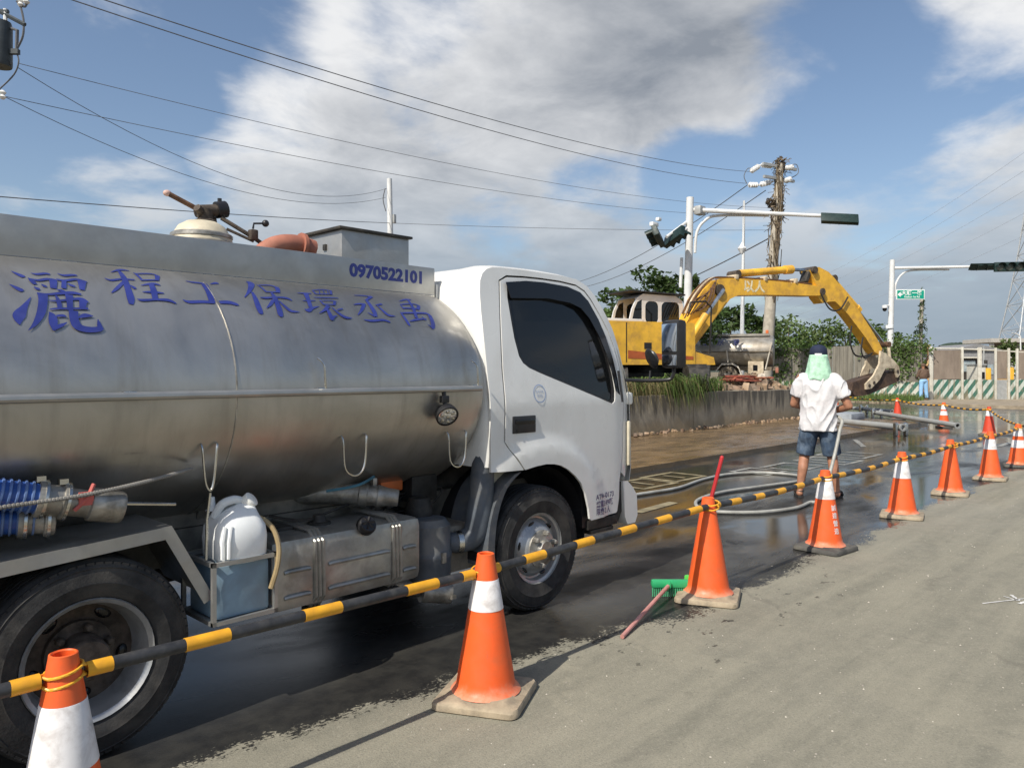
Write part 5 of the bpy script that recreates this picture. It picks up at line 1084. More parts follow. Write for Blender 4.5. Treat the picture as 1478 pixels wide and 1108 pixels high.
while x < 19.5:
    L_ = 3.0 if x < 16.5 else 19.7 - x
    o = link('wall_section', rough_box(x - 8 + .012, x + L_ - 8 - .012, -.15, .17, -.02, .95 + .02 * math.sin(x * 3), .25, .020, wi), M['wall'], cw, 40); x += L_; wi += 1
for q in range(2):
    pass
pm('grass_green', (.11, .17, .04), .7, var=.3, vs=3, island=.4, leafy=.3); pm('grass_dry', (.24, .20, .09), .8, var=.3, island=.35, leafy=.3)
def grass(name, n, box, hmin, hmax, lean, mat, seed, label, droop=.5, dens=None):
    r_ = random.Random(seed); mb = MB()
    for _ in range(n):
        x, y = r_.uniform(box[0], box[1]), r_.uniform(box[2], box[3])
        if dens and r_.random() > dens(x): continue
        h = r_.uniform(hmin, hmax); a = r_.uniform(0, 6.28); d_ = F_((math.cos(a), math.sin(a), 0)) * r_.uniform(.1, .6) * h + F_(lean) * h; w_ = r_.uniform(.006, .014); s_ = F_((-d_.y, d_.x, 0)).normalized() * w_
        b0 = F_((x, y, box[4])); p1 = b0 + d_ * .35 + F_((0, 0, h * .75)); p2 = b0 + d_ * .8 + F_((0, 0, h * (.9 - .2 * droop))); p3 = b0 + d_ * 1.3 + F_((0, 0, h * (.75 - droop)))
        mb.add([b0 - s_, b0 + s_, p1 - s_, p1 + s_, p2 - s_ * .7, p2 + s_ * .7, p3], [(0, 1, 3, 2), (2, 3, 5, 4), (4, 5, 6)])
    o = mb.build(name, mat, None, 0, recalc=False, kind='stuff', label=label, cat='grass'); return o
grass('grass', 7000, (9.0, 14.9, 6.72, 7.9, .86), .22, .62, (0, -.22, 0), M['grass_green'], 5, 'tall green grass hanging over the low wall below the digger', .45, lambda x: max(0.02, 1.6 * mnoise.noise(F_((x * 1.7, 0, 4.3))) + .42))
grass('hanging_grass', 420, (11.6, 13.6, 6.45, 6.8, .86), .35, .8, (.1, -.42, 0), M['grass_green'], 6, 'long green blades trailing down the front of the wall', 1.25, lambda x: max(0, 1.4 * mnoise.noise(F_((x * 2.1, 7, 4))) + .5))
grass('dry_grass', 220, (9.0, 13.5, 6.62, 6.9, .90), .3, .6, (0, -.6, 0), M['grass_dry'], 8, 'dry straw coloured grass trailing down the wall face', 1.5)
grass('weeds', 2600, (0, 34, 7.8, 14, .86), .1, .35, (0, 0, 0), M['grass_green'], 9, 'scattered weeds on the raised plot behind the wall', .3, lambda x: max(0, mnoise.noise(F_((x * .6, 3, 4))) + .4))
# rubble heap beside the wall
pm('rubble', (.25, .17, .11), .9, var=.35, vs=3, bump=.4, bs=15, island=.45, dirt=(.35, .31, .25), da=.5, ds=2.5); pm('rubble_red', (.26, .08, .045), .9, var=.3, island=.3)
def chunk(mb, c, s, r_):
    vs = [F_(c) + F_((sx * s[0] * r_.uniform(.35, .6), sy * s[1] * r_.uniform(.35, .6), sz * s[2] * r_.uniform(.3, .6))) for sx in (-1, 1) for sy in (-1, 1) for sz in (-1, 1)]
    q = Matrix.Rotation(r_.uniform(0, 6.3), 3, 'Z') @ Matrix.Rotation(r_.uniform(-.6, .6), 3, 'X'); vs = [q @ (v - F_(c)) + F_(c) for v in vs]
    mb.add(vs, [(0, 1, 3, 2), (4, 6, 7, 5), (0, 4, 5, 1), (2, 3, 7, 6), (0, 2, 6, 4), (1, 5, 7, 3)])
mb = MB(); r_ = random.Random(4)
for i in range(260):
    x, y = r_.gauss(17.9, 1.0), r_.gauss(7.5, .33); y = max(6.9, y); h = max(0, .42 * math.exp(-((x - 17.9) / 1.2) ** 2 - ((y - 7.5) / .5) ** 2)); chunk(mb, (x, y, .9 + h * r_.uniform(.4, 1)), [r_.uniform(.08, .34) for _ in range(3)], r_)
mb.build('rubble_heap', M['rubble'], None, 0, kind='stuff', label='heap of brown rubble and broken planks behind the wall', cat='rubble')
mb = MB()
for i in range(14): x, y = r_.uniform(16.6, 19.4), r_.uniform(7.0, 8.0); chunk(mb, (x, y, 1.15 + .2 * r_.random()), (r_.uniform(.5, 1.1), .09, .05), r_)
mb.build('broken_planks', M['rubble_red'], None, 0, kind='stuff', label='reddish broken planks strewn over the rubble heap', cat='planks')
mb = MB(); mb.ell((18.1, 7.2, 1.18), (.26, .20, .22), 9, 6); mb.v = [tuple(F_(v) + F_((r_.uniform(-.04, .04), r_.uniform(-.04, .04), r_.uniform(-.04, .04)))) for v in mb.v]; mb.build('stone', pm('pale_stone', (.52, .46, .37), .85, var=.15, bump=.3, bs=10), None, 20, label='pale boulder sitting on top of the rubble heap', cat='stone')
mb = MB(); r_ = random.Random(14)
for i in range(130): x = r_.uniform(8, 21); y = 6.40 + r_.gauss(0, .07) - .12 * abs(mnoise.noise(F_((x, 2, 1)))); chunk(mb, (x, y, .10), [r_.uniform(.02, .10) for _ in range(3)], r_)
mb.build('gravel', M['rubble'], None, 0, kind='stuff', label='small stones gathered along the foot of the wall', cat='gravel')

# ================================================================ EXCAVATOR
pm('cat_yellow', (.80, .45, .045), .42, var=.10, vs=3, dirt=(.40, .22, .07), da=.65, ds=3.4, bump=.08); pm('cab_grey', (.62, .62, .61), .5, var=.05, dirt=(.42, .39, .34), da=.35); pm('dirty_cream', (.55, .47, .34), .7, var=.2, vs=6, bump=.2, bs=18, dirt=(.22, .15, .09), da=.6, ds=3.5); pm('breaker', (.075, .05, .038), .7, metal=.3, var=.3, bump=.2, dirt=(.2, .12, .07), da=.5, ds=4)
pm('decal_red', (.42, .10, .03), .6); pm('hydraulic', (.02, .02, .02), .5); pm('chrome', (.6, .6, .58), .2, metal=1)
EX = thing('excavator', 'yellow excavator with grey cab and breaker arm reaching over the wall', 'excavator', (14.2, 8.6, .86), math.atan2(-3, 7.8))
HB = [(-2.45, 1.0), (-2.5, 1.35), (-2.42, 1.75), (-2.28, 1.89), (.60, 1.90), (.62, .80), (-1.9, .79), (-2.3, .86)]
mb = MB(); mb.slab(HB, 'y', -1.22, .1); hs_ = mb.build('house', M['cat_yellow'], EX, 30)
mb = MB(); mb.slab([(x_, z_) for x_, z_ in HB], 'y', .1, 1.2); mb.build('house_far_side', M['cat_yellow'], EX, 30)
for x_ in (-1.55, -.45):
    mb = MB(); mb.box((x_, -1.222, 1.36), (.022, .012, 1.0)); mb.build('panel_gap', M['hydraulic'], hs_)
mb = MB(); mb.slab([(-1.5, .95), (-.5, .93), (.55, .93), (.55, 1.02), (-.3, 1.06), (-1.5, 1.16)], 'y', -1.226, -1.222); mb.build('stripe', M['decal_red'], hs_)
mb = MB(); mb.box((-.9, -1.226, 1.28), (.22, .008, .16)); mb.build('latch_plate', M['hydraulic'], hs_)
mb = MB(); mb.box((-1.5, -.1, 1.93), (1.3, 1.8, .09), bev=.02); mb.build('engine_hood', M['cab_grey'], EX)
mb = MB(); mb.slab([(.62, 1.15), (1.25, 1.0), (1.3, .8), (.62, .8)], 'y', -1.2, -.4); mb.build('tool_box', M['cat_yellow'], EX, 20)
CB = [(-.50, 1.9), (-.38, 2.35), (-.22, 2.66), (-.02, 2.78), (1.1, 2.76), (1.32, 2.64), (1.42, 2.2), (1.45, 1.3), (1.3, 1.0), (.62, 1.0), (-.45, 1.2)]
def rnd(px, pz, sx, sz, r_=.1, n=4):
    out = []
    for cx, cz, a0 in ((px + sx / 2 - r_, pz + sz / 2 - r_, 0), (px - sx / 2 + r_, pz + sz / 2 - r_, 90), (px - sx / 2 + r_, pz - sz / 2 + r_, 180), (px + sx / 2 - r_, pz - sz / 2 + r_, 270)): out += [(cx + r_ * math.cos(R(a0 + 90 * i / n)), cz + r_ * math.sin(R(a0 + 90 * i / n))) for i in range(n + 1)]
    return out
W1 = [(-.40, 1.96), (-.30, 2.36), (-.2, 2.55), (-.05, 2.62), (-.05, 1.96)]; W2 = rnd(.28, 2.27, .44, .62, .15); W3 = rnd(.92, 2.25, .62, .66, .15)
for y_ in (.25, 1.17):
    me = skin(CB, (W1, W2, W3), .3, lambda a, b_: F_((a, y_ - (.0), b_)), .05); cs = link('cab_side', me, M['cab_grey'], EX, 30)
    for W_ in (W1, W2, W3): link('cab_window', skin(W_, (), .5, lambda a, b_: F_((a, y_ + .012, b_)), .008), M['glass_black'], cs, 30)
mb = MB(); mb.add([(px_, y_, pz_) for px_, pz_ in CB for y_ in (.28, 1.19)], [(2 * i, 2 * i + 1, 2 * ((i + 1) % len(CB)) + 1, 2 * ((i + 1) % len(CB))) for i in range(len(CB)) if i not in (0, 1, 5)]); mb.build('cab_frame', M['cab_grey'], EX, 40)
mb = MB(); mb.box((.42, .7, 2.82), (1.9, 1.1, .04), rot=Matrix.Rotation(R(1.5), 3, 'Y'), bev=.01); mb.build('cab_roof_shade', M['hydraulic'], EX)
mb = MB(); mb.box((.2, .7, 2.1), (.35, .5, .75), bev=.12); mb.ell((.22, .7, 2.52), (.13, .14, .14)); mb.build('driver_seat', M['cat_yellow'], EX, 40)
mb = MB(); mb.tube([(1.2, -1.1, 1.1), (1.25, -1.1, 2.35), (1.05, -1.1, 2.5), (.55, -1.1, 2.45), (.5, -1.1, 2.2)], .025, 6); mb.build('handrail', M['hydraulic'], EX)
mb = MB(); mb.lathe([(.75, .5), (.75, .8)], (0, 0, 0), n=28, caps=True); mb.build('slew_ring', M['hydraulic'], EX)
UC = Matrix.Rotation(R(62), 3, 'Z')
for y_ in (-1.0, 1.0):
    mb = MB(); out = [(1.55 + .38 * math.cos(R(a)), .40 + .38 * math.sin(R(a))) for a in range(-90, 91, 15)] + [(-1.55 + .38 * math.cos(R(a)), .40 + .38 * math.sin(R(a))) for a in range(90, 271, 15)]; mb.slab(out, 'y', y_ - .24, y_ + .24); mb.v = [tuple(UC @ F_(v)) for v in mb.v]; tr = mb.build('track', M['dark_metal'], EX, 20)
    mb = MB()
    for k_ in range(24):
        for z_ in (.02, .79): mb.box((-1.55 + k_ * .135, y_, z_), (.1, .5, .04))
    mb.v = [tuple(UC @ F_(v)) for v in mb.v]; mb.build('track_pads', M['dark_metal'], tr, 0, kind='stuff')
mb = MB(); mb.box((0, 0, .45), (1.6, 1.5, .3), rot=UC, bev=.05); mb.build('under_frame', M['dark_metal'], EX)
BM = [(.95, 1.45), (1.12, 1.95), (1.5, 2.68), (1.72, 2.95), (2.0, 3.16), (2.3, 3.26), (2.63, 3.30), (4.07, 3.31), (5.74, 3.26), (6.2, 3.22), (6.36, 3.08), (6.2, 2.95), (5.89, 2.93), (4.07, 2.88), (2.95, 2.82), (2.66, 2.70), (2.25, 2.27), (1.75, 1.72), (1.4, 1.35), (1.1, 1.28)]
mb = MB(); mb.slab(BM, 'y', -.23, .23); bo = mb.build('boom', M['cat_yellow'], EX, 30)
lettering('以人', .36, lambda a, b_: F_((3.55 + a, -.234, 3.08 + b_)), pm('faded_white', (.78, .68, .45), .6, var=.2, vs=12), bo, 'boom_lettering', bold=.012, sx=1.15)
for k_, (dy, dz) in enumerate(((-.16, .05), (-.05, .06), (.08, .05))):
    mb = MB(); mb.tube(smoothpath([(1.2, dy, 2.25), (1.52, dy, 2.78), (2.05, dy, 3.25), (2.65, dy, 3.33), (4.05, dy, 3.345), (5.2, dy, 3.33), (5.9, dy, 3.28)]), .026, 6); mb.build('hydraulic_line', M['rust'] if k_ != 1 else M['dirty_cream'], bo)
for s_ in (2.9, 4.0, 5.2):
    mb = MB(); mb.box((s_, -.05, 3.35), (.10, .42, .14), bev=.02); mb.build('line_clamp', M['dirty_cream'], bo)
mb = MB()
for k_ in range(7):
    q = random.Random(k_); mb.tube(smoothpath([(1.0 + .1 * k_, -.27, 2.1 + .05 * k_), (1.3 + .1 * k_, -.32 - .03 * q.random(), 2.45 + .2 * q.random()), (1.75 + .06 * k_, -.28, 2.75 + .08 * k_)]), .02, 5)
mb.build('hose_bundle', M['rust'], bo)
mb = MB(); mb.tube([(2.25, -.30, 2.93), (2.25, .30, 2.93)], .17, 14); mb.build('boom_pin', M['hub_dark'], bo)
for y_ in (-.42, .42):
    mb = MB(); mb.tube([(.95, y_, 1.35), (1.62, y_, 2.2)], .105, 12); c_ = mb.build('boom_cylinder', M['cat_yellow'], EX); mb = MB(); mb.tube([(1.6, y_, 2.17), (2.25, y_, 2.93)], .055, 10); mb.build('piston_rod', M['chrome'], c_)
ST = [(5.82, 3.70), (5.98, 3.80), (6.2, 3.83), (6.6, 3.70), (6.85, 3.52), (7.1, 3.30), (8.0, 2.48), (8.75, 1.66), (8.98, 1.35), (8.85, 1.15), (8.62, 1.25), (8.24, 1.68), (7.42, 2.43), (6.88, 2.80), (6.6, 2.78), (6.35, 2.72), (6.15, 2.9), (6.1, 3.25)]
mb = MB(); mb.slab(ST, 'y', -.18, .18); st_ = mb.build('stick', M['cat_yellow'], EX, 30)
for px_, pz_ in ((6.27, 3.07), (5.95, 3.72)): mb = MB(); mb.tube([(px_, -.27, pz_), (px_, .27, pz_)], .11, 12); mb.build('stick_pin', M['hub_dark'], st_)
mb = MB(); mb.box((5.82, 0, 3.55), (.12, .3, .45), rot=Matrix.Rotation(R(25), 3, 'Y'), bev=.04); mb.build('stick_lug', M['dark_metal'], st_)
mb = MB(); mb.tube([(3.15, 0, 3.48), (5.05, 0, 3.70)], .11, 14); mb.tube([(4.95, 0, 3.69), (5.25, 0, 3.72)], .135, 14); c_ = mb.build('stick_cylinder', M['cat_yellow'], EX); mb = MB(); mb.tube([(5.2, 0, 3.715), (5.92, 0, 3.735)], .05, 10); mb.build('piston_rod', M['chrome'], c_)
mb = MB(); mb.tube([(3.0, -.2, 3.45), (3.0, .2, 3.45)], .11, 10); mb.build('cylinder_lug', M['hub_dark'], bo)
mb = MB(); mb.tube([(6.95, 0, 3.50), (8.05, 0, 2.62)], .10, 14); mb.tube([(8.0, 0, 2.66), (8.12, 0, 2.56)], .125, 14); c_ = mb.build('tool_cylinder', M['cat_yellow'], EX); mb = MB(); mb.tube([(8.1, 0, 2.58), (9.28, 0, 1.52)], .045, 10); mb.build('piston_rod', M['chrome'], c_)
mb = MB(); mb.tube([(6.92, -.15, 3.52), (6.92, .15, 3.52)], .12, 10); mb.build('cylinder_lug', M['hub_dark'], st_)
mb = MB(); mb.tube(smoothpath([(6.2, -.25, 3.0), (6.5, -.3, 2.55), (7.0, -.25, 2.55), (7.35, -.25, 2.95)]), .025, 6); mb.build('hose_loop', M['hydraulic'], st_)
mb = MB(); mb.tube(smoothpath([(7.55, -.22, 2.05), (7.45, -.25, 1.55), (7.65, -.25, 1.15), (8.1, -.22, 1.1), (8.5, -.2, 1.2)]), .026, 6); mb.tube(smoothpath([(8.05, -.22, 1.7), (7.95, -.24, 1.3), (8.1, -.24, 1.05), (8.4, -.22, 1.15)]), .026, 6); mb.build('hose_loop', M['hydraulic'], st_)
mb = MB(); mb.box((9.0, 0, 1.5), (.72, .22, .1), rot=Matrix.Rotation(R(4), 3, 'Y'), bev=.02); mb.tube([(9.3, -.2, 1.5), (9.3, .2, 1.5)], .09, 10); mb.build('link_arm', M['rust'], EX)
mb = MB(); mb.tube([(9.3, -.15, 1.5), (9.42, -.15, .62)], .05, 8); mb.tube([(9.3, .15, 1.5), (9.42, .15, .62)], .05, 8); mb.build('link_rod', M['dirty_cream'], EX)
BK = [(8.78, 1.28), (9.0, 1.2), (9.38, .98), (9.62, .78), (9.68, .52), (9.55, .42), (9.42, .72), (8.98, .72), (8.72, .35), (8.35, .08), (8.12, .05), (8.1, .22), (8.45, .48), (8.72, .85)]
for y_ in (-.26, .26):
    mb = MB(); mb.slab(BK, 'y', y_ - .035, y_ + .035); bk = mb.build('breaker_bracket', M['dirty_cream'], EX, 20)
    for px_, pz_ in ((8.25, .17), (8.46, .26), (9.55, .62)):
        mb = MB(); mb.tube([(px_, y_ - .05, pz_), (px_, y_ + .05, pz_)], .055, 10); mb.build('bracket_bolt', M['hub_dark'], bk)
mb = MB(); mb.slab([(7.55, .02), (7.62, .28), (8.1, .40), (8.7, .52), (9.65, .68), (9.78, .50), (9.7, .30), (9.0, .08), (8.3, -.12), (7.7, -.18)], 'y', -.22, .22); mb.build('breaker_body', M['breaker'], EX, 25)
mb = MB(); mb.tube([(7.6, 0, .05), (6.95, 0, -.16), (6.8, 0, -.21)], [.075, .07, .02], 10); mb.build('breaker_chisel', M['dark_metal'], EX)

# ================================================================ SECOND TANKER (behind the wall)
hdg = (-RGT * math.cos(R(20)) + FWD * math.sin(R(20))); p0 = at(1053, 535, 33)
T2 = thing('tanker_truck', 'dusty old water tanker parked behind the wall among rubble', 'truck', (p0.x, p0.y, .9), math.atan2(hdg.y, hdg.x))
pm('dusty_white', (.52, .48, .40), .6, var=.1, dirt=(.3, .24, .17), da=.6, ds=2); pm('dusty_tank', (.36, .34, .30), .5, metal=.6, var=.15, dirt=(.25, .20, .14), da=.6, ds=2); pm('dusty_metal', (.15, .125, .09), .8, var=.3, dirt=(.28, .22, .15), da=.6, ds=3)
# local +Y is the side the camera sees less; the seen side is whichever faces the camera
sgn2 = 1 if (Matrix.Rotation(math.atan2(hdg.y, hdg.x), 3, 'Z') @ F_((0, 1, 0))).dot(CAMP - p0) > 0 else -1
mb = MB(); pr = [(-1.85, .02), (-1.83, .85), (-1.78, .97), (-1.7, 1), (1.7, 1), (1.78, .96), (1.82, .5), (1.83, .02)]; NS = 36
mb.v = [(u, .9 * k * math.cos(2 * math.pi * a / NS), 1.42 + .68 * k * math.sin(2 * math.pi * a / NS)) for u, k in pr for a in range(NS)]
mb.f = [(i * NS + a, i * NS + (a + 1) % NS, (i + 1) * NS + (a + 1) % NS, (i + 1) * NS + a) for i in range(len(pr) - 1) for a in range(NS)]; tk2 = mb.build('tank', M['dusty_tank'], T2, 40)
mb = MB(); mb.tube([(-1.75, .93 * sgn2, 1.4), (1.7, .93 * sgn2, 1.4)], .025, 6); mb.build('side_rail', M['dusty_metal'], tk2)
for i, chh in enumerate('灑水工程'):
    lettering(chh, .30, lambda a, b_, i=i: F_((-.3 + .62 * i - a * sgn2 * -1 * (-1), sgn2 * (.9 * math.cos(math.asin(min(.99, (.36 + b_) / .68))) + .008), 1.78 + b_)), M['blue_paint'], tk2, 'lettering')
mb = MB(); mb.box((0, 0, 2.12), (3.3, .9, .1)); mb.build('walkway', M['dusty_tank'], T2)
mb = MB(); mb.box((-1.55, .3 * sgn2, 2.22), (.12, .12, .2), bev=.03); mb.build('beacon', M['orange_plastic'], T2)
mb = MB(); mb.slab([(1.95, .5), (1.95, 2.0), (2.1, 2.12), (2.9, 2.1), (3.3, 1.5), (3.35, .5)], 'y', -.88, .88); cb2 = mb.build('cab', M['dusty_white'], T2, 25)
mb = MB(); mb.box((2.5, .89 * sgn2, 1.7), (.7, .02, .5), bev=.01); mb.build('window', M['visor'], cb2)
for y_ in (-.45, .45):
    mb = MB(); mb.box((.6, y_, .7), (5.2, .08, .18)); mb.build('chassis_rail', M['dusty_metal'], T2)
for x_ in (0, 2.6):
    for y_ in (-1, 1):
        mb = MB(); mb.lathe([(.22, -.02), (.28, -.03), (.37, -.02), (.4, .04), (.4, .22), (.3, .26), (.2, .26)], (x_, y_ * .92, .40), (0, -y_, 0), 24); wh = mb.build('wheel', M['black_rubber'] if 0 else M['dusty_metal'], T2, 30)
        mb = MB(); mb.lathe([(.22, .0), (.18, .06), (.09, .06), (.08, .0), (.001, .0)], (x_, y_ * .92, .40), (0, -y_, 0), 20); mb.build('rim', M['dusty_white'], wh, 30)
        for k_ in range(5):
            a = 2 * math.pi * k_ / 5; mb = MB(); mb.tube([(x_ + .15 * math.cos(a), y_ * .90, .4 + .15 * math.sin(a)), (x_ + .15 * math.cos(a), y_ * .855, .4 + .15 * math.sin(a))], .04, 8); mb.build('vent_hole', M['visor'], wh)
ys = .93 * sgn2
mb = MB(); pth = [(-.62, .35), (-.42, .78), (-.2, .92), (.25, .92), (.5, .62)]
mb.add([q for px_, pz_ in pth for q in ((px_, ys, pz_), (px_, ys - .4 * sgn2, pz_), (px_, ys, pz_ - .07))], [(3 * i, 3 * i + 1, 3 * i + 4, 3 * i + 3) for i in range(4)] + [(3 * i, 3 * i + 3, 3 * i + 5, 3 * i + 2) for i in range(4)]); mb.build('mudguard', M['dusty_white'], T2, 20)
mb = MB(); mb.box((-1.12, .75 * sgn2, .72), (.62, .4, .55), bev=.03); bx2 = mb.build('pump_box', M['dirty_cream'], T2); mb = MB(); mb.box((-1.1, .955 * sgn2, .72), (.18, .012, .24)); mb.build('pump_opening', M['visor'], bx2)
mb = MB(); mb.tube([(.85, .8 * sgn2, .35), (.85, .8 * sgn2, .95)], .13, 12); mb.build('air_tank', M['dusty_tank'], T2)
mb = MB(); mb.box((1.45, .7 * sgn2, .55), (.7, .4, .35), bev=.04); mb.build('fuel_tank', M['dusty_white'], T2)
mb = MB(); mb.box((-1.95, 0, .62), (.12, 1.7, .22), bev=.02); mb.build('rear_bar', M['red_paint'], T2)
for qa, qb in (((-1.75, .90 * sgn2, 1.75), (-1.5, .97 * sgn2, .65)), ((.05, .95 * sgn2, 1.45), (.0, .95 * sgn2, .95))):
    mb = MB(); mb.tube([qa, qb], .03, 6); mb.build('hand_rod', M['dusty_white'], T2)
mb = MB(); mb.tube([F_((1.4 + .32 * math.cos(a), .97 * sgn2, 1.32 + .16 * math.sin(a))) for a in [2 * math.pi * k_ / 20 for k_ in range(20)]], .022, 6, closed=True); mb.build('coiled_hose', M['dusty_white'], T2)
pm('galv', (.40, .41, .40), .5, metal=.3, var=.1, dirt=(.3, .28, .24), da=.3)
mb = MB(); q0, q1 = at(985, 553, 27), at(1032, 553, 27); mb.tube([(q0.x, q0.y, 1.0), (q1.x, q1.y, 1.0)], .13, 12); mb.build('drain_pipe', M['galv'], None, 40, label='fat grey pipe lying on the plot between digger and old tanker', cat='pipe')

# ================================================================ HOARDING AND GATE
def hoarding_mat(name, stripes, top, pale):
    m = bpy.data.materials.new(name); m.use_nodes = True; t = NT(m.node_tree); b = t.n['Principled BSDF']
    tcn = t.node('ShaderNodeTexCoord'); o = tcn.outputs['Object']; sp = t.node('ShaderNodeSeparateXYZ'); t.put(sp.inputs[0], o)
    dia = t.math('FRACT', t.math('MULTIPLY', t.math('SUBTRACT', sp.outputs[0], t.math('MULTIPLY', sp.outputs[2], .75)), 2.3))
    st = t.mix(t.ss(dia, .48, .52), (.045, .15, .11, 1), (*pale, 1)); n2 = t.noise(t.scalev(o, (3, 1, .5)), 2.5, 6, .65, .2)
    st = t.mix(t.ss(t.math('ADD', n2, t.ss(sp.outputs[2], .5, .0, 0, .18)), .48, .66, 0, .8), st, (.24, .19, .12, 1))
    up = t.mix(t.ss(t.noise(t.scalev(o, (4, 1, .25)), 2, 6, .6), .3, .7), tuple(c * .65 for c in top) + (1,), tuple(c * 1.2 for c in top) + (1,))
    t.put(b.inputs['Base Color'], t.mix(t.ss(sp.outputs[2], stripes, stripes + .01), st, up)); b.inputs['Roughness'].default_value = .6; b.inputs['Metallic'].default_value = .1
    return m
M['hoard'] = hoarding_mat('hoarding_sheet', .95, (.20, .185, .15), (.55, .55, .48)); M['gate_low'] = hoarding_mat('gate_stripes', 9, (.2, .2, .2), (.52, .56, .50)); pm('gate_brown', (.235, .19, .15), .7, var=.12, vs=2, stretch=(1, 1, .3), dirt=(.13, .10, .08), da=.5, ds=3); pm('post_cream', (.60, .58, .50), .55, var=.08, dirt=(.34, .29, .22), da=.6)
def corr(mb, L_, z0, z1, amp=.022, pitch=.19, y=0):
    n = int(L_ / pitch) * 4; xs = [L_ * i / n for i in range(n + 1)]; o = [0, 1, 1, 0]
    vs = [(x_, y + amp * o[i % 4], z_) for i, x_ in enumerate(xs) for z_ in (z0, z1)]; mb.add(vs, [(2 * i, 2 * i + 2, 2 * i + 3, 2 * i + 1) for i in range(n)])
HA, HBp = at(1332, 580, 36.7), at(1115, 580, 41)
hd_ = (HA - HBp); hd_.z = 0; HL = hd_.length; ha = math.atan2(hd_.y, hd_.x)
HO = thing('site_hoarding', 'weathered corrugated metal hoarding with green and white stripes along its foot', 'fence', (HBp.x, HBp.y, .0), ha)
np_ = 7
for i in range(np_):
    mb = MB(); corr(mb, HL / np_ - .03, .04, 2.72 + .05 * math.sin(i * 5)); o = mb.build('sheet_panel', M['hoard'], HO, 0, recalc=False); o.location = (i * HL / np_, -.02 * (i % 2), 0)
    mb = MB(); mb.box((i * HL / np_, .06, 1.35), (.06, .06, 2.7)); mb.build('post', M['galv'], HO)
r_ = random.Random(77); mb = MB()
for s_, n_ in ((.06, 260), (.16, 200), (.30, 120), (.80, 180), (.90, 320), (.97, 260)):
    for k_ in range(5):
        c_ = F_((s_ * HL + r_.uniform(-.6, .6), -.05, 2.72 - r_.random() ** 2 * 1.5)); 
        for _ in range(n_ // 5):
            q = c_ + F_((r_.gauss(0, .33), r_.gauss(-.04, .08), r_.gauss(0, .24))); a = F_((r_.gauss(0, 1), r_.gauss(0, .6), r_.gauss(0, 1))).normalized(); b_ = a.cross(F_((r_.gauss(0, .4), 1, r_.gauss(0, .4)))).normalized(); z_ = r_.uniform(.05, .11); mb.add([q - a * z_, q + b_ * z_ * .5, q + a * z_, q - b_ * z_ * .5], [(0, 1, 2, 3)])
CREEP = mb
gd = RGT.copy(); G0 = at(1343, 580, 36.7)
GT = thing('site_gate', 'striped site gate with cream posts and brown upper panels', 'gate', (G0.x, G0.y, 0), math.atan2(gd.y, gd.x)); PXM = 36.7 / 1100
posts = [0, 45, 70, 93, 112, 124, 150, 180]
for i, p_ in enumerate(posts):
    mb = MB(); w_ = .17 if i in (0, 2) else .085; mb.box((p_ * PXM, -.05, 1.33), (w_, .10, 2.66 - .06 * i * .6), bev=.01); mb.build('post', M['post_cream'], GT)
for i in range(len(posts) - 1):
    x0, x1 = posts[i] * PXM + .06, posts[i + 1] * PXM - .06
    mb = MB(); mb.box(((x0 + x1) / 2, 0, .58), (x1 - x0, .05, .98)); mb.build('striped_panel', M['gate_low'] if i != 3 else M['galv'], GT, 0)
    if i in (0, 3, 5, 6):
        mb = MB(); mb.box(((x0 + x1) / 2, .0, 1.80), (x1 - x0, .04, 1.40)); mb.build('brown_panel', M['gate_brown'], GT, 0)
    mb = MB(); mb.tube([(x0 - .05, 0, 2.58 - .036 * i), (x1 + .05, 0, 2.56 - .036 * i)], .035, 6); mb.build('top_rail', M['post_cream'], GT)
# far pavement in front of the hoarding
mb = MB(); kp = [at(1200, 575, 36.5), at(1330, 588, 33.5), at(1400, 596, 31), at(1478, 600, 29.5), at(1700, 600, 27), at(1760, 580, 37), at(1470, 580, 37.5), at(1332, 580, 37.2), at(1110, 580, 41.5), at(1130, 575, 38)]
mb.slab([(p.x, p.y) for p in kp], 'z', .0, .13); mb.build('far_pavement', M['kerb'], None, 0, kind='structure')
grass('verge_weeds', 1100, (at(1290, 580, 35.6).x - 2.2, at(1290, 580, 35.6).x + 1.2, at(1290, 580, 35.6).y - 1.2, at(1290, 580, 35.6).y + 1.6, .12), .12, .4, (0, 0, 0), M['grass_green'], 21, 'low weeds growing at the foot of the striped hoarding', .3)
# machines and huts behind the gate
def hut(px0, px1, py0, py1, d, mat, name, label, cat, depth=2.0, extra=None):
    a, b_ = at(px0, py1, d), at(px1, py0, d); o = thing(name, label, cat, (a.x, a.y, 0), math.atan2(RGT.y, RGT.x)); W_ = (px1 - px0) * d / 1100
    mb = MB(); mb.box((W_ / 2, depth / 2, b_.z / 2), (W_, depth, b_.z), bev=.04); bd = mb.build('shell', mat, o); return o, W_, b_.z, bd
o, W_, Z_, bd = hut(1386, 1412, 517, 548, 44, M['dark_metal'], 'site_machine', 'dark site machine with glazed cabin behind the gate', 'machine')
mb = MB(); mb.box((W_ * .5, -.02, Z_ - .45), (W_ * .65, .04, .65), bev=.02); mb.build('window', pm('pane_grey', (.30, .36, .38), .15), o)
mb = MB(); mb.box((W_ * .5, .6, Z_ + .04), (W_ * 1.15, 1.6, .08)); mb.build('roof', M['post_cream'], o)
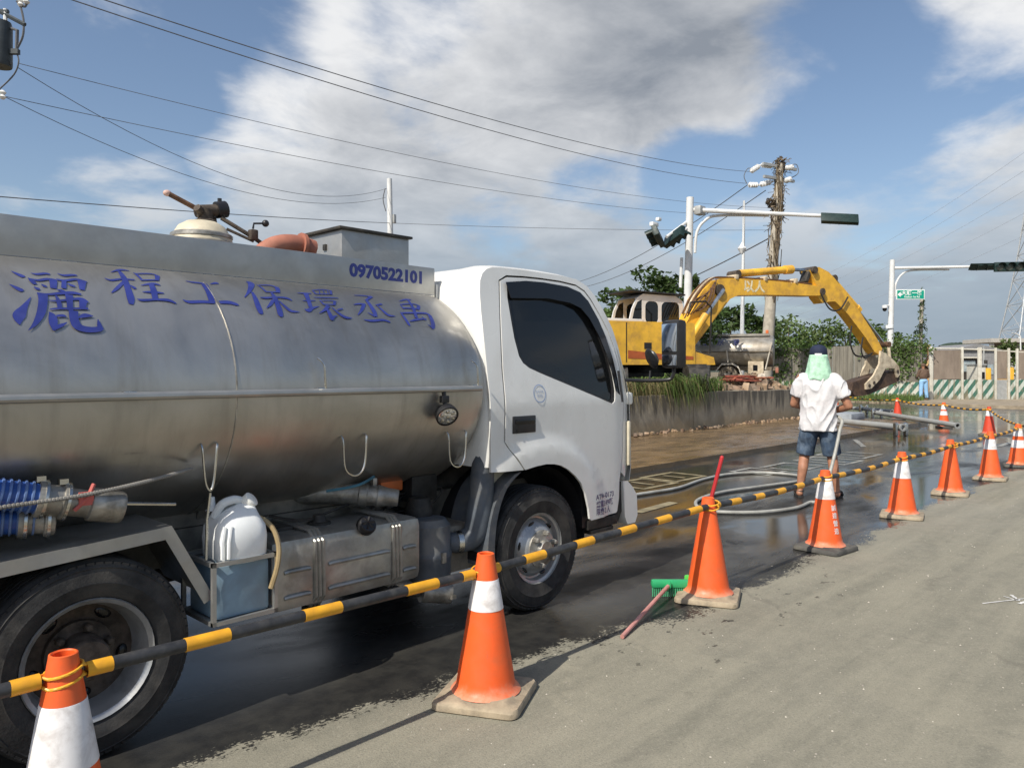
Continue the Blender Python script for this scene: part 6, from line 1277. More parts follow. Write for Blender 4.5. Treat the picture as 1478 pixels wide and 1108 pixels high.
for px0, px1, py0, lab in ((1424, 1431, 531, 'narrow yellow machine body between the gate posts'), (1455, 1464, 530, 'yellow tank shaped machine beyond the brown gate panel')):
    o, W_, Z_, bd = hut(px0, px1, py0, 548, 43, M['cat_yellow'], 'yellow_machine', lab, 'machine', 1.2); mb = MB(); mb.tube([(W_ * .5, .3, Z_ - .05), (W_ * .5, .3, Z_ + .45)], .09, 8); mb.build('stack', M['dark_metal'], o); mb = MB(); mb.box((W_ * .5, .1, Z_ * .55), (W_ * 1.05, .3, .12)); mb.build('band', M['dark_metal'], o)
o, W_, Z_, bd = hut(1380, 1440, 505, 548, 62, pm('shed_grey', (.22, .22, .22), .7), 'site_shed', 'long grey shed standing farther back behind the gate', 'shed', 5); mb = MB(); mb.slab([(-.3, Z_), (W_ + .3, Z_), (W_ / 2, Z_ + .5)], 'y', -.2, 5.2); mb.build('roof', M['shed_grey'], o, 0)
for k_ in range(3): mb = MB(); mb.box((W_ * (.2 + .3 * k_), -.03, 1.6), (.6, .05, .8)); mb.build('window', M['pane_grey'], o)
o, W_, Z_, bd = hut(1414, 1423, 527, 548, 41, M['post_cream'], 'site_hut', 'small cream hut peeking between the gate posts', 'hut', 1.2); mb = MB(); mb.box((W_ / 2, -.02, Z_ * .7), (W_ * .5, .04, .35)); mb.build('window', M['visor'], o); mb = MB(); mb.box((W_ / 2, .6, Z_ + .04), (W_ * 1.2, 1.4, .07)); mb.build('roof', M['galv'], o)
# little orange digger arm beside the gate
dg = at(1325, 560, 40); DG = thing('small_digger', 'tan and rust small digger with folded arm beside the gate', 'digger', (dg.x, dg.y, 0), math.atan2(RGT.y, RGT.x)); pm('tan_orange', (.52, .32, .15), .6, var=.15)
mb = MB(); mb.box((.35, .3, .75), (1.1, 1.2, .95), bev=.12); mb.build('body', M['tan_orange'], DG); mb = MB(); mb.box((.35, .3, .2), (1.3, 1.3, .4), bev=.1); mb.build('track', M['dark_metal'], DG)
mb = MB(); mb.tube([(-.1, -.3, 1.2), (.45, -.35, 2.2), (.3, -.35, 2.85)], .13, 6); mb.build('boom', M['tan_orange'], DG, 20); mb = MB(); mb.tube([(.55, -.4, 2.55), (-.15, -.45, 1.55), (-.35, -.5, .9)], .06, 6); mb.tube([(-.25, -.5, 2.2), (.25, -.5, 1.6), (.55, -.5, .95)], .05, 6); mb.build('arm', M['rust'], DG, 20)
# worker by the gate
pm('trousers_blue', (.25, .45, .68), .8, var=.1); pm('brown_cloth', (.12, .075, .05), .85, var=.2)
wp = at(1333, 580, 35.8); WK = thing('person', 'worker in light blue trousers and brown top standing by the gate post', 'person', (wp.x, wp.y, .13), HEAD)
mb = MB(); mb.ell((.05, 0, 1.58), (.09, .075, .115)); mb.capsule((0, 0, 1.35), .06, (.03, 0, 1.48), .05); mb.ell((0, 0, 1.15), (.12, .18, .3)); mb.ell((0, 0, .9), (.12, .16, .14))
for s_ in (1, -1):
    mb.capsule((0, .09 * s_, .88), .09, (.0, .12 * s_, .47), .06); mb.capsule((0, .12 * s_, .47), .06, (-.02, .14 * s_, .08), .04); mb.capsule((-.02, .14 * s_, .05), .04, (.14, .15 * s_, .035), .035); mb.capsule((0, .19 * s_, 1.36), .06, (.05, .27 * s_, 1.1), .045); mb.capsule((.05, .27 * s_, 1.1), .045, (.25, .17 * s_, 1.02), .035); mb.capsule((.25, .17 * s_, 1.02), .035, (.33, .15 * s_, 1.01), .022)
    for k_ in range(4): mb.capsule((.31, (.13 + .016 * k_) * s_, 1.01), .010, (.38, (.13 + .016 * k_) * s_, .985), .008, 6)
    mb.capsule((.27, .13 * s_, 1.02), .011, (.33, .11 * s_, 1.03), .009, 6)
organic('body', mb, M['skin'], WK, .012, 3)
mb = MB(); mb.ell((0, 0, .9), (.14, .18, .13))
for s_ in (1, -1): mb.tube([(0, .09 * s_, .88), (0, .12 * s_, .47), (-.02, .14 * s_, .1)], [.11, .09, .075], 14)
organic('trousers', mb, M['trousers_blue'], WK, .014, 3)
mb = MB(); mb.ell((0, 0, 1.17), (.145, .20, .31)); mb.capsule((0, -.18, 1.37), .07, (0, .18, 1.37), .07)
for s_ in (1, -1): mb.capsule((0, .19 * s_, 1.36), .075, (.05, .27 * s_, 1.1), .06); mb.capsule((.05, .27 * s_, 1.1), .06, (.2, .19 * s_, 1.03), .05)
organic('jacket', mb, M['brown_cloth'], WK, .014, 3)
mb = MB(); mb.lathe([(.1, 0), (.105, .03), (.09, .09), (.04, .12), (.001, .125)], (.04, 0, 1.6), n=16); mb.build('cap', M['brown_cloth'], WK, 50)

# ================================================================ POLES, SIGNALS, WIRES
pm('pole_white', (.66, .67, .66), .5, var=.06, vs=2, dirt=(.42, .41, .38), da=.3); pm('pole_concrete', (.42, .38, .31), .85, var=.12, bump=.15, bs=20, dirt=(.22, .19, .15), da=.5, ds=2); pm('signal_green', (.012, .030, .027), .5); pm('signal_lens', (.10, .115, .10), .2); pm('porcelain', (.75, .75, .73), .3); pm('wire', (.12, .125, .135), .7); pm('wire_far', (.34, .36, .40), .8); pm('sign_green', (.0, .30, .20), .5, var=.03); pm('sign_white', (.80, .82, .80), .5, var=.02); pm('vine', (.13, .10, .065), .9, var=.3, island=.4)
UPV = F_((0, 0, 1))
def signal_head(parent, c, axis, face, n=4, dia=.30):
    """row of lenses along axis, looking toward face"""
    axis = F_(axis).normalized(); face = F_(face).normalized(); up = axis.cross(face).normalized()
    Mx = Matrix((axis, face, up)).transposed(); L_ = n * (dia + .02)
    mb = MB(); mb.box(c, (L_, .16, dia + .06), rot=Mx, bev=.02); hd2 = mb.build('signal_head', M['signal_green'], parent)
    for i in range(n):
        q = F_(c) + axis * ((i - (n - 1) / 2) * (dia + .02)) + face * .08
        mb = MB(); mb.lathe([(dia * .46, 0), (dia * .40, .02), (.001, .035)], q, face, 18); mb.build('lens', M['signal_lens'], hd2)
        mb = MB(); u = axis; pts = [(math.cos(R(a)) * dia * .48, math.sin(R(a)) * dia * .48) for a in range(-10, 191, 20)]; s2 = 1 if up.z > 0 else -1
        mb.add([q + axis * a + up * b_ * s2 + face * f for a, b_ in pts for f in (0, .24)], [(2 * k_, 2 * k_ + 1, 2 * k_ + 3, 2 * k_ + 2) for k_ in range(len(pts) - 1)]); mb.build('visor', M['signal_green'], hd2, 60)
# near signal mast
b0 = at(990, 410, 24); t0 = at(996, 285, 24); SG = thing('traffic_signal', 'white signal mast with long arm rising behind the digger', 'traffic signal', (b0.x, b0.y, .86)); O_ = F_((b0.x, b0.y, .86)); lc_ = lambda p: F_(p) - O_
mb = MB(); mb.tube([(0, 0, 0), lc_(t0)], [.135, .115], 16); mb.build('mast', M['pole_white'], SG)
a0, a1 = lc_(at(1000, 303, 24)), lc_(at(1238, 314, 23.2)); ad = (a1 - a0).normalized()
mb = MB(); mb.tube([a0, a1], [.075, .05], 10); mb.build('arm', M['pole_white'], SG); mb = MB(); mb.tube(smoothpath([lc_(at(1003, 365, 24)), lc_(at(1006, 335, 24)), lc_(at(1018, 318, 24)), lc_(at(1038, 311, 24)), lc_(at(1110, 311, 23.7))]), .045, 8); mb.build('arm_brace', M['pole_white'], SG); mb = MB(); mb.box(lc_(at(1010, 304, 24)), (.35, .25, .28), bev=.05); mb.build('arm_clamp', M['galv'], SG)
mb = MB(); mb.tube([lc_(at(984, 372, 24)), lc_(at(982, 415, 24))], .05, 8); mb.build('conduit', M['pole_white'], SG)
fc = (RGT * .35 + FWD).normalized(); signal_head(SG, lc_(at(1212, 316, 23.1)), ad, (fc - UPV * .5), 4, .25)
j0, j1 = lc_(at(992, 320, 24)), lc_(at(962, 342, 23.4)); mb = MB(); mb.tube([j0, j1], .05, 8); mb.tube([lc_(at(994, 328, 24)), lc_(at(972, 342, 23.5))], .04, 8); mb.build('side_arm', M['pole_white'], SG)
ca, cb_ = lc_(at(950, 341, 23.3)), lc_(at(973, 342, 23.5)); signal_head(SG, ca, (FWD * .8 + RGT * .35 - UPV * .25), (-RGT * .9 + FWD * .3 - UPV * .35), 3, .29); signal_head(SG, cb_, (FWD * .8 - RGT * .35 - UPV * .25), (RGT * .9 + FWD * .3 - UPV * .35), 3, .29)
cm = lc_(at(944, 324, 23.4)); mb = MB(); mb.box(cm, (.32, .14, .13), bev=.03); mb.tube([cm, ca], .03, 6); mb.box(cm + F_((.1, -.1, .16)), (.16, .12, .1), bev=.02); mb.build('traffic_camera', M['porcelain'], SG)
# far signal mast
b0 = at(1283, 585, 38.4); t0 = at(1288, 375, 38.4); SG = thing('traffic_signal', 'pale signal mast with camera and street name sign behind the hoarding', 'traffic signal', (b0.x, b0.y, 0)); O_ = F_((b0.x, b0.y, 0))
mb = MB(); mb.tube([(0, 0, 0), lc_(t0)], [.16, .12], 16); mb.build('mast', M['pole_white'], SG)
a0, a1 = lc_(at(1290, 387, 38.4)), lc_(at(1500, 383, 37)); ad = (a1 - a0).normalized(); mb = MB(); mb.tube([a0, a1], [.08, .05], 10); mb.build('arm', M['pole_white'], SG)
mb = MB(); mb.tube(smoothpath([lc_(at(1292, 428, 38.4)), lc_(at(1293, 410, 38.4)), lc_(at(1302, 396, 38.4)), lc_(at(1318, 390, 38.3)), lc_(at(1370, 389, 38))]), .05, 8); mb.build('arm_brace', M['pole_white'], SG)
signal_head(SG, lc_(at(1422, 385, 37.4)), ad, (-FWD * .35 + RGT * .9 - UPV * .2), 3, .40); signal_head(SG, lc_(at(1463, 385, 36.9)), ad, (-FWD - RGT * .1), 4, .40)
sc_ = lc_(at(1314, 425, 38.2)); mb = MB(); mb.box(sc_, (1.42, .03, .50), rot=Matrix.Rotation(math.atan2(RGT.y, RGT.x), 3, 'Z'), bev=.008); sn = mb.build('street_sign', M['sign_white'], SG); mb = MB(); mb.box(sc_ - FWD * .018, (1.34, .008, .42), rot=Matrix.Rotation(math.atan2(RGT.y, RGT.x), 3, 'Z')); mb.build('sign_face', M['sign_green'], sn)
lettering('大順一路', .24, lambda a, b_: sc_ - FWD * .026 + RGT * (a + .06) + UPV * (b_ + .06), M['sign_white'], sn, 'sign_lettering', bold=.006, sx=1.1); lettering('Dashun 1st Rd.', .13, lambda a, b_: sc_ - FWD * .026 + RGT * (a + .08) + UPV * (b_ - .12), M['sign_white'], sn, 'sign_lettering', bold=.003)
mb = MB(); mb.add([sc_ - FWD * .026 + RGT * a + UPV * b_ for a, b_ in ((-.66, 0), (-.5, .13), (-.5, .05), (-.44, .05), (-.44, -.05), (-.5, -.05), (-.5, -.13))], [(0, 2, 1), (0, 5, 2), (0, 6, 5), (2, 5, 4, 3)]); mb.build('sign_arrow', M['sign_white'], sn, 0, recalc=False)
cc = lc_(at(1277, 444, 38.2)); mb = MB(); mb.tube([lc_(at(1284, 441, 38.4)), cc + UPV * .1], .04, 6); mb.tube([cc + UPV * .12, cc - UPV * .02], .13, 12); cm2 = mb.build('dome_camera', M['porcelain'], SG); mb = MB(); mb.ell(cc - UPV * .06, (.11, .11, .13)); mb.build('camera_dome', M['visor'], cm2)
mb = MB(); mb.lathe([(.17, 0), (.19, .01), (.19, .16), (.17, .17)], lc_(at(1284, 474, 38.4)), n=14); mb.build('pole_band', M['sign_white'], SG)
# vine-grown post by the sign
def vine_pole(px0, py0, px1, py1, d, z0, r0, r1, label, mat, name='vine_pole', cat='pole'):
    b0, t0 = at(px0, py0, d), at(px1, py1, d); o = thing(name, label, cat, (b0.x, b0.y, z0)); off = F_((b0.x, b0.y, z0)); top = t0 - off; mb = MB(); mb.tube([(0, 0, 0), top], [r0, r1], 14); mb.build('pole', mat, o); return o, top
VP, top = vine_pole(1326, 580, 1331, 422, 39.5, 0, .10, .09, 'slim post overgrown by green creeper beside the street sign', M['pole_concrete'])
pm('leaf', (.085, .135, .035), .6, var=.25, vs=2, island=.5, spec=.3, leafy=.35); pm('leaf_dark', (.055, .092, .026), .6, var=.25, vs=2, island=.45, spec=.3, leafy=.35); pm('leaf_pale', (.12, .17, .055), .6, var=.2, vs=2, island=.4, spec=.3, leafy=.35); pm('bark', (.12, .09, .065), .9, var=.3, vs=8, bump=.4, bs=20)
def leaves(mb, c, rad, n, size, r_, clump=None):
    c = F_(c)
    for _ in range(n):
        while True:
            p = F_((r_.uniform(-1, 1), r_.uniform(-1, 1), r_.uniform(-1, 1)))
            if .25 < p.length < 1: break
        p = F_((p.x * rad[0], p.y * rad[1], p.z * rad[2])) * (r_.random() ** .25 / max(.5, p.length)) if False else F_((p.x * rad[0], p.y * rad[1], p.z * rad[2]))
        if mnoise.noise((c + p) * (1.5 / max(.4, max(rad)) * 1.2)) < -.22: continue
        s_ = size * r_.uniform(.6, 1.35); a = F_((r_.gauss(0, 1), r_.gauss(0, 1), r_.gauss(0, .6))).normalized(); b_ = a.cross(F_((r_.gauss(0, 1), r_.gauss(0, 1), r_.gauss(0, 1)))).normalized(); q = c + p
        mb.add([q - a * s_, q + b_ * s_ * .45, q + a * s_, q - b_ * s_ * .45], [(0, 1, 2, 3)])
CREEP.build('creeper', M['leaf'], HO, 0, recalc=False)
r_ = random.Random(31); mb = MB()
for z_, w_, n in ((1.0, .35, 90), (2.0, .4, 160), (2.8, .42, 260), (3.5, .34, 230), (4.2, .25, 150), (4.9, .18, 90), (5.4, .15, 50)): leaves(mb, top * (z_ / top.z), (w_, w_, .5), n, .075, r_)
mb.build('creeper', M['leaf'], VP, 0, recalc=False)
# big utility pole with dead vines
UP_, top = vine_pole(1104, 505, 1126, 236, 36, .86, .30, .17, 'tall concrete utility pole wrapped in dead vines with white insulators', M['pole_concrete'], 'utility_pole', 'utility pole')
offU = F_(UP_.location); r_ = random.Random(12); mb = MB()
for i in range(110):
    t0_ = r_.uniform(.45, 1.0); ln = r_.uniform(.08, .34); a = r_.choice((0, 1)) * 3.1 + r_.uniform(-.9, .9); rr = .16 + .26 * r_.random() ** 2; pts = []
    for k_ in range(6):
        t_ = max(.12, t0_ - ln * k_ / 5); c_ = top * t_; pts.append(c_ + F_((math.cos(a + .5 * k_ * r_.uniform(-.4, .6)) * rr, math.sin(a + .3 * k_) * rr, 0)) + F_((r_.uniform(-.06, .06), r_.uniform(-.06, .06), 0)))
    mb.tube(pts, .018, 4, caps=False)
for i in range(300):
    t_ = r_.choice((r_.uniform(.9, 1.02), r_.uniform(.72, .9), r_.uniform(.5, .9))); c_ = top * t_; a = r_.uniform(0, 6.3); q = c_ + F_((math.cos(a), math.sin(a), 0)) * r_.uniform(.1, .36); mb.tube([q, q + F_((r_.uniform(-.3, .3), r_.uniform(-.3, .3), r_.uniform(-.35, .1)))], .014, 3, caps=False)
leaves(mb, top * .82 + RGT * -.28, (.32, .3, .25), 160, .12, r_); leaves(mb, top * 1.0, (.25, .25, .3), 150, .1, r_); leaves(mb, top * .78, (.3, .3, .9), 150, .10, r_)
mb.build('dead_vine', M['vine'], UP_, 0, recalc=False)
def insul(parent, a, b_, off, n=5):
    a, b_ = F_(a) - off, F_(b_) - off; d_ = (b_ - a); mb = MB(); mb.tube([a, b_], .04, 6)
    for i in range(n): mb.lathe([(.04, -.04), (.13, -.02), (.13, .02), (.04, .05)], a + d_ * (.3 + .7 * i / n), d_, 10)
    mb.build('insulator', M['porcelain'], parent, 40)
for (x0, y0, x1, y1) in ((1118, 240, 1098, 238), (1098, 238, 1083, 248), (1116, 262, 1096, 267), (1096, 267, 1080, 267), (1132, 243, 1146, 241), (1132, 262, 1142, 258)): insul(UP_, at(x0, y0, 36), at(x1, y1, 35.6), offU, 4)
mb = MB(); mb.box(top * .985, (2.2, .12, .12), rot=Matrix.Rotation(math.atan2(RGT.y, RGT.x) + .5, 3, 'Z')); mb.box(top * .93, (2.0, .12, .12), rot=Matrix.Rotation(math.atan2(RGT.y, RGT.x) + .5, 3, 'Z')); mb.build('crossarm', M['galv'], UP_)
mb = MB(); mb.tube([p - offU for p in smoothpath([at(1078, 265, 36), at(1074, 254, 36), at(1080, 243, 36), at(1088, 246, 36)])], .02, 5); mb.tube([p - offU for p in smoothpath([at(1140, 258, 36), at(1152, 250, 36), at(1150, 238, 36), at(1142, 238, 36)])], .02, 5); mb.build('jumper', M['wire'], UP_)
# slim mast with small camera
SP, top = vine_pole(1070, 500, 1074, 290, 35, .86, .11, .05, 'slim pale mast with white camera beside the vine pole', M['pole_white'], 'camera_mast', 'pole'); offS = F_(SP.location)
q = at(1071, 357, 35) - offS; mb = MB(); mb.lathe([(.0, .25), (.1, .1), (.2, -.05), (.18, -.1), (.08, -.28)], q, n=12, caps=True); mb.build('camera', M['porcelain'], SP)
# white pole beyond the tanker
WP, top = vine_pole(567, 500, 562, 258, 30, .86, .15, .10, 'white concrete pole rising behind the tanker tank', M['pole_white'], 'utility_pole', 'utility pole'); offW = F_(WP.location)
mb = MB(); mb.box(at(569, 316, 30) - offW, (.12, .12, .35), bev=.02); mb.build('junction_box', M['galv'], WP); mb = MB(); mb.tube([p - offW for p in smoothpath([at(556, 272, 30), at(553, 288, 30), at(557, 305, 30)])], .02, 5); mb.build('drop_wire', M['wire'], WP)
# transformer pole, mostly out of view
tp = at(-42, 60, 14); TP = thing('utility_pole', 'utility pole with dark transformer and steel arms over the tanker', 'utility pole', (tp.x, tp.y, .86)); offT = F_((tp.x, tp.y, .86)); lt = lambda a, b_, d=14: at(a, b_, d) - offT
mb = MB(); mb.tube([(0, 0, 0), (0, 0, 9.5)], [.18, .11], 14); mb.build('pole', M['pole_concrete'], TP)
pm('trafo', (.045, .055, .06), .5, var=.15)
mb = MB(); c_ = lt(0, 62); mb.lathe([(.0, -.44), (.19, -.44), (.20, -.40), (.20, .30), (.18, .38), (.0, .42)], c_, n=20); tf = mb.build('transformer', M['trafo'], TP)
for dx in (-.08, .1): mb = MB(); mb.tube([c_ + RGT * dx + UPV * .38, c_ + RGT * dx + UPV * .62], .035, 8); mb.build('bushing', M['porcelain'], tf)
mb = MB(); mb.box((lt(-40, 78) + lt(24, 72)) / 2, (.9, .08, .09), rot=Matrix.Rotation(math.atan2(RGT.y, RGT.x), 3, 'Z')); mb.build('steel_arm', M['trafo'], TP)
for qa, qb in ((lt(-42, -5), lt(36, 36)), (lt(-42, 15), lt(12, 17))): mb = MB(); mb.tube([qa, qb], .04, 6); mb.build('steel_arm', M['trafo'], TP)
mb = MB(); mb.tube([lt(15, 41), lt(25, 44), lt(24, 72)], .03, 6); mb.tube(smoothpath([lt(30, 10), lt(34, 30), lt(33, 52), lt(25, 70)]), .02, 5); mb.tube(smoothpath([lt(22, 72), lt(27, 88), lt(20, 108), lt(-2, 130)]), .014, 5); mb.tube(smoothpath([lt(24, 2), lt(36, 10), lt(42, -8)]), .02, 5); mb.tube([lt(-10, 88), lt(17, 92)], .03, 6); mb.build('cable_tail', M['wire'], TP)
for a, b_ in ((30, 4), (38, 0), (4, 137)): mb = MB(); mb.lathe([(.03, -.08), (.06, -.04), (.03, 0), (.06, .04), (.03, .08)], lt(a, b_), n=10, caps=True); mb.build('insulator', M['porcelain'], TP)
def wire(a, b_, sag, r=.012, mat='wire', label='', n=24):
    d_ = b_ - a; o = thing('overhead_wire', label, 'wire', tuple(a)); mb = MB(); mb.tube([d_ * (i / n) - F_((0, 0, 4 * sag * (i / n) * (1 - i / n))) for i in range(n + 1)], r * .72, 5, caps=False); mb.build('cable', M[mat], o, 60); return o
wire(at(-120, -75, 10), at(1079, 265, 36), .55, .014, label='lower of the two heavy power lines crossing the sky to the vine pole')
wire(at(-60, -70, 10), at(1084, 248, 36), .55, .014, label='upper of the two heavy power lines crossing the sky to the vine pole')
wire(lt(28, 92) + offT, at(1112, 300, 36), .55, .009, label='thin wire from the transformer pole to the vine pole')
wire(lt(5, 139) + offT, at(1112, 312, 36), .55, .009, label='thin lower wire running from the transformer pole past the signal mast')
wire(lt(26, 98) + offT, at(559, 272, 30), 1.1, .010, label='sagging wire from the transformer pole to the white pole top')
wire(lt(5, 139) + offT, at(557, 285, 30), .9, .010, label='lower sagging wire between the transformer pole and the white pole')
wire(at(-60, 279, 14), at(564, 322, 30), .06, .015, label='straight cable low over the tank to the white pole')
wire(at(564, 322, 30), at(1112, 332, 36), .10, .012, label='straight cable from the white pole to the vine pole')
wire(at(1079, 267, 36), at(740, 408, 90), 2.2, .03, label='wire slanting from the vine pole down behind the signal cameras')
wire(at(1105, 275, 36), at(755, 412, 90), 2.2, .03, label='second wire slanting from the vine pole behind the cab roof')
wire(at(1108, 345, 36), at(800, 462, 70), .8, .045, label='thick black cable sloping from the vine pole behind the digger cab')
for i, (y0, y1) in enumerate(((205, 440), (232, 455), (262, 468), (296, 478), (330, 484))): wire(at(1500, y0, 110), at(1080 - 10 * i, y1, 210), 3, .028, 'wire_far', label='faint distant transmission line sloping left from the lattice tower, ' + ('topmost', 'second from the top', 'middle one', 'second from the bottom', 'lowest')[i])

# ================================================================ TREES
def tree(px, py, d, z0, clumps, n, size, label, mat='leaf', seed=1, name='tree', cat='tree', group=None):
    """clumps: (dx right, dz up, dy away, radius x, radius z)"""
    b0 = at(px, py, d); o = thing(name, label, cat, (b0.x, b0.y, z0), 0, group); r_ = random.Random(seed); H_ = b0.z - z0
    mb = MB(); mb.tube(smoothpath([(0, 0, -.1), (.05, .05, H_ * .4), (0, 0, H_ * .75)]), [.16 * max(.5, H_ / 4) * (1 - .6 * i / 12) for i in range(13)], 8)
    for dx, dz, dy, rx, rz in clumps: mb.tube([(0, 0, H_ * .55), RGT * dx * .5 + FWD * dy * .5 + UPV * (H_ * .75 + dz * .4), RGT * dx + FWD * dy + UPV * (H_ + dz)], [.07, .045, .02], 6)
    mb.build('trunk', M['bark'], o); mb = MB(); tot = sum(c[3] ** 2 for c in clumps)
    for dx, dz, dy, rx, rz in clumps:
        c_ = RGT * dx + FWD * dy + UPV * (H_ + dz); k_ = max(3, int(4 * rx))
        for j in range(k_ + 3):
            q = c_ + F_((r_.uniform(-.7, .7) * rx, r_.uniform(-.7, .7) * rx, r_.uniform(-.7, .7) * rz)); leaves(mb, q, (rx * .55, rx * .55, rz * .5), int(n * rx * rx / tot / (k_ + 3)), size, r_)
    mb.build('crown', M[mat], o, 0, recalc=False); return o
tree(965, 425, 31, .86, [(-1.6, -.3, 0, 1.1, .6), (-.3, .35, .5, 1.0, .75), (.5, .1, -.3, .9, .7), (1.6, -.75, .4, 1.2, .7), (.9, -1.3, 0, 1.3, .7), (-.6, -.9, .2, 1.1, .5)], 5200, .14, 'broad dark green tree standing just behind the signal mast', 'leaf_dark', 3)
tree(1050, 462, 40, .86, [(-1.2, -.3, 0, 1.3, .7), (.4, .1, .4, 1.2, .6), (1.6, -.4, 0, 1.1, .6)], 2600, .15, 'dark leafy tree between the mast and the vine pole', 'leaf_dark', 4)
tree(880, 455, 36, .86, [(-1.5, -.2, 0, 1.4, .6), (.2, 0, .4, 1.1, .55), (1.3, -.3, 0, .9, .5)], 2600, .13, 'low green tree showing between cab and digger', 'leaf', 5)
for i, (px_, py_, d_, w_, m_) in enumerate(((1085, 482, 46, 1.5, 'leaf'), (1140, 475, 46, 1.8, 'leaf_pale'), (1180, 478, 47, 2.0, 'leaf'), (1222, 478, 46, 1.8, 'leaf_pale'), (1262, 485, 45, 1.4, 'leaf'), (1300, 502, 44, 1.1, 'leaf'), (1150, 505, 43.5, 1.6, 'leaf'))):
    tree(px_, py_, d_, .0, [(-.9 * w_ * .7, -.4, 0, w_ * .8, .8), (0, .1 * w_, .3, w_ * .8, .75), (.8 * w_ * .7, -.35, 0, w_ * .75, .75), (.2, -1.3, -.3, w_, .9), (-.5, -1.6, .2, w_, .9)], 1500, .15, ('round shrub behind the old tanker', 'pale green shrub right of the vine pole', 'bushy green shrub over the middle of the hoarding', 'pale leafy shrub beneath the digger stick', 'green shrub behind the breaker link', 'small shrub topping the hoarding end by the far mast', 'low shrub close behind the old tanker tail')[i], m_, 40 + i, 'shrub', 'shrub', 'shrubs behind the hoarding')
tree(1448, 507, 75, 0, [(-1.2, -.5, 0, 1.4, .9), (.2, .2, 0, 1.5, .9), (1.2, -.6, 0, 1.3, .8), (0, -1.6, 0, 1.7, 1.0)], 1500, .25, 'yellowish green tree before the raised building', 'leaf_pale', 61)
tree(1420, 520, 70, 0, [(-.8, -.4, 0, 1.0, .8), (.4, 0, 0, 1.1, .8), (0, -1.2, 0, 1.3, .8)], 900, .22, 'small green tree above the middle of the gate', 'leaf', 62)
# distant wooded edge of the plot, one mass
r_ = random.Random(99); mb = MB()
for i in range(46):
    c_ = F_((-34 + 1.5 * i + r_.uniform(-.5, .5), 40 + r_.uniform(-1, 2), .9 + 1.3 + r_.uniform(0, 1.2))); leaves(mb, c_, (1.4, 1.4, 1.5), 130, .24, r_)
mb.build('far_trees', M['leaf_dark'], None, 0, recalc=False, kind='stuff', label='distant wooded edge of the plot far behind the digger', cat='trees')
for i in range(0):
    tree(820 - 60 * i, 478, 44 + i, .86, [(-1.1, -.4, 0, 1.3, .7), (.3, .1, .3, 1.2, .65), (1.2, -.5, 0, 1.1, .6)], 900, .2, 'far green shrub row hidden mostly behind the tanker cab', 'leaf', 80 + i, 'shrub', 'shrub', 'shrubs hidden behind the tanker')

# ================================================================ FAR BACKGROUND
pm('far_hill', (.045, .065, .06), .95, var=.2, vs=.02)
def ridge(name, d, px0, px1, base, fn, mat):
    mb = MB(); n = 60; vs = []
    for i in range(n + 1):
        px_ = px0 + (px1 - px0) * i / n; h = fn(px_); a = at(px_, base, d); b_ = at(px_, base, d); zt = 1.5 + h * d / 1100; back = FWD * d * .12
        vs += [(a.x, a.y, -2), (a.x, a.y, zt * .75), (a.x + back.x * .4, a.y + back.y * .4, zt), (a.x + back.x, a.y + back.y, -2)]
    mb.add(vs, [(4 * i + k_, 4 * i + 4 + k_, 4 * i + 5 + k_, 4 * i + 1 + k_) for i in range(n) for k_ in range(3)]); return mb.build(name, mat, None, 60, kind='structure')
ridge('hills', 900, -900, 2600, 530, lambda p: 36 + 5 * mnoise.noise(F_((p * .006, 1, 0))) + 1.5 * mnoise.noise(F_((p * .05, 2, 0))) - 8 * (p < 1200), M['far_hill'])
ridge('hills', 420, 1385, 1475, 530, lambda p: max(4, 43 - ((p - 1412) / 14) ** 2 * 1.2 + 2 * mnoise.noise(F_((p * .2, 5, 0)))), pm('far_wood', (.03, .05, .03), .95, var=.3, vs=.1))
# raised building and lamp
bl = at(1428, 530, 95); BL = thing('raised_building', 'low dark flat-roofed building on columns at the foot of the lattice tower', 'building', (bl.x, bl.y, 0), math.atan2(RGT.y, RGT.x)); pm('bldg', (.16, .14, .125), .85, var=.15); pm('bldg_pale', (.42, .40, .36), .8)
mb = MB(); mb.box((4.2, 3, 5.3), (8.0, 6, .5)); mb.build('roof', M['bldg_pale'], BL); mb = MB(); mb.box((6.2, 3, 4.1), (4.8, 5, 1.9)); mb.build('wall', M['bldg'], BL)
for k_ in range(4): mb = MB(); mb.box((.6 + 2.4 * k_, .5, 2.5), (.4, .4, 5.1)); mb.build('column', M['bldg_pale'], BL)
for k_ in range(3): mb = MB(); mb.box((4.8 + 1.4 * k_, .48, 4.2), (.8, .06, .9)); mb.build('window', M['visor'], BL)
sl0 = at(1473, 520, 70); SLp = thing('street_lamp', 'thin curved street lamp in front of the raised building', 'street lamp', (sl0.x, sl0.y, 0)); mb = MB(); mb.tube(smoothpath([(0, 0, 0), (0, 0, 4.2), tuple(RGT * -.1 + UPV * 4.7), tuple(RGT * -.5 + UPV * 4.95)]), .06, 6); mb.build('pole', M['pole_white'], SLp); mb = MB(); mb.box(RGT * -.7 + UPV * 4.95, (.5, .2, .1), bev=.03); mb.build('lamp_head', M['galv'], SLp)
sl1 = at(1420, 520, 60); SL2 = thing('street_lamp', 'slim grey post standing behind the gate shed', 'pole', (sl1.x, sl1.y, 0)); mb = MB(); mb.tube([(0, 0, 0), (0, 0, 3.4)], .06, 6); mb.build('pole', M['galv'], SL2); mb = MB(); mb.box((0, 0, 3.4), (.15, .15, .06)); mb.build('cap', M['galv'], SL2)
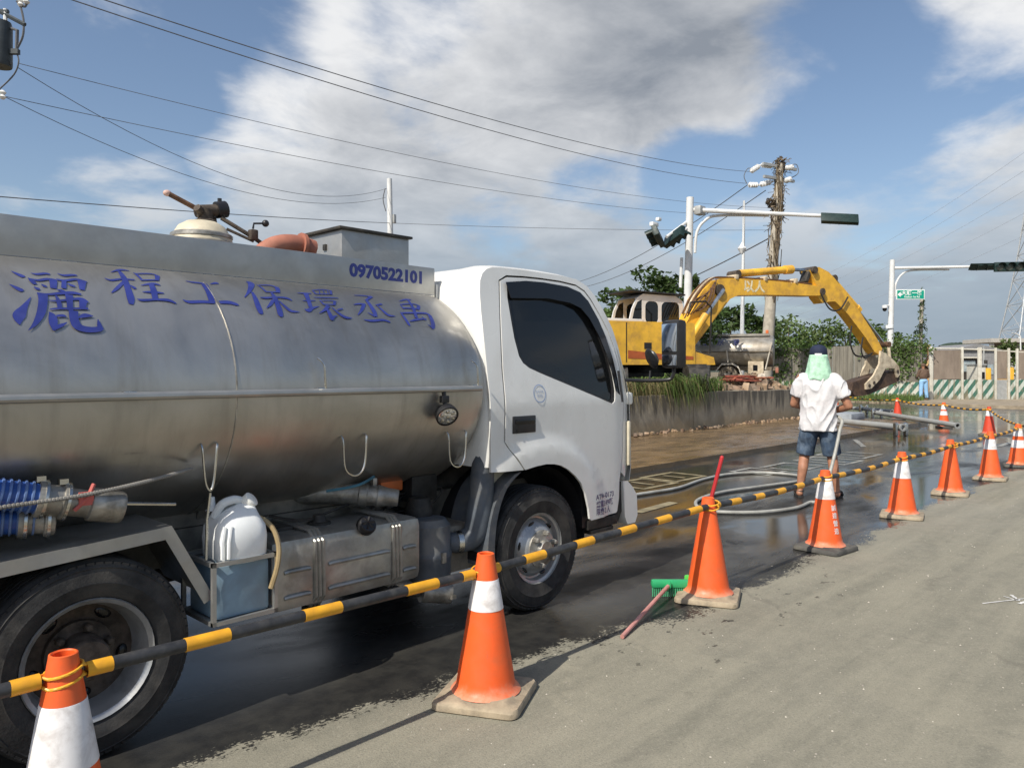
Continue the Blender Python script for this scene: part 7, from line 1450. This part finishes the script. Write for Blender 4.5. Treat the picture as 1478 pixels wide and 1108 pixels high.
# lattice tower
pm('lattice', (.42, .44, .45), .5, metal=.3)
pc = at(1502, 530, 120); PY = thing('lattice_tower', 'grey lattice transmission tower rising at the edge of the site', 'tower', (pc.x, pc.y, 0), .5); lev = [(0, 5.6), (4, 4.9), (8, 4.2), (12, 3.55), (16, 2.95), (20, 2.4), (24, 1.95), (28, 1.55), (32, 1.25), (36, 1.0), (40, .8), (44, .7)]
crn = ((1, 1), (-1, 1), (-1, -1), (1, -1))
for cx, cy in crn: mb = MB(); mb.tube([(cx * w_, cy * w_, z_) for z_, w_ in lev], .11, 5); mb.build('leg', M['lattice'], PY)
for i in range(len(lev) - 1):
    (z0_, w0), (z1_, w1) = lev[i], lev[i + 1]; mb = MB()
    for k_ in range(4):
        a, b_ = crn[k_], crn[(k_ + 1) % 4]; mb.tube([(a[0] * w0, a[1] * w0, z0_), (b_[0] * w1, b_[1] * w1, z1_)], .06, 4); mb.tube([(b_[0] * w0, b_[1] * w0, z0_), (a[0] * w1, a[1] * w1, z1_)], .06, 4); mb.tube([(a[0] * w1, a[1] * w1, z1_), (b_[0] * w1, b_[1] * w1, z1_)], .06, 4)
    mb.build('bracing', M['lattice'], PY, 0)
for z_ in (32, 37, 42):
    mb = MB(); mb.tube([(-6, 0, z_), (6, 0, z_)], .12, 4); mb.tube([(-6, 0, z_), (0, 0, z_ + 2)], .08, 4); mb.tube([(6, 0, z_), (0, 0, z_ + 2)], .08, 4); mb.build('cross_arm', M['lattice'], PY, 0)
# haze: thin bright air over the whole place
hv = bpy.data.materials.new('haze_air'); hv.use_nodes = True; t = NT(hv.node_tree); t.n.remove(t.n['Principled BSDF']); pv = t.node('ShaderNodeVolumePrincipled'); pv.inputs['Color'].default_value = (.80, .87, .95, 1); pv.inputs['Density'].default_value = .0007; t.l.new(pv.outputs[0], t.n['Material Output'].inputs['Volume'])
HAZE = False
if HAZE:
    mb = MB(); mb.box((500, 0, 45), (7200, 7200, 94)); mb.build('haze', hv, None, 0, kind='stuff', label='thin pale air over the whole site', cat='haze')
